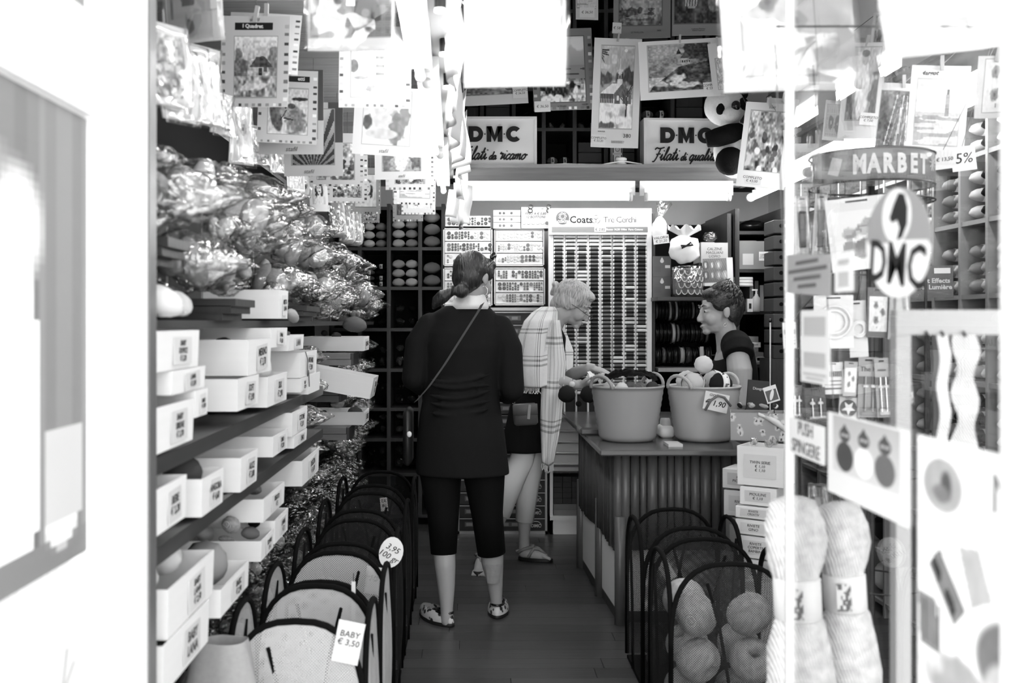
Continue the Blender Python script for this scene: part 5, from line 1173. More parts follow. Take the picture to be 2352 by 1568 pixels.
hang_card('grey tapestry kit with a lady in a long gown, upper right', 1544, 1662, -80, 82, 6.2, 'gown', (.04, .92, .17, 1), .58, 0, 0, [('Le garçon d\'honneur\nd\'après Fragonard', .5, .08, .024, ink, 0, 0)], (), False, .01, .8, 35, 'tapestry_kit', 'tapestry kit', GT)
hang_card('small pale kit with € 36,50 tag at the top edge', 1322, 1374, -60, 46, 6.2, 'seascape', (.05, .9, .25, 1), .8, 0, 0, (), (('€ 36,50', .5, .15, .66, .22, 0),), False, .008, .6, 36, 'tapestry_kit', 'tapestry kit', GT)
hang_card('narrow sheet with a grey strip at the right of the castle kit', 1640, 1684, 96, 214, 5.80, 'knits', (.3, .6, .1, .7), .86, -.12, -.2, (), (), False, .012, .6, 37, 'tapestry_kit', 'tapestry kit', GT)
tag(ob('hanging_line', MB().path([(-.04, 6.17, 3.02), (.7, 6.16, 2.98), (1.78, 6.17, 3.02)], .002, 5).mesh('hanging_line', dark_metal), None), 'thin dark line the tapestry kits hang from', 'line')
# ---- plush panda sitting on the beam corner
t = thing('plush_panda', 'black and white plush panda sitting on the beam beside the right sign', 'plush toy', P(1672, 402, 6.08))
fur_w = mat('white_plush', .86, .95, .05, var=.12, vs=60, bump=.5, bs=220); fur_b = mat('black_plush', .09, .95, .08, bump=.5, bs=200)
sc_ = 6.08/FPX
def q3(px, py, dy=0): return ((px-1672)*sc_, dy, -(py-402)*sc_)
def fz(v): return v*(1+.03*mnoise.noise(v*60))
bd = ob('body', MB().ell(q3(1690, 345), (.135, .11, .17), None, 24, 16, 0, fz).mesh('body', fur_w, True), t)
hd = ob('head', MB().ell(q3(1662, 248, -.03), (.125, .11, .115), (0, .2, 0), 24, 16, 0, fz).mesh('head', fur_w, True), t)
ob('muzzle', MB().ell(q3(1668, 272, -.13), (.055, .05, .045), None, 16, 10, 0, fz).mesh('muzzle', fur_w, True), hd)
ob('nose', MB().ell(q3(1674, 256, -.165), (.028, .022, .03)).mesh('nose', black_gloss, True), hd)
for px, py in ((1645, 258), (1697, 248)): ob('eye_patch', MB().ell(q3(px, py, -.115), (.028, .025, .04), (0, .3 if px < 1660 else -.3, 0)).mesh('eye_patch', fur_b, True), hd)
for px, py in ((1628, 208), (1702, 214)): ob('ear', MB().ell(q3(px, py, -.0), (.045, .03, .045), None, 16, 10, 0, fz).mesh('ear', fur_b, True), hd)
ob('arm', MB().path([q3(1690, 308, -.07), q3(1665, 315, -.11), q3(1635, 325, -.13), q3(1612, 330, -.12)], [.055, .06, .058, .045], 14).mesh('arm', fur_b, True), t)
ob('arm', MB().path([q3(1705, 305, -.03), q3(1725, 330, -.08), q3(1728, 355, -.1)], [.05, .055, .04], 14).mesh('arm', fur_b, True), t)
ob('leg', MB().ell(q3(1664, 378, -.13), (.085, .09, .085), None, 18, 12, 0, fz).mesh('leg', fur_b, True), t)
ob('leg', MB().ell(q3(1722, 372, -.1), (.07, .09, .075), None, 18, 12, 0, fz).mesh('leg', fur_b, True), t)
# ================================================================ counter and what stands on it
CZ = 0.83
t = thing('shop_counter', 'dark wooden counter with vertical slats and white plinth panels', 'counter', (.92, 5.4, 0)); c = t.location
def cb(name, x0, x1, y0, y1, z0, z1, m): return ob(name, MB().bb(x0-c.x, x1-c.x, y0-c.y, y1-c.y, z0, z1).mesh(name, m), t)
top_m = mat('polished_counter_wood', .34, .22, .5, var=.25, vs=3, stretch=(1, 8, 8))
ob('worktop', MB().bevbox(((.58+1.28)/2-c.x, (4.45+6.36)/2-c.y, CZ-.014), (.70, 1.91, .028), .006).mesh('worktop', top_m), t)
cb('body', .70, 1.24, 4.64, 6.2, .36, CZ-.028, wood_dark_v)
slat_m = mat('slat_wood', .34, .35, .45, var=.35, vs=4, stretch=(12, 12, 1), rnd=.2)
rsl = random.Random(5)
def slat(x, y, r, z0, z1): ob('slat', MB().cyl((x-c.x, y-c.y, z0), (x-c.x, y-c.y, z1), r, r, 10).mesh('slat', slat_m, True), t)
x = .70
while x < 1.23:
    r = rsl.choice((.016, .022, .022, .026)); slat(x+r, 4.63, r, .345, CZ-.03); x += 2*r
y = 4.62
while y < 5.72:
    r = rsl.choice((.016, .02, .024)); slat(.69-.05*math.sin(PI*min(1, (y-4.6)/1.1))*0-.05*((y-4.6)/1.1), y+r, r, .345+.01*math.sin(y*9), CZ-.03); y += 2*r
for x, y in ((.695, 4.615), (.665, 5.10), (.635, 5.70)): ob('post', MB().cyl((x-c.x, y-c.y, 0), (x-c.x, y-c.y, .50), .026, .026, 12).mesh('post', slat_m, True), t)
cb('plinth_panel', .71, 1.23, 4.66, 4.675, .045, .35, white_paint); cb('kick_board', .71, 1.23, 4.65, 4.665, 0, .05, wood_dark)
for y0, y1, x0, x1 in ((4.64, 5.08, .69, .672), (5.13, 5.68, .66, .642)):
    ob('plinth_panel', MB().add([(x0-c.x, y0-c.y, .045), (x1-c.x, y1-c.y, .045), (x1-c.x, y1-c.y, .36), (x0-c.x, y0-c.y, .36), (x0-c.x+.012, y0-c.y, .045), (x1-c.x+.012, y1-c.y, .045), (x1-c.x+.012, y1-c.y, .36), (x0-c.x+.012, y0-c.y, .36)], [(0, 3, 2, 1), (4, 5, 6, 7), (0, 1, 5, 4), (1, 2, 6, 5), (2, 3, 7, 6), (3, 0, 4, 7)]).mesh('plinth_panel', white_paint), t)
    ob('kick_board', MB().add([(x0-c.x, y0-c.y, 0), (x1-c.x, y1-c.y, 0), (x1-c.x, y1-c.y, .05), (x0-c.x, y0-c.y, .05), (x0-c.x+.012, y0-c.y, 0), (x1-c.x+.012, y1-c.y, 0), (x1-c.x+.012, y1-c.y, .05), (x0-c.x+.012, y0-c.y, .05)], [(0, 3, 2, 1), (4, 5, 6, 7), (0, 1, 5, 4), (1, 2, 6, 5), (2, 3, 7, 6), (3, 0, 4, 7)]).mesh('kick_board', wood_dark), t)
def bucket(label, X, Y, v):
    t = thing('bucket', label, 'bucket', (X, Y, CZ), group='grey rubber buckets on the counter', rz=.65); t.scale = (.955, .955, .98); m = mat('bucket_rubber_%d' % int(v*100), v, .45, .35)
    prof = []; n = 18
    for i in range(n+1):
        f = i/n; r = .137+.045*f**.85; prof.append((r+.0012*math.cos(PI*i), .262*f))
    prof[0] = (.125, .002); prof += [(.186, .262), (.187, .270), (.180, .272), (.172, .262), (.135, .02), (.0, .018)]
    ob('body', MB().lathe(prof, 40).mesh('body', m, True), t)
    for s in (-1, 1):
        ob('handle', MB().path([(s*(.182+.014*math.sin(PI*k/10)), .075*math.cos(PI*k/10), .262+.062*math.sin(PI*k/10)) for k in range(11)], .0085, 8).mesh('handle', m, True), t)
    return t
B1 = (XP(1441, 4.82), 4.82); B2 = (XP(1616, 4.82), 4.82)
bucket('dark grey rubber bucket holding black cloth and yarn, left one on the counter', *B1, .60)
bucket('light grey rubber bucket full of white balls with € 1,90 tag, right one', *B2, .68)
def blk(u, v):
    x, y = (u-.5)*.25, (v-.5)*.15; r = math.hypot(u-.5, v-.5)
    return (x, y, .03*(1-3*r*r)+.014*mnoise.noise(Vector((u*7, v*7, 1)))+.008*mnoise.noise(Vector((u*17, v*17, 1))))
tag(ob('black_cloth', MB().sheet(blk, 40, 30).mesh('black_cloth', black_cloth, True), None, (B1[0]+.02, B1[1]+.055, CZ+.305)), 'crumpled black cloth heaped in the dark bucket', 'cloth')
for i, (dx, dy, tn) in enumerate(((-.042, -.095, 7), (.03, -.10, YARN_V), (.085, -.06, 2), (-.095, -.035, 6), (-.02, -.04, 3))):
    yarn(('white', 'striped', 'dark', 'pale', 'grey')[i]+' yarn ball in front of the black cloth in dark bucket', (B1[0]+dx, B1[1]+dy, CZ+.255), 'ball', tn, .62, (.4*i, .3, i), None, 'balls in the dark bucket')
tag(ob('plastic_sheet', MB().sheet(lambda u, v: (-.19+.05*u, -.06+.10*v, .305+.03*v*(1-u)+.006*math.sin(9*u+5*v)), 10, 10).mesh('plastic_sheet', paper, True), None, (*B1, CZ)), 'white crumpled plastic tucked at the left rim of dark bucket', 'plastic')
for k_ in range(24):                              # rims of the two buckets, for clearance
    for bx_, by_ in (B1, B2): SPHERES.append((Vector((bx_+.178*math.cos(k_*PI/12), by_+.178*math.sin(k_*PI/12), CZ+.255)), .022))
spec = ((-.066, -.066, .275, 'ball', 6, 1.08, paper), (.066, -.066, .275, 'ball', 1, 1.08, paper), (-.066, .066, .28, 'ball', 7, 1.08, None), (.066, .066, .28, 'ball', 6, 1.08, paper), (.0, .0, .365, 'ball', 7, .90, None))
for i, (dx, dy, dz, kd, tn, s, bn) in enumerate(spec):
    yarn(('banded cream', 'dark banded', 'rear left white', 'rear right banded', 'topmost white', 'small front white', 'rear topmost white')[i]+' yarn ball heaped in the light grey bucket', (B2[0]+dx, B2[1]+dy, CZ+dz), kd, tn, s, (.3*i, .5 if i == 0 else .1*i, (1.2, .3, .5, .2, .7, 0, .4)[i]), bn, 'balls in the light grey bucket', fit=False)
t = thing('price_tag', 'pale card reading € 1,90 tied with ribbon on the right bucket', 'tag', (B2[0]+.012, B2[1]-.198, CZ+.20), rot=(-.14, .22, .03))
ob('card', MB().box((0, 0, 0), (.115, .001, .085)).mesh('card', paper_grey), t); ob('handwriting', text_me('€ 1,90', .036, ink, .2, .0004), t, (-.004, -.002, -.008), FACE_CAM); ob('handwriting', text_me('GIOSEARA', .016, ink, .2), t, (0, -.002, .028), FACE_CAM)
ob('ribbon', MB().path([(-.045, -.004, -.05), (-.03, -.010, .0), (.0, -.012, .03), (.03, -.012, .028), (.07, -.006, -.005)], .006, 6).mesh('ribbon', mat('grey_ribbon', .4, .5, .3), True), t)
t = thing('tape_dispenser', 'small white tape dispenser between the two buckets', 'dispenser', (XP(1528, 4.95), 4.95, CZ)); ob('body', MB().bevbox((0, 0, .03), (.075, .12, .06), .014).mesh('body', white_paint, True), t); ob('roll', MB().cyl((-.02, 0, .06), (.02, 0, .06), .035, .035, 18).mesh('roll', paper_grey, True), t)
tag(ob('note_pad', MB().bb(0, .066, 0, .12, 0, .012).mesh('note_pad', paper_grey), None, (.908, 4.56, CZ)), 'small pale note pad on the counter between the buckets', 'note pad')
for i, (px, py) in enumerate(((1302, 905), (1334, 905), (1318, 928))): yarn('dark glossy ball beside the blonde woman on the counter, %s of three' % nth(i), P(px, py, 5.45), 'ball', 1, .95, (i, 0, 0), None, 'dark balls on the counter')
tag(ob('glass_tray', MB().bevbox((0, 0, .02), (.12, .18, .04), .01).mesh('glass_tray', mat('dark_tray', .3, .2, .5)), None, (XP(1355, 5.1), 5.1, CZ)), 'low dark tray on the counter behind the left bucket', 'tray')
# ---- black net baskets in front of the counter
GR = 'black net baskets before the counter'
hamper('black net basket full of big cotton balls in front of the counter', .865, 3.30, 3.68, .40, .60, NET_D, GR)
hamper('black net basket standing behind the one with cotton balls', .845, 3.78, 4.16, .38, .62, NET_D, GR)
t = thing('price_tag', 'diamond tilted white card on the rear black basket', 'tag', P(1530, 1308, 3.735), rot=(0, -.55, .1)); ob('card', MB().box((0, 0, 0), (.045, .001, .085)).mesh('card', paper), t); ob('handwriting', text_me('FETTUCCIA\nDI SETA\nFILO SC', .0085, ink, .1), t, (0, -.0015, 0), (PI/2, PI/2, 0))
cot = yarn_mat('natural_cotton', .80, 130, .5, .45)
dn = MB(); prof = [(.016, -.048)]+[(.070*math.cos(a)**.8, .060*math.sin(a)) for a in [-1.25+2.5*i/14 for i in range(15)]]+[(.016, .048), (.016, -.048)]
dn.lathe(prof, 28, mi=0, caps=False); DON = dn.mesh('cotton', cot, True)
cp = [(.865+sx*.092+ox, 3.49+sy*.088, .088+.158*lay) for lay, ox in ((0, 0), (1, .006), (2, -.004)) for sx in (-1, 1) for sy in (-1, 1)][:11]
for i, p in enumerate(cp):
    p = Vector(p)
    t = thing('cotton_ball', 'big cotton ball in the front black basket, %s' % (('lowest', 'middle', 'top')[i//4]+' layer, '+('front left', 'rear left', 'front right', 'rear right')[i % 4]), 'yarn', p, group='cotton balls in the black basket', rot=(R.uniform(.2, 1.2), R.uniform(-.6, .6), i))
    t.scale = (1.1, 1.1, 1.1); ob('yarn', DON, t); i in (1, 8) and ob('core', MB().cyl((0, 0, -.040), (0, 0, .044), .0155, .0155, 12).mesh('core', ink), t)
for i in range(6): yarn('dark ball in the rear black basket, %s of the heap' % nth(i), (.735+.11*(i % 3), 3.9+.14*(i//3), .09), 'fat', 2, .74, (i, 0, i), None, 'balls in the rear black basket')
# ================================================================ rear right: ribbons, cartons
DR = 6.52
rx = [XP(p, DR) for p in (1500, 1640)]
shelf_unit('ribbon_shelving', 'dark shelving with rows of ribbon spools right of the thread display', rx[0], rx[1]+.1, DR, 7.3, [ZP(y, DR) for y in (1210, 1080, 965, 672)], [rx[0], rx[1]+.1], tz=ZP(490, DR))
tag(ob('pale_ledge', MB().bb(rx[0]+.02, rx[1]+.08, DR-.08, DR+.3, ZP(848, DR)-.012, ZP(848, DR)+.012).mesh('pale_ledge', light_wood), None), 'pale wooden ledge below the ribbon spools', 'ledge')
RB = [mat('ribbon_%d' % i, v, .3, .5) for i, v in enumerate((.1, .16, .25, .38, .55, .78, .9))]
def ribbon(label, x, z, r, w, tn):
    t = thing('ribbon_spool', label, 'ribbon', (x, DR+.05, z), group='ribbon spools'); n = 22
    def rg(xx, rr): return [(xx, rr*math.cos(2*PI*i/n), rr*math.sin(2*PI*i/n)) for i in range(n)]
    ob('ribbon', MB().loft([rg(-w/2, .008), rg(-w/2, r*.9), rg(w/2, r*.9), rg(w/2, .008), rg(-w/2, .008)], caps=False).mesh('ribbon', RB[tn], True), t)
    ob('flange', MB().loft([rg(-w/2-.0025, .008), rg(-w/2-.0025, r), rg(-w/2, r), rg(-w/2, .008), rg(-w/2-.0025, .008)], caps=False).mesh('flange', RB[0 if tn < 5 else 4]), t); ob('flange', MB().loft([rg(w/2, .008), rg(w/2, r), rg(w/2+.0025, r), rg(w/2+.0025, .008), rg(w/2, .008)], caps=False).mesh('flange', RB[0 if tn < 5 else 4]), t)
rg_ = random.Random(9)
for row, (py, rpx, n, w0) in enumerate(((713, 25, 15, .012), (765, 26, 12, .016), (816, 23, 9, .028))):
    z = ZP(py, DR); x = XP(1507, DR)
    for i in range(n):
        w = w0*rg_.uniform(.7, 1.3)
        if x > XP(1632, DR): break
        tn = rg_.choice((0, 0, 1, 1, 2, 3, 4, 5, 6)); ribbon('%s ribbon spool, %s row, %s from the left' % (('black', 'black', 'dark', 'dull', 'grey', 'pale', 'white')[tn], ('upper', 'middle', 'lower')[row], nth(i)), x+w/2, z, rpx*DR/FPX*rg_.uniform(.84, .96), w, tn); x += w+.008+(.006 if row else .002)
for py in (713, 765, 816): tag(ob('spool_rod', MB().cyl((rx[0]+.0135, DR+.05, ZP(py, DR)), (rx[1]+.0865, DR+.05, ZP(py, DR)), .005).mesh('spool_rod', dark_metal), None), 'thin rod through the %s row of ribbon spools' % {713: 'upper', 765: 'middle', 816: 'lower'}[py], 'rod')
tag(ob('ribbon_tail', MB().bb(XP(1601, DR), XP(1609, DR), DR-.085, DR-.083, ZP(858, DR), ZP(795, DR)).mesh('ribbon_tail', RB[5]), None), 'pale ribbon end hanging over the ledge', 'ribbon')
# boxes with a drop mark
for i, (y0, y1) in enumerate(((578, 626), (627, 675))):
    x0, x1, z0, z1 = XP(1500, 6.4), XP(1541, 6.4), 1.693-.133*i, 1.825-.133*i
    t = thing('yarn_carton', 'grey carton with a white drop mark, %s of the two beside thread display' % ('upper', 'lower')[i], 'box', ((x0+x1)/2, 6.4, z0)); w = (x1-x0)/2; h = z1-z0
    ob('carton', MB().bb(-w, w, 0, .10, 0, h).mesh('carton', mat('mid_grey_carton', .42, .6, .2)), t)
    mb = MB(); mb.extrude([(.012*math.cos(a), .012*math.sin(a)+(.012*max(0, math.sin(a))**6)) for a in [2*PI*k/24 for k in range(24)]], 0, .001, 0, Matrix.Rotation(PI/2, 4, 'X'))
    ob('drop_mark', mb.mesh('drop_mark', paper), t, (0, -.0002, h*.76)); ob('bar_code', MB().bb(w*.35, w*.9, -.001, 0, h*.42, h*.56).mesh('bar_code', paper), t)
    for q in range(4): ob('print_line', MB().bb(-w*.85, -w*.1, -.0008, 0, h*(.25+.07*q), h*(.27+.07*q)).mesh('print_line', ink_grey), t)
tag(ob('front_ledge', MB().bb(1.165, 1.69, 6.18, 6.512, 1.535, 1.558).mesh('front_ledge', wood_dark), None), 'dark ledge carrying the drop cartons and the wrapped gift', 'ledge')
tag(ob('short_shelf', MB().bb(1.47, 1.68, 6.40, 6.66, 1.762, 1.783).mesh('short_shelf', wood_dark), None), 'short dark shelf under the sock box', 'shelf')
# gift bag with scale pattern and a tulle pouch
t = thing('gift_bag', 'cellophane wrapped basket with a fish scale pattern', 'gift', Vector((XP(1580, 6.3), 6.3, 1.559))); gs = 6.3/FPX
ob('base', MB().lathe([(.07, 0), (.092, .02), (.095, .17), (.09, .18), (.0, .18)], 24).mesh('base', mat('grey_pattern', .45, .6, .2)), t)
for i in range(4):
    for j in range(-2, 3):
        a0 = -PI/2+(j+.5*(i % 2))*.42
        if abs(a0+PI/2) > 1.0: continue
        ob('scale_mark', MB().path([((.0965)*math.cos(a0+.2*math.cos(q)), .0965*math.sin(a0+.2*math.cos(q)), .045+.04*i+.03*math.sin(q)) for q in [PI+PI*k/8 for k in range(9)]], .0035, 5).mesh('scale_mark', paper, True), t)
ob('film', MB().lathe([(.06, .002), (.099, .006), (.105, .1), (.10, .19), (.085, .195)], 20, caps=False).mesh('film', FILM, True), t)
t = thing('tulle_pouch', 'white tulle pouch tied with a dark bow above the gift basket', 'gift', P(1572, 602, 6.33))
ob('pouch', MB().ell((0, 0, .085), (.095, .06, .09), None, 22, 14, 0, lambda v: lump(v, 22, .25, 2)).mesh('pouch', mat('white_tulle', .92, .8, .2), True), t)
ob('ruffle', MB().sheet(lambda u, v: ((.02+.085*v)*math.cos(2*PI*u), (.02+.05*v)*math.sin(2*PI*u)*.8, .16+.06*v+.018*v*math.sin(14*PI*u)), 60, 5).mesh('ruffle', MATS['white_tulle'], True), t)
ob('bow', MB().path([(.0, -.06, .1), (.025, -.07, .12), (.04, -.07, .105), (.0, -.062, .1), (-.03, -.07, .085), (-.035, -.07, .1), (0, -.06, .1)], .006, 6).mesh('bow', ink, True), t)
t = thing('candy_bag', 'tied white sachet bag with handwritten tag beside the thread display', 'gift', P(1515, 562, 6.36))
ob('sachet', MB().ell((0, 0, .09), (.05, .04, .085), None, 20, 12, 0, lambda v: lump(v, 25, .2, 5)).mesh('sachet', MATS['white_tulle'], True), t); ob('neck', MB().sheet(lambda u, v: ((.01+.04*v)*math.cos(2*PI*u)+.03*v, (.01+.03*v)*math.sin(2*PI*u), .165+.10*v+.01*v*math.sin(10*PI*u)), 40, 4).mesh('neck', FILM, True), t)
tagcard(t, 'VALORIA\n€ 21,20', .0, .03, .1, .055, -.05, -.12)
for i, (x0, x1, y0, y1, d, l, wd, m) in enumerate(((1610, 1672, 556, 602, 6.42, 'white card box of socks reading CALZINE beside the gift', 'CALZINE\nMAGLIANI\nUOMO', grey_card), (1698, 1776, 556, 620, 6.48, 'brown carton with two pasted labels on right shelf', '', mid_box), (1706, 1745, 740, 778, 6.45, 'small brown box with price sticker behind the saleswoman', '', mid_box), (1722, 1758, 778, 808, 6.44, 'lower brown box behind the saleswoman shoulder', '', mid_box))):
    t = thing('carton', l, 'box', ((XP(x0, d)+XP(x1, d))/2, (6.42, 6.48, 6.48, 6.48)[i], (1.784, ZP(622, 6.5)+.0115, ZP(840, 6.5)+.092, ZP(840, 6.5)+.0115)[i])); w = XP(x1, d)-XP(x0, d); h = min(ZP(y0, d)-ZP(y1, d), (1, .2, .1, .078)[i])
    ob('box', MB().bb(-w/2, w/2, 0, .22, 0, h).mesh('box', m), t); ob('flap', MB().bb(-w/2, 0, -.001, .22, h, h+.003).mesh('flap', m), t)
    if wd: ob('handwriting', text_me(wd, .024, ink_grey, .1), t, (0, -.001, h*.5), FACE_CAM)
    else:
        ob('label', MB().bb(w*.08, w*.08+.06, -.001, 0, h*.3, h*.62).mesh('label', paper), t); ob('label', MB().bb(-w*.4, -w*.4+.07, -.001, 0, h*.15, h*.55).mesh('label', grey_card), t)
        ob('handwriting', text_me('COMPLET\nSOTTO 5\nLA VIGILIA' if i == 1 else '3,10', .011 if i == 1 else .014, ink, .1), t, (w*.08+.03, -.0022, h*.46), FACE_CAM)
shelf_unit('carton_shelving', 'dark shelving with cartons in the rear right corner', rx[1]+.14, XP(1800, 6.45), 6.47, 7.3, [ZP(y, 6.5) for y in (1210, 1080, 965, 840, 718, 622, 535)], [rx[1]+.14, XP(1800, 6.45)], tz=ZP(480, 6.5))
o = ob('black_pillow_bag', MB().ell((0, 0, .05), (.105, .10, .04), None, 24, 12, 0, lambda v: lump(v, 18, .18, 4)).mesh('black_pillow_bag', black_gloss, True), None, (1.885, 6.72, ZP(535, 6.5)+.013)); tag(o, 'glossy black stuffed bag lying on the top right shelf', 'bag')
tag(ob('clear_bag', bag_me(77, .05, .05, .035, False), None, (1.575, 6.53, 1.962)), 'crumpled clear bag on the sock box', 'bag').data.materials.append(FILM)
hang_card('yarn leaflet with pictures of wool balls behind the saleswoman', 1614, 1684, 592, 656, 6.35, 'balls', (.02, .8, .12, .98), .9, -.03, 0, (), (), False, .006, .9, 50, 'yarn_leaflet', 'leaflet', None, False, False)
t = thing('pump_bottle', 'clear pump bottle on the shelf behind the saleswoman', 'bottle', P(1737, 716, 6.45)); ob('bottle', MB().lathe([(.0, 0), (.022, .0), (.024, .01), (.024, .09), (.012, .105), (.01, .115), (0, .115)], 16).mesh('bottle', mat('milky_plastic', .7, .3, .4), True), t); ob('pump', MB().cyl((0, 0, .11), (0, 0, .14), .006).box((-.01, 0, .142), (.035, .012, .01)).mesh('pump', white_paint), t)
t = thing('small_pack', 'small white pack with a dark figure beside the pump bottle', 'box', P(1723, 716, 6.44)); ob('pack', MB().bb(-.018, .018, 0, .04, 0, .085).mesh('pack', paper_grey), t); ob('print', MB().bb(-.008, .008, -.001, 0, .02, .055).mesh('print', ink), t)
t = thing('tape_roll', 'roll of clear tape standing on the right shelf', 'tape', P(1772, 702, 6.45)); ob('roll', MB().path([(0, .04*math.cos(a), .04*math.sin(a)) for a in [2*PI*i/18 for i in range(18)]], .008, 8, 0, True).mesh('roll', paper_grey, True), t)
for i, (px, y0, y1, tn) in enumerate(((1732, 640, 700, .55), (1756, 645, 705, .7), (1744, 630, 700, .4))): tag(ob('folder', MB().bb(-.012, .012, 0, .2, 0, (y1-y0)*6.5/FPX).mesh('folder', mat('folder_%d' % i, tn, .6, .2)), None, (XP(px, 6.5), 6.56, ZP(718, 6.5)+.0115)), ('mid grey', 'light grey', 'dark grey')[i]+' folder standing on the right rear shelf', 'folder')
for i in range(3): tag(ob('paper_roll', MB().cyl((0, 0, 0), (.12, .0, 0), .012, .012, 12).mesh('paper_roll', paper, True), None, P(1686, 640+7*i, 6.5)), 'white rolled paper on the right rear shelf, %s one' % nth(i), 'paper roll')
for i in range(9):
    z = ZP(505+36*i, 6.0); t = thing('dark_drawer_box', 'dark index box with white tab in right corner, %s from the top' % nth(i), 'box', (XP(1800, 6.0), 6.0, z-.08), group='dark index boxes in the right corner')
    ob('box', MB().bevbox((0, .1, .04), (.12, .2, .082), .004).mesh('box', dark_box), t); ob('hole', MB().cyl((-.015, -.001, .045), (-.015, -.003, .045), .012, .012, 12).mesh('hole', black_cloth), t); ob('tab', MB().bb(.005, .03, -.002, 0, .035, .055).mesh('tab', paper), t)
for i in range(3): tag(ob('index_tower', MB().bb(-.07, .07, .0, .26, 0, .5).mesh('index_tower', wood_dark_v), None, (XP(1800, 6.0), 6.0, (z-.081)/3*i), (0, 0, 0), (1, 1, (z-.081)/3/.5)), 'dark cabinet block under the index boxes, %s from the floor' % nth(i), 'cabinet', 'dark cabinet blocks in the corner')
t = thing('curtain_rod', 'thin pale rod leaning beside the saleswoman', 'rod', (XP(1768, 5.7), 5.7, 0)); ob('rod', MB().cyl((0, 0, 0), (.003, 0, 1.40), .004).mesh('rod', white_metal), t); ob('knob', MB().ell((.003, 0, 1.41), (.01, .01, .012)).mesh('knob', black_gloss, True), t)
# ================================================================ right wall: small yarn balls in cubbies
XW = 1.96
t = thing('right_shelving', 'brown cubby shelving of banded yarn balls along the right wall', 'shelving', (2.07, 4.3, 0)); c = t.location
ym = [3.05, 3.31, 3.57, 3.78, 3.99, 4.22, 4.46, 4.72, 5.0, 5.3, 5.6, 5.9]; zr = [.06, .30, .56, .84, 1.16, 1.50, 1.79, 2.05, 2.24]
pal = mat('pale_cubby_wood', .52, .4, .35, var=.15, vs=4, stretch=(10, 10, 1)); paly = mat('pale_cubby_shelf', .52, .4, .35, var=.15, vs=4, stretch=(10, 1, 10))
for y in ym: ob('upright', MB().bb(XW-c.x, 2.19-c.x, y-.009-c.y, y+.009-c.y, 0, 2.22).mesh('upright', pal), t)
for z in zr: ob('shelf', MB().bb(XW+.003-c.x, 2.19-c.x, ym[0]-c.y, ym[-1]-c.y, z-.009, z+.009).mesh('shelf', paly), t)
ob('back_panel', MB().bb(2.18-c.x, 2.195-c.x, ym[0]-c.y, ym[-1]-c.y, 0, 2.22).mesh('back_panel', wood_dark), t)
rw = random.Random(31); bl = mat('white_band', .9, .5, .3)
for i in range(len(ym)-1):
    for j in range(len(zr)-1):
        big = j < 3; n = 2 if not big else 1; y0, y1 = ym[i]+.012, ym[i+1]-.012; s = .72 if not big else 1.2; hh = .064*s if not big else .085*s
        s = min(.85, (y1-y0)/2/.082) if not big else min(1.5, (y1-y0)/.125); hh = .080*s if not big else .118*s; rows = min(4, int((zr[j+1]-zr[j]-.024)/hh)) if not big else 1
        if i > 6 and not big: continue
        tset = rw.choice(((6, 5), (0, 6), (5, 4), (7, 6), (3, 1), (2, 3)))
        for r_ in range(max(1, rows)):
            for q in range(n):
                y = y0+(y1-y0)*(q+.5)/n
                yarn('banded ball, right cubbies column %s, shelf %s, row %s, %s' % (nth(i), nth(j), nth(r_), ('nearer', 'farther')[q]) if not big else 'large ball on low right shelf %s, column %s' % (nth(j), nth(i)),
                     (XW+.075+(.01 if big else 0), y, zr[j]+.011+hh*(r_+.5)), 'skein' if not big else 'ball', tset[q % 2], s, (0, rw.uniform(-.02, .02), rw.uniform(-.02, .02)), bl if not big else None, 'balls in the right cubbies', fit=False)
t = thing('shelf_poster', 'dark leaflet reading Light Effects standing on the right shelves', 'leaflet', (1.79, 4.05, 1.50), rot=(-.1, 0, -.3)); 
ob('card', MB().bb(0, .16, 0, .004, 0, .13).mesh('card', mat('dark_leaflet', .25, .3, .4)), t); ob('lettering', text_me('Light Effects\nEffet Lumière', .026, mat('silver_letter', .75, .4, .3), 0, .0008), t, (.085, -.001, .055), FACE_CAM); ob('price_tag', MB().bb(.09, .15, -.002, 0, .098, .12).mesh('price_tag', paper), t)
# canvases along the right hand rail
GQ = 'canvases hanging on the right hand rail'
hang_card('garden tapestry kit with curled corner hanging beside the panda', 1694, 1796, 236, 432, 5.35, 'garden', (.13, .86, .2, .9), .88, .12, -.3, [('stafil', .55, .95, .04, ink_grey, .25, 0)], (('COMPLETO\n€ 43,00', .32, .09, .38, .1, .05),), False, .016, .7, 40, 'tapestry_kit', 'tapestry kit', GQ)
hang_card('second sheet behind the garden tapestry kit', 1740, 1808, 226, 400, 5.47, None, None, .78, .14, -.3, (), (), False, .012, .4, 41, 'tapestry_kit', 'tapestry kit', GQ)
hang_card('tapestry kit with a standing lady and COMPLETO tag on right rail', 1928, 2010, 100, 318, 4.05, 'lady', (.14, .86, .2, .95), .88, .1, -.35, (), (('COMPLETO\n€ 7,00', .72, .2, .42, .13, .05),), False, .014, .6, 42, 'tapestry_kit', 'tapestry kit', GQ)
hang_card('dark tapestry kit with light plumes beside the seascape', 2012, 2100, 192, 345, 3.75, 'waterfall', (.02, .98, .02, .88), .88, .12, -.3, (), (), False, .014, .6, 43, 'tapestry_kit', 'tapestry kit', GQ)
hang_card('pale seascape tapestry kit with a lighthouse, headed Margot', 2084, 2204, 150, 372, 3.40, 'seascape', (.12, .88, .18, .86), .90, .08, -.3, [('Margot', .3, .92, .06, ink, .3, .0006)], (), False, .014, .6, 44, 'tapestry_kit', 'tapestry kit', GQ)
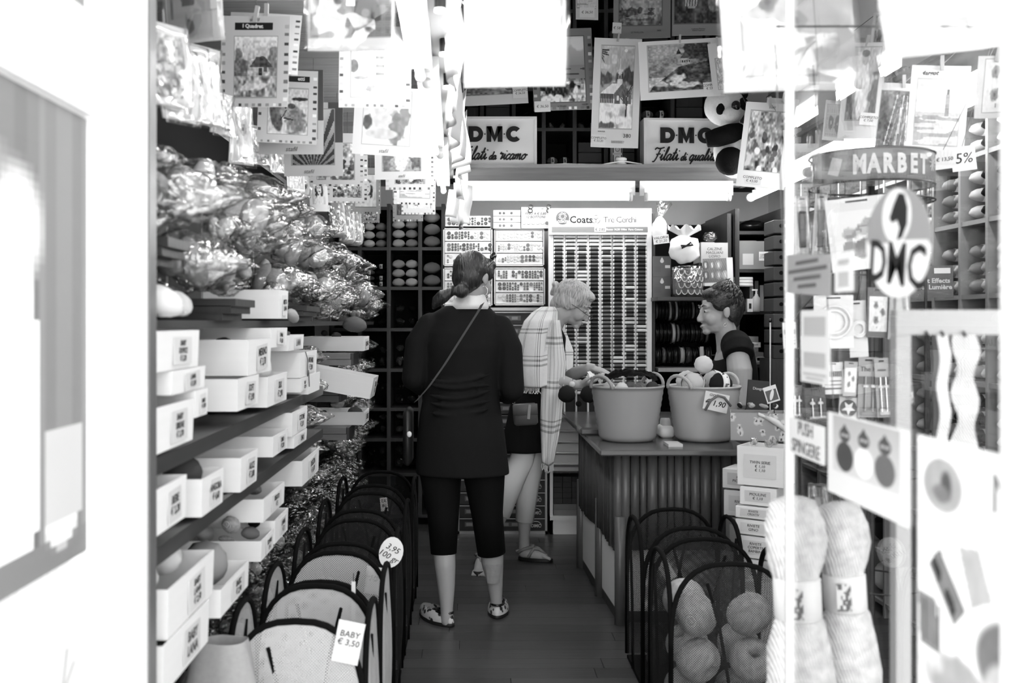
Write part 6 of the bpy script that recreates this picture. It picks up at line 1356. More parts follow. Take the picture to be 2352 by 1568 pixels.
hang_card('pale flower tapestry kit at the right end of the rail', 2246, 2322, 128, 268, 2.95, 'flowers', (.2, .95, .1, .95), .85, .05, -.3, (), (), False, .014, .5, 45, 'tapestry_kit', 'tapestry kit', GQ)
hang_card('tapestry kit with two tigers high on the right rail', 1995, 2060, 30, 180, 4.6, 'tigers', (.1, .9, .14, .95), .86, .1, -.35, (), (), False, .012, .6, 46, 'tapestry_kit', 'tapestry kit', GQ)
hang_card('striped cloth sheet behind the plumes kit', 2000, 2075, 150, 228, 4.5, 'knits', (.0, 1, .0, 1), .7, .12, -.35, (), (), False, .012, .5, 47, 'tapestry_kit', 'tapestry kit', GQ)
hang_card('dark pattern chart hanging at the left end of right rail', 1890, 1936, 230, 322, 4.35, 'mat', (.1, .9, .1, .9), .6, .1, -.3, (), (), False, .01, .6, 48, 'tapestry_kit', 'tapestry kit', GQ)
for i, (px0, px1, py0, py1, d, s) in enumerate(((1800, 1842, 296, 330, 5.3, '€ 19,50'), (2146, 2192, 344, 388, 3.2, '€ 13,50'), (2186, 2240, 336, 392, 3.28, '5%'))):
    t = thing('price_card', ('white price card reading 19,50 hanging beside the tall sheet edge', 'white price card reading 13,50 hanging below the seascape kit', 'white discount card reading 5% above the small balls')[i], 'tag', P((px0+px1)/2, (py0+py1)/2, d), rot=(0, -.12, -.1)); w, h = (px1-px0)*d/FPX, (py1-py0)*d/FPX
    ob('card', MB().box((0, 0, 0), (w, .0015, h)).mesh('card', paper), t); ob('string', MB().cyl((0, 0, h/2), Euler((0, -.12, -.1)).to_matrix().inverted() @ Vector((1.737-t.location.x, 0, 2.39-t.location.z)), .001, .001, 4).mesh('string', ink_grey), t); ob('handwriting', text_me(s, round(min(h*.6, w/(.55*len(s))), 4), ink, .15), t, (0, -.0015, 0), FACE_CAM)
tag(ob('hanging_line', MB().cyl((1.905, 3.3, 2.846), (1.905, 6.4, 2.846), .002).mesh('hanging_line', dark_metal), None), 'thin dark line stretched high along the right gallery', 'line')
# ---- stack of card boxes and flowered basket beside the counter
for i, (px, py0, py1, w, dep, rz, l, wd, m) in enumerate((
        (1760, 1022, 1110, .19, .19, -.62, 'open corrugated box of wrapped balls on top of the right stack', 'TWIN SERIE\n€ 1,10\n€ 1,10', white_card), (1712, 1072, 1118, .15, .17, -.7, 'flat white box sticking out left below the open one', 'KIT\nPICCOLI', white_card), (1755, 1113, 1155, .15, .17, -.5, 'white box with pale label below the open one', 'MOULINE\n€ 1,10', white_card),
        (1715, 1121, 1180, .17, .18, -.7, 'deeper white box at the left of the stack', 'RIVISTE\nLANA', white_card), (1745, 1157, 1185, .15, .17, -.52, 'white box labelled Creativ in the right stack', 'RIVISTE\nCREATIV', white_card), (1745, 1187, 1222, .15, .17, -.52, 'white box in the middle of the right stack', 'RIVISTE\nGINO', white_card),
        (1712, 1183, 1262, .12, .17, -.7, 'narrow box low left in the right stack', 'FILI', mat('grey_box', .6, .7, .2)), (1750, 1224, 1275, .17, .18, -.52, 'large labelled white box low in the right stack', 'RIVISTE\nCOPERTE\nBAMBINI', white_card), (1755, 1277, 1322, .15, .17, -.52, 'lowest white box of the right stack', 'RIVISTE', white_card))):
    d = 4.38 if i in (1, 3, 6) else 4.10; dep = min(dep, .16); w = min(w, .15) if i else w; rz = -.6; z0, z1 = ZP(py1, d), ZP(py0, d); L = w; t = thing('card_box', l, 'box', (XP(px, d), d, z0), group='card boxes stacked by the counter', rz=rz)
    if i == 0: ob('tray', tray_me(L, dep, z1-z0, m), t)
    else: ob('box', MB().bevbox((0, 0, (z1-z0)/2), (L, dep, z1-z0-.003), .002).mesh('box', m), t)
    lb = ob('label', MB().box((0, 0, 0), (.0015, min(.11, dep*.65), (z1-z0)*.7)).mesh('label', paper_grey), t, (-L/2-.0008, .01, (z1-z0)*.5)); n = wd.count('\n')+1
    ob('handwriting', text_me(wd, round(min((z1-z0)*.6/n, .018), 4), ink, .1), lb, (-.0012, 0, 0), (PI/2, 0, -PI/2))
    fb = ob('label', MB().box((0, 0, 0), (L*.7, .0015, (z1-z0)*.6)).mesh('label', paper_grey), t, (0, -dep/2-.0008, (z1-z0)*.5)); ob('handwriting', text_me(wd, round(min((z1-z0)*.5/n, .016), 4), ink, .1), fb, (0, -.0012, 0), FACE_CAM)
for k_, (px_, d_, y_) in enumerate(((1755, 4.10, 1322), (1713, 4.38, 1262))): tag(ob('stack_cabinet', MB().bb(-.075, .075, -.08, .08, 0, ZP(y_, d_)-.001).mesh('stack_cabinet', white_paint), None, (XP(px_, d_), d_, 0), (0, 0, -.6)), ('white cabinet under the nearer stack of card boxes', 'white cabinet under the farther stack of card boxes')[k_], 'cabinet')
for i, (px, py, s, tn) in enumerate(((1765, 1012, 1.1, 5), (1800, 1030, .9, 6), (1745, 1030, .8, 6))): yarn_bag('film wrapped ball in the open box beside the counter, %s of three' % ('largest', 'right', 'left')[i], (XP(1760, 4.1)+(0, .042, -.042)[i], 4.1+(-.035, .03, .03)[i], ZP(1022, 4.1)+.012), tn, .22, (i, 0, PI/2), 10+i, 'wrapped balls by the counter', False, 1)
t = thing('flowered_basket', 'oblong box printed with daisies, full of thread skeins, beside the buckets', 'box', P(1740, 1008, 4.5), rz=-.25)
fb = Pic(60, 22, .62, 3)
for k in range(16):
    x, y = fb.r.rand(), fb.r.rand(); fb.blob(x, y, .045, .13, .8, .4, .6).blob(x, y, .015, .05, .3, .3)
ob('tray', tray_me(.24, .16, .125, mat('daisy_box', .6, .6, .2)), t); ob('print', pic_me(fb, .236, .118), t, (-.118, -.0805, .004))
ob('bow', MB().path([(.03, -.085, .11), (.08, -.095, .085), (.12, -.09, .05)], [.01, .014, .01], 8).path([(.03, -.085, .11), (.06, -.09, .14), (.03, -.085, .11), (0, -.09, .12)], .008, 6).mesh('bow', paper_grey, True), t)
for i in range(14):
    tn = (7, 1, 6, 5, 2, 7, 4)[i % 7]
    yarn('thread skein in the daisy box, %s of the tangle' % nth(i), tuple(Vector((XP(1740, 4.5), 4.5, ZP(1008, 4.5)+.10+.052*(i//8)))+Matrix.Rotation(-.25, 3, 'Z') @ Vector((-.078+.052*(i % 4), (-.03, .03)[(i//4) % 2], 0))), 'skein', tn, .28, (.4*i, .5*math.sin(i), .9*i), paper if i % 2 else None, 'skeins in the daisy box', fit=False)
t = thing('dark_booklet', 'dark booklet standing behind the daisy box', 'booklet', P(1738, 945, 4.78), rot=(-.1, .1, 0)); ob('cover', MB().bb(-.05, .05, 0, .012, 0, .15).mesh('cover', dark_box), t); ob('lettering', text_me('Disegni', .018, paper), t, (0, -.001, .11), FACE_CAM)
t = thing('display_card', 'card with a leaf emblem clipped above the daisy box', 'card', P(1772, 905, 4.5), rot=(0, -.3, 0)); ob('stem', MB().cyl((0, .003, -.03), (-.03, .003, -.17), .002).mesh('stem', dark_metal), t); ob('card', MB().box((0, 0, 0), (.06, .002, .075)).mesh('card', paper), t); ob('print', MB().box((0, -.0015, -.005), (.05, .001, .05)).mesh('print', ink_grey), t); ob('emblem', MB().ell((0, -.002, -.003), (.008, .001, .026), (0, .5, 0)).mesh('emblem', paper), t)
# ================================================================ spinner rack behind the glass
RC = Vector((XP(2000, 3.0), 3.0, 0)); RR = .177
t = thing('spinner_rack', 'wire spinner rack with a grey MARBET band behind the window', 'rack', (RC.x, RC.y, 0)); z1, z0 = ZP(338, 2.83), ZP(412, 2.83)
n = 40; band = MB(); ang = [-PI+PI*i/n for i in range(n+1)]
band.loft([[(RR*math.cos(a), RR*math.sin(a), z) for a in ang]+[((RR-.003)*math.cos(a), (RR-.003)*math.sin(a), z) for a in reversed(ang)] for z in (z0, z1)])
bo = ob('header_band', band.mesh('header_band', mat('header_grey', .52, .3, .45), True), t)
word = 'MARBET'
for i, ch in enumerate(word):
    a = -PI/2-.55+.215*i; ob('lettering', text_me(ch, .074, paper, 0, .0035, .0008), bo, ((RR+.0012)*math.cos(a), (RR+.0012)*math.sin(a), (z0+z1)/2-.002), (PI/2, 0, a+PI/2), (.66, 1, 1))
for k in range(5):
    a = -PI/2+.82; ob('spark', MB().box((0, 0, 0), (.05, .001, .003), 0, (0, k*PI/5, 0)).mesh('spark', paper_grey), bo, ((RR+.001)*math.cos(a), (RR+.001)*math.sin(a), (z0+z1)/2+.01), (0, 0, a+PI/2))
ob('sticker', MB().box((0, 0, 0), (.035, .001, .05), 0, (0, .3, 0)).mesh('sticker', paper_grey), bo, ((RR+.002)*math.cos(-PI/2-.95), (RR+.002)*math.sin(-PI/2-.95), (z0+z1)/2), (0, 0, -.95))
def ring(z, r, w=.003): return [(r*math.cos(2*PI*i/36), r*math.sin(2*PI*i/36), z) for i in range(36)]
zb = z0-.045
for z in (z1, z0, zb): ob('wire_ring', MB().path(ring(z, RR), .0032, 6, 0, True).mesh('wire_ring', dark_metal, True), t)
ob('wire_ring', MB().path(ring(zb, RR*.6), .0025, 6, 0, True).path(ring(zb, RR*.3), .0025, 6, 0, True).mesh('wire_ring', dark_metal, True), t)
for k in range(24):
    a = 2*PI*k/24; ob('wire', MB().path([(RR*math.cos(a), RR*math.sin(a), z0), (RR*math.cos(a), RR*math.sin(a), zb), (.02*math.cos(a), .02*math.sin(a), zb)], .0018, 5).mesh('wire', dark_metal), t)
for k in range(4):
    a = PI/4+.35+k*PI/2; ob('post', MB().cyl((RR*.85*math.cos(a), RR*.85*math.sin(a), 0), (RR*.85*math.cos(a), RR*.85*math.sin(a), z1), .0045, .0045, 8).mesh('post', dark_metal), t)
ob('column', MB().cyl((0, 0, 0), (0, 0, z1), .012, .012, 10).mesh('column', dark_metal), t)
for z in (1.55, 1.22, .95, .62): ob('wire_ring', MB().path(ring(z, RR*.85), .003, 6, 0, True).mesh('wire_ring', dark_metal, True), t)
ob('foot', MB().lathe([(.2, 0), (.2, .015), (.03, .04), (0, .04)], 24).mesh('foot', dark_metal, True), t)
def blister(label, px0, px1, py0, py1, d, kind, v=.8, rz=0.0, tilt=0.0, words=None, i=0):
    w, h = (px1-px0)*d/FPX, (py1-py0)*d/FPX; t = thing('haberdashery_pack', label, 'pack', P((px0+px1)/2, py1, d), group='packs hanging on the spinner rack', rot=(0, tilt, rz))
    ob('card', MB().bb(-w/2, w/2, 0, .0015, 0, h).mesh('card', mat('pack_%d' % int(v*20), v, .5, .3)), t)
    ob('hanger', MB().box((0, -.001, h*.95), (w*.35, .001, h*.025)).mesh('hanger', ink), t)
    tz = t.location.z+h*.95; rz_ = min((zb, 1.55, 1.22, .95, .62), key=lambda q: abs(q-tz)); v2 = Vector((t.location.x-RC.x, t.location.y-RC.y, 0)).normalized()*(.162 if rz_ != zb else .183)
    e = Euler((0, tilt, rz)).to_matrix().inverted() @ (Vector((RC.x+v2.x, RC.y+v2.y, rz_))-t.location); ob('hook', MB().path([(0, .004, h*.95), ((e.x)*.5, max(.006, e.y*.5), h*.95+(e.z-h*.95)*.5), e], .0014, 5).mesh('hook', dark_metal), t)
    if kind == 'needle':
        ob('stripe', MB().bb(-w/2, w/2, -.001, 0, h*.55, h*.68).mesh('stripe', ink_grey), t)
        for s in (-.18, .2): ob('needle', MB().cyl((s*w, -.006, h*.1), (s*w, -.006, h*.68), .0022, .0022, 6).mesh('needle', chrome), t); ob('stopper', MB().lathe([(.0, 0), (.007, 0), (.008, .004), (.003, .008), (0, .008)], 10).mesh('stopper', paper), t, (s*w, -.006, h*.5))
        ob('bubble', MB().bevbox((0, -.006, h*.1), (w*.86, .012, h*.14), .003).mesh('bubble', FILM_CARD), t)
    elif kind == 'ring':
        for k, q in enumerate((.42, .3)): ob('ring', MB().path([(q*w*math.cos(a), -.006, h*.5+q*w*math.sin(a)) for a in [2*PI*i_/24 for i_ in range(24)]], .004, 6, 0, True).mesh('ring', white_paint, True), t)
    elif kind == 'pins':
        for k in range(10): ob('pin', MB().cyl((-w*.38+.085*w*k, -.002, h*.55), (-w*.38+.085*w*k, -.002, h*.72), .0014, .0014, 5).mesh('pin', ink), t)
        ob('print', MB().bb(-w*.4, w*.4, -.0008, 0, h*.15, h*.2).bb(-w*.4, w*.4, -.0008, 0, h*.28, h*.31).bb(-w*.4, w*.4, -.0008, 0, h*.4, h*.43).mesh('print', ink_grey), t)
    elif kind == 'star':
        mb = MB(); mb.extrude([((.4 if k % 2 else .17)*w*math.cos(PI/2+k*PI/5), (.4 if k % 2 else .17)*w*math.sin(PI/2+k*PI/5)) for k in range(10)], 0, .001, 0, Matrix.Rotation(PI/2, 4, 'X')); ob('disc', MB().cyl((0, 0, 0), (0, -.002, 0), w*.46, w*.46, 24).mesh('disc', ink_grey), t, (0, -.0002, h*.5)); ob('star', mb.mesh('star', paper), t, (0, -.0025, h*.5))
    elif kind == 'pic': ob('print', pic_me(scene_pic(words or 'garden', 26, 30, i), w*.84, h*.7), t, (-w*.42, -.001, h*.12))
    elif kind == 'bag': ob('film', bent_slab(w*1.05, h, lambda u, v_: -.012-.01*math.sin(8*u+3*v_), .001, FILM_CARD, 10, 'film'), t, (-w*.52, 0, 0)); ob('item', MB().bevbox((0, -.006, h*.45), (w*.5, .008, h*.6), .003).mesh('item', mat('item_%d' % (i % 3), (.3, .55, .8)[i % 3], .5, .3)), t)
    if words and kind != 'pic': ob('lettering', text_me(words, round(w/(.6*len(words)), 4), ink), t, (0, -.0015, h*.8), FACE_CAM)
    return t
blister('large film bag with a fruit embroidery, top of the spinner rack', 1912, 2058, 452, 618, 2.735, 'pic', .9, .02, -.12, 'fruit', 1)
pk = ((1826, 1858, 450, 590, 3.05, 'bag', .88, None, 'tall pale sheet on the left of spinner rack'), (1864, 1894, 445, 590, 3.1, 'bag', .92, None, 'white sheet second from left on spinner rack'),
      (1872, 1960, 678, 800, 2.86, 'ring', .9, None, 'white pack of embroidery hoops on the spinner rack'), (1952, 1996, 690, 820, 2.84, 'ring', .85, None, 'narrow hoop pack next to the hoops'), (1990, 2040, 660, 775, 2.82, 'pic', .45, 'flowers', 'dark pack with a tangled cord picture'),
      (2040, 2085, 640, 780, 2.86, 'bag', .75, None, 'glossy bag at the right of spinner rack, upper tier'), (1842, 1872, 770, 872, 2.95, 'pins', .86, None, 'narrow pin pack at the left of lower tier'), (1890, 1938, 832, 905, 2.83, 'pins', .88, None, 'white card of dark pins, tilted'), (1936, 1966, 830, 910, 2.84, 'pic', .7, 'flowers', 'small round badge pack beside the pin card'),
      (1968, 2016, 820, 958, 2.80, 'needle', .66, 'The K', 'grey needle pack reading The K, front one'), (2016, 2047, 822, 958, 2.82, 'needle', .66, 'nitter', 'grey needle pack beside The K pack'), (2050, 2092, 822, 930, 2.85, 'bag', .4, None, 'dark pack at the right of needle packs'),
      (1925, 1968, 912, 962, 2.84, 'star', .8, None, 'square pack with a star in a dark disc'), (1818, 1842, 884, 960, 3.0, 'needle', .4, None, 'dark needle pack at far left of lower tier'), (1850, 1900, 890, 965, 2.92, 'needle', .35, None, 'dark narrow needle pack, second in lower tier'), (2046, 2090, 930, 985, 2.86, 'pic', .6, 'garden', 'small pack below the dark one'),
      (1850, 1905, 1110, 1230, 2.95, 'bag', .35, None, 'dark pack low on the spinner rack, left'), (1935, 1972, 1130, 1250, 2.88, 'bag', .3, None, 'dark pack low on the spinner rack, middle'), (1800, 1830, 740, 800, 3.2, 'pins', .8, None, 'small pin card left of the hoop pack'))
for i, (a, b, c_, d_, d, kd, v, w, l) in enumerate(pk): blister(l, a, b, c_, d_, 2.806-.016*(i % 3), kd, v, .12*math.sin(i*2.3), .06*math.sin(i*1.7), w, i)
# ---- big hanks hanging in the window
hk = yarn_mat('pale_slub_wool', .84, 55, .4, .35, (0, 0.25, 0))
def hank(label, px, py0, d, s, lean):
    """big pale hank held by a paper band, hanging in the window"""
    c_ = P(px, py0, d); t = thing('wool_hank', label, 'yarn', c_, group='big hanks in the window', rot=(0, lean, 0))
    top = [(.02, 0), (.045, -.01), (.058, -.05), (.06, -.09), (.055, -.13), (.045, -.158), (.042, -.165)]; low = [(.042, -.235), (.05, -.25), (.062, -.30), (.068, -.38), (.066, -.47), (.055, -.56), (.03, -.62), (.01, -.63)]
    def lf(pr):
        mb = MB(); rg_ = []
        for r, z in pr:
            rg_.append([(r*s*(1+.05*math.sin(5*a+z*40))*math.cos(a), r*s*.8*(1+.05*math.sin(7*a+z*30))*math.sin(a), z*s) for a in [2*PI*i/22 for i in range(22)]])
        return mb.loft(rg_[::-1]).mesh('yarn', hk, True)
    ob('yarn', lf(top), t); ob('yarn', lf(low), t)
    ob('paper_band', MB().lathe([(.043*s, -.24*s), (.046*s, -.238*s), (.046*s, -.162*s), (.043*s, -.16*s)], 22).mesh('paper_band', paper, True), t)
    q = Pic(10, 14, .85, 4); q.put((q.nz(6) > .5)*1.0, .4); ob('print', pic_me(q, .03*s, .06*s), t, (-.035*s, -.0462*s, -.23*s), (0, 0, -.3))
    ob('loop', MB().path([(0, 0, -.02*s), (0, 0, .25), (.0, 0, .9)], .0012, 4).mesh('loop', ink_grey), t); return t
hank('large pale wool hank with white band hanging in the window, nearer one', 1822, 1140, 1.98, 1.0, -.04)
hank('pale wool hank with white band hanging behind the nearer one', 1928, 1152, 2.05, .92, -.06)
tag(ob('window_line', MB().cyl((.62, 2.02, 2.0), (1.5, 2.02, 2.0), .002).mesh('window_line', dark_metal), None), 'thin wire the window hanks hang from', 'wire')
# ================================================================ side pane of the doorway with stickers
pane = struct('window_1', MB().bb(.600, .606, .95, 1.885, 0.0, 2.78).mesh('window_1', GLASS))
ob('window_edge', MB().bb(.596, .610, 1.875, 1.888, 0, 2.78).mesh('window_edge', white_metal), pane)
ob('window_frame', MB().bb(.585, .63, 1.02, 1.10, 0, 2.78).mesh('window_frame', mat('ribbed_white_plastic', .85, .5, .3, var=.06, vs=60, bump=.4, bs=90)), pane)
def dpx(px): return .597*FPX/(px-VX)
def sticker(name, label, cat, px0, px1, py0, py1, roll=0.0, m=None, rnd=0):
    """flat sticker on the pane, facing the doorway; returns root and size; local x runs towards the street, z up"""
    a, b = dpx(px0), dpx(px1); dm = (a+b)/2; w = a-b; h = (py1-py0)*dm/FPX
    t = thing(name, label, cat, (.597, dm, ZP((py0+py1)/2, dm)), rot=(0, 0, -PI/2)); inner = Matrix.Rotation(roll, 4, 'Y')
    if m is not None: ob('sheet', MB().box((0, 0, 0), (w, .0008, h), 0, (0, roll, 0)).mesh('sheet', m), t)
    return t, w, h
t, w, h = sticker('brand_sticker', 'oval grey and white DMC sticker with a horse head on the side window', 'sticker', 1985, 2150, 425, 690)
el = lambda rx_, rz_, ox=0, oz=0, n=36: [(ox+rx_*math.cos(2*PI*i/n), oz+rz_*math.sin(2*PI*i/n)) for i in range(n)]
RX = Matrix.Rotation(PI/2, 4, 'X'); RT = Matrix.Rotation(.12, 4, 'Y')
ob('sheet', MB().extrude(el(w*.46, h*.48), 0, .0008, 0, RT @ RX).mesh('sheet', mat('sticker_grey', .58, .45, .3)), t)
lo = [(w*.455*math.cos(a), h*.475*math.sin(a)) for a in [-PI+PI*i/24 for i in range(25)]]
lo = [(x, z-.0) for x, z in lo if True]; lo2 = [(-w*.455, -.0*h), *lo[1:-1], (w*.455, 0), (w*.40, h*.05), (w*.1, h*.03), (-w*.2, -.02*h), (-w*.40, -.05*h)]
ob('white_field', MB().extrude(lo2, .0008, .0014, 0, RT @ RX).mesh('white_field', paper), t)
ob('badge', MB().extrude(el(w*.2, h*.235, -.02*w, h*.23), .0008, .0015, 0, RT @ RX).mesh('badge', paper), t)
ob('horse_head', MB().extrude([(x*w-.02*w, z*h+h*.23) for x, z in ((.02, .2), (.1, .19), (.155, .08), (.16, -.06), (.1, -.18), (.03, -.21), (.06, -.1), (.02, -.03), (-.05, -.06), (-.09, -.02), (-.04, .1))], .0015, .002, 0, RT @ RX).mesh('horse_head', ink), t)
ob('lettering', text_me('DMC', round(w*.36, 4), ink, 0, .0012), t, (-.0, -.002, -h*.2), (PI/2, .12, 0))
t, w, h = sticker('notice', 'grey notice with blurred lines on the side window edge', 'notice', 1806, 1908, 584, 676, .06, mat('notice_grey', .62, .6, .2))
for k, q in enumerate((.5, .86, .6, .4)): ob('print_line', MB().box((0, -.001, h*(.32-.2*k)), (w*q, .0008, h*.09)).mesh('print_line', ink_grey), t)
t, w, h = sticker('small_sticker', 'small white sticker with grey motif between notice and oval', 'sticker', 1918, 1960, 578, 670, 0, paper); ob('print', MB().box((0, -.001, -h*.18), (w*.55, .0008, h*.35)).box((0, -.001, h*.25), (w*.6, .0008, h*.12)).mesh('print', grey_card), t)
t, w, h = sticker('price_list', 'faded white price list with grey fields on the side window', 'notice', 1840, 1906, 712, 880, 0, mat('faded_paper', .86, .7, .2))
for z, q in ((.28, .26), (-.18, .2)): ob('field', MB().box((0, -.001, h*z), (w*.75, .0008, h*q)).mesh('field', mat('field_grey', .7, .6, .2)), t)
ob('print_line', MB().box((0, -.001, -h*.38), (w*.8, .0008, h*.03)).box((0, -.001, -h*.44), (w*.6, .0008, h*.03)).mesh('print_line', grey_card), t)
t, w, h = sticker('door_notice', 'white rounded notice reading PUSH with second word, on the side window', 'notice', 1812, 1894, 968, 1052, 0, paper); ob('lettering', text_me('PUSH\nSPINGERE', round(w*.18, 4), ink_grey), t, (0, -.001, 0), FACE_CAM)
t, w, h = sticker('photo_card', 'white photo card with three egg shaped knitted figures on the side window', 'picture', 1902, 2086, 965, 1165, 0, paper)
q = Pic(80, 64, .78, 2); q.grad(.82, .7)
for x, v in ((.2, .3), (.5, .95), (.8, .42)):
    q.blob(x, .3, .14, .26, v, .1).blob(x, .68, .085, .13, .33, .1).poly([(x-.04, .78), (x+.04, .78), (x, .9)], .3).blob(x-.03, .68, .03, .03, .7, .3).blob(x+.035, .68, .03, .03, .7, .3)
ob('print', pic_me(q, w*.84, h*.68), t, (-w*.42, -.0008, -h*.2))
t, w, h = sticker('sock_poster', 'large white poster with striped socks and a round portrait emblem, lower right', 'poster', 2108, 2420, 1030, 1700, 0, paper)
q = Pic(90, 110, .95, 5); q.blob(.22, .84, .17, .10, .66, .1).blob(.25, .85, .05, .05, .35, .4, .3).blob(.2, .81, .08, .03, .5, .4, .3)
q.poly([(.1, .52), (.2, .6), (.42, .42), (.32, .34)], .5).poly([(.12, .54), (.15, .57), (.22, .5), (.19, .47)], .2).poly([(.24, .44), (.27, .47), (.34, .4), (.31, .37)], .2)
q.poly([(.36, .64), (.52, .66), (.62, .5), (.46, .44)], .7).poly([(.0, .4), (.16, .4), (.2, .2), (.02, .2)], .55)
for k in range(5): q.rect(.02+.04*k, .035+.04*k, .22, .38, .35)
q.blob(.8, .3, .3, .16, .45, .15).blob(.75, .18, .2, .14, .75, .2).blob(.4, .12, .3, .1, .66, .3, .3); q.grain(20, .06)
ob('print', pic_me(q, w*.98, h*.98), t, (-w*.49, -.0006, -h*.49)); ob('lettering', text_me('Mar', .065, mat('pale_letter_grey', .5, .6, .2)), t, (w*.28, -.0015, h*.36), FACE_CAM)
# added post and rail in place of the open door's reflection in the pane
t = thing('reflection_stand', 'added grey post and rail standing in for a door reflection in the window', 'stand', (.70, 1.62, 0)); gm = mat('reflection_grey', .66, .5, .3)
ob('post', MB().bb(-.012, .012, -.012, .012, 0, 1.379).mesh('post', gm), t); ob('rail', MB().bb(-.012, .5, -.012, .012, 1.38, 1.42).mesh('rail', gm), t); ob('foot', MB().bb(-.05, .05, -.12, .12, 0, .015).mesh('foot', gm), t)
for i, (x, v, st) in enumerate(((.035, .2, 1), (.06, .88, 1), (.095, .8, 2))):
    t2 = thing('knitted_strip', ('narrow dark cord', 'pale knitted strip', 'pale wavy edged knitted scarf')[i]+' hanging from the added reflection rail', 'knitting', (.70+x, 1.62, 1.10))
    ob('strip', MB().sheet(lambda u, v_: ((u-.5)*(.010, .018, .036)[i]*(1+.25*math.sin(22*v_)*(i == 2)), -.022+.006*math.sin(20*v_), .28*v_), 6, 30).mesh('strip', yarn_mat('strip_%d' % i, v, 90), True), t2); ob('hook', MB().cyl((0, -.022, .278), (0, -.0145, .285), .002).mesh('hook', dark_metal), t2)
# ================================================================ open door leaf on the left with posters
dr = struct('door_1', MB().bb(-.640, -.603, 1.60, 1.862, 0, 2.45).mesh('door_1', white_paint))
ob('door_rail', MB().bb(-.640, -.603, .6, 1.60, 1.73, 1.88).mesh('door_rail', white_paint), dr); ob('door_rail', MB().bb(-.640, -.603, .6, 1.60, 0, .62).mesh('door_rail', white_paint), dr); ob('door_pane', MB().bb(-.624, -.62, .6, 1.60, .62, 2.45).mesh('door_pane', GLASS), dr)
t = thing('garment_poster', 'blurred poster of a white garment on the open door at left', 'poster', (-.615, .62, 1.035))
q = Pic(50, 60, .55, 8); q.grad(.42, .5); q.rect(.83, 1, 0, 1, .55); q.put((np.sin(q.u*60) > .3)*.3, .4); q.poly([(0, 0.1), (.0, .75), (.3, .70), (.62, .78), (.80, .70), (.83, .2), (.80, .06)], .96).blob(.35, .85, .3, .07, .82, .4, .2).blob(.75, .72, .08, .12, .85, .4).rect(0, 1, 0, .06, .5).blob(.9, .1, .06, .06, .9, .2)
q.rect(.84, .99, .1, .3, .78)
ob('sheet', MB().bb(-.002, 0, 0, .975, 0, .69).mesh('sheet', paper), t); ob('print', pic_me(q, .975, .69), t, (.0008, 0, 0), (0, 0, PI/2))
t = thing('door_panel_note', 'white lower door panel with grey handwritten word', 'notice', (-.613, .62, .64)); ob('sheet', MB().bb(-.002, 0, 0, .975, 0, .37).mesh('sheet', paper), t); ob('handwriting', text_me('Monro k', .12, grey_card, .3, -.001), t, (.001, .70, .22), FACE_PX)
t = thing('door_sign', 'grey sign with white capitals above the door rail', 'sign', (-.612, .62, 1.90)); ob('sheet', MB().bb(-.002, 0, 0, .96, 0, .42).mesh('sheet', mat('sign_grey', .52, .5, .3)), t); ob('lettering', text_me('NARE', .13, paper, 0, .004), t, (.001, .5, .1), FACE_PX)
# ================================================================ the three women
skin = mat('skin', .66, .5, .35, var=.06, vs=12); skin_b = mat('skin_tanned', .60, .5, .35, var=.06, vs=12)
def skin_surf(o, vox, it=3, fac=.5):
    m = o.modifiers.new('Remesh', 'REMESH'); m.mode = 'VOXEL'; m.voxel_size = vox; m.use_smooth_shade = True
    s = o.modifiers.new('Smooth', 'SMOOTH'); s.factor = fac; s.iterations = it; return o
class Body(MB):
    def __init__(s, T=None): super().__init__(); s.T = T
    def limb(s, pts, rr, n=16, end=True):
        pts = [Vector(p) for p in pts]; s.path(pts, list(rr), n); s.ell(pts[0], (rr[0],)*3, None, 14, 10); end and s.ell(pts[-1], (rr[-1],)*3, None, 14, 10); return s
    def rings(s, L, n=28, tilt=None):
        """L: (cx, cy, z, a, b) ellipses"""
        tilt = tilt or [0]*len(L)
        return s.loft([[(cx+a*math.cos(2*PI*i/n), cy+b*math.sin(2*PI*i/n), z+tl*a*math.cos(2*PI*i/n)) for i in range(n)] for (cx, cy, z, a, b), tl in zip(L, tilt)])
    def els(s, T, L):
        for c, r in L:
            k = MB().ell(c, r, None, 18, 12); s.add(k.v, k.f, 0, T)
        return s
def head_parts(T, k=1.0):
    """ellipsoids of a head; face towards local +X, up +Z"""
    L = [((-.012, 0, .035), (.098, .076, .088)), ((.028, 0, -.02), (.066, .060, .082)), ((.034, 0, -.066), (.052, .048, .038)), ((.074, 0, -.098), (.020, .022, .017)),
         ((.108, 0, -.040), (.013, .017, .009)), ((.092, 0, -.067), (.010, .022, .006)), ((.090, 0, -.078), (.010, .019, .007)), ((.004, 0, -.06), (.06, .055, .05))]
    for s in (-1, 1):
        L += [((.080, s*.028, .027), (.016, .028, .009)), ((.060, s*.036, -.036), (.030, .024, .032)), ((-.006, s*.078, -.004), (.019, .008, .033)), ((.079, s*.031, .008), (.012, .016, .009))]
    b = Body(); b.els(T @ Matrix.Scale(k, 4), L)
    n = MB(); n.path([(.088, 0, .02), (.101, 0, -.010), (.113, 0, -.034)], [.008, .009, .0115], 10); b.add(n.v, n.f, 0, T @ Matrix.Scale(k, 4)); return b
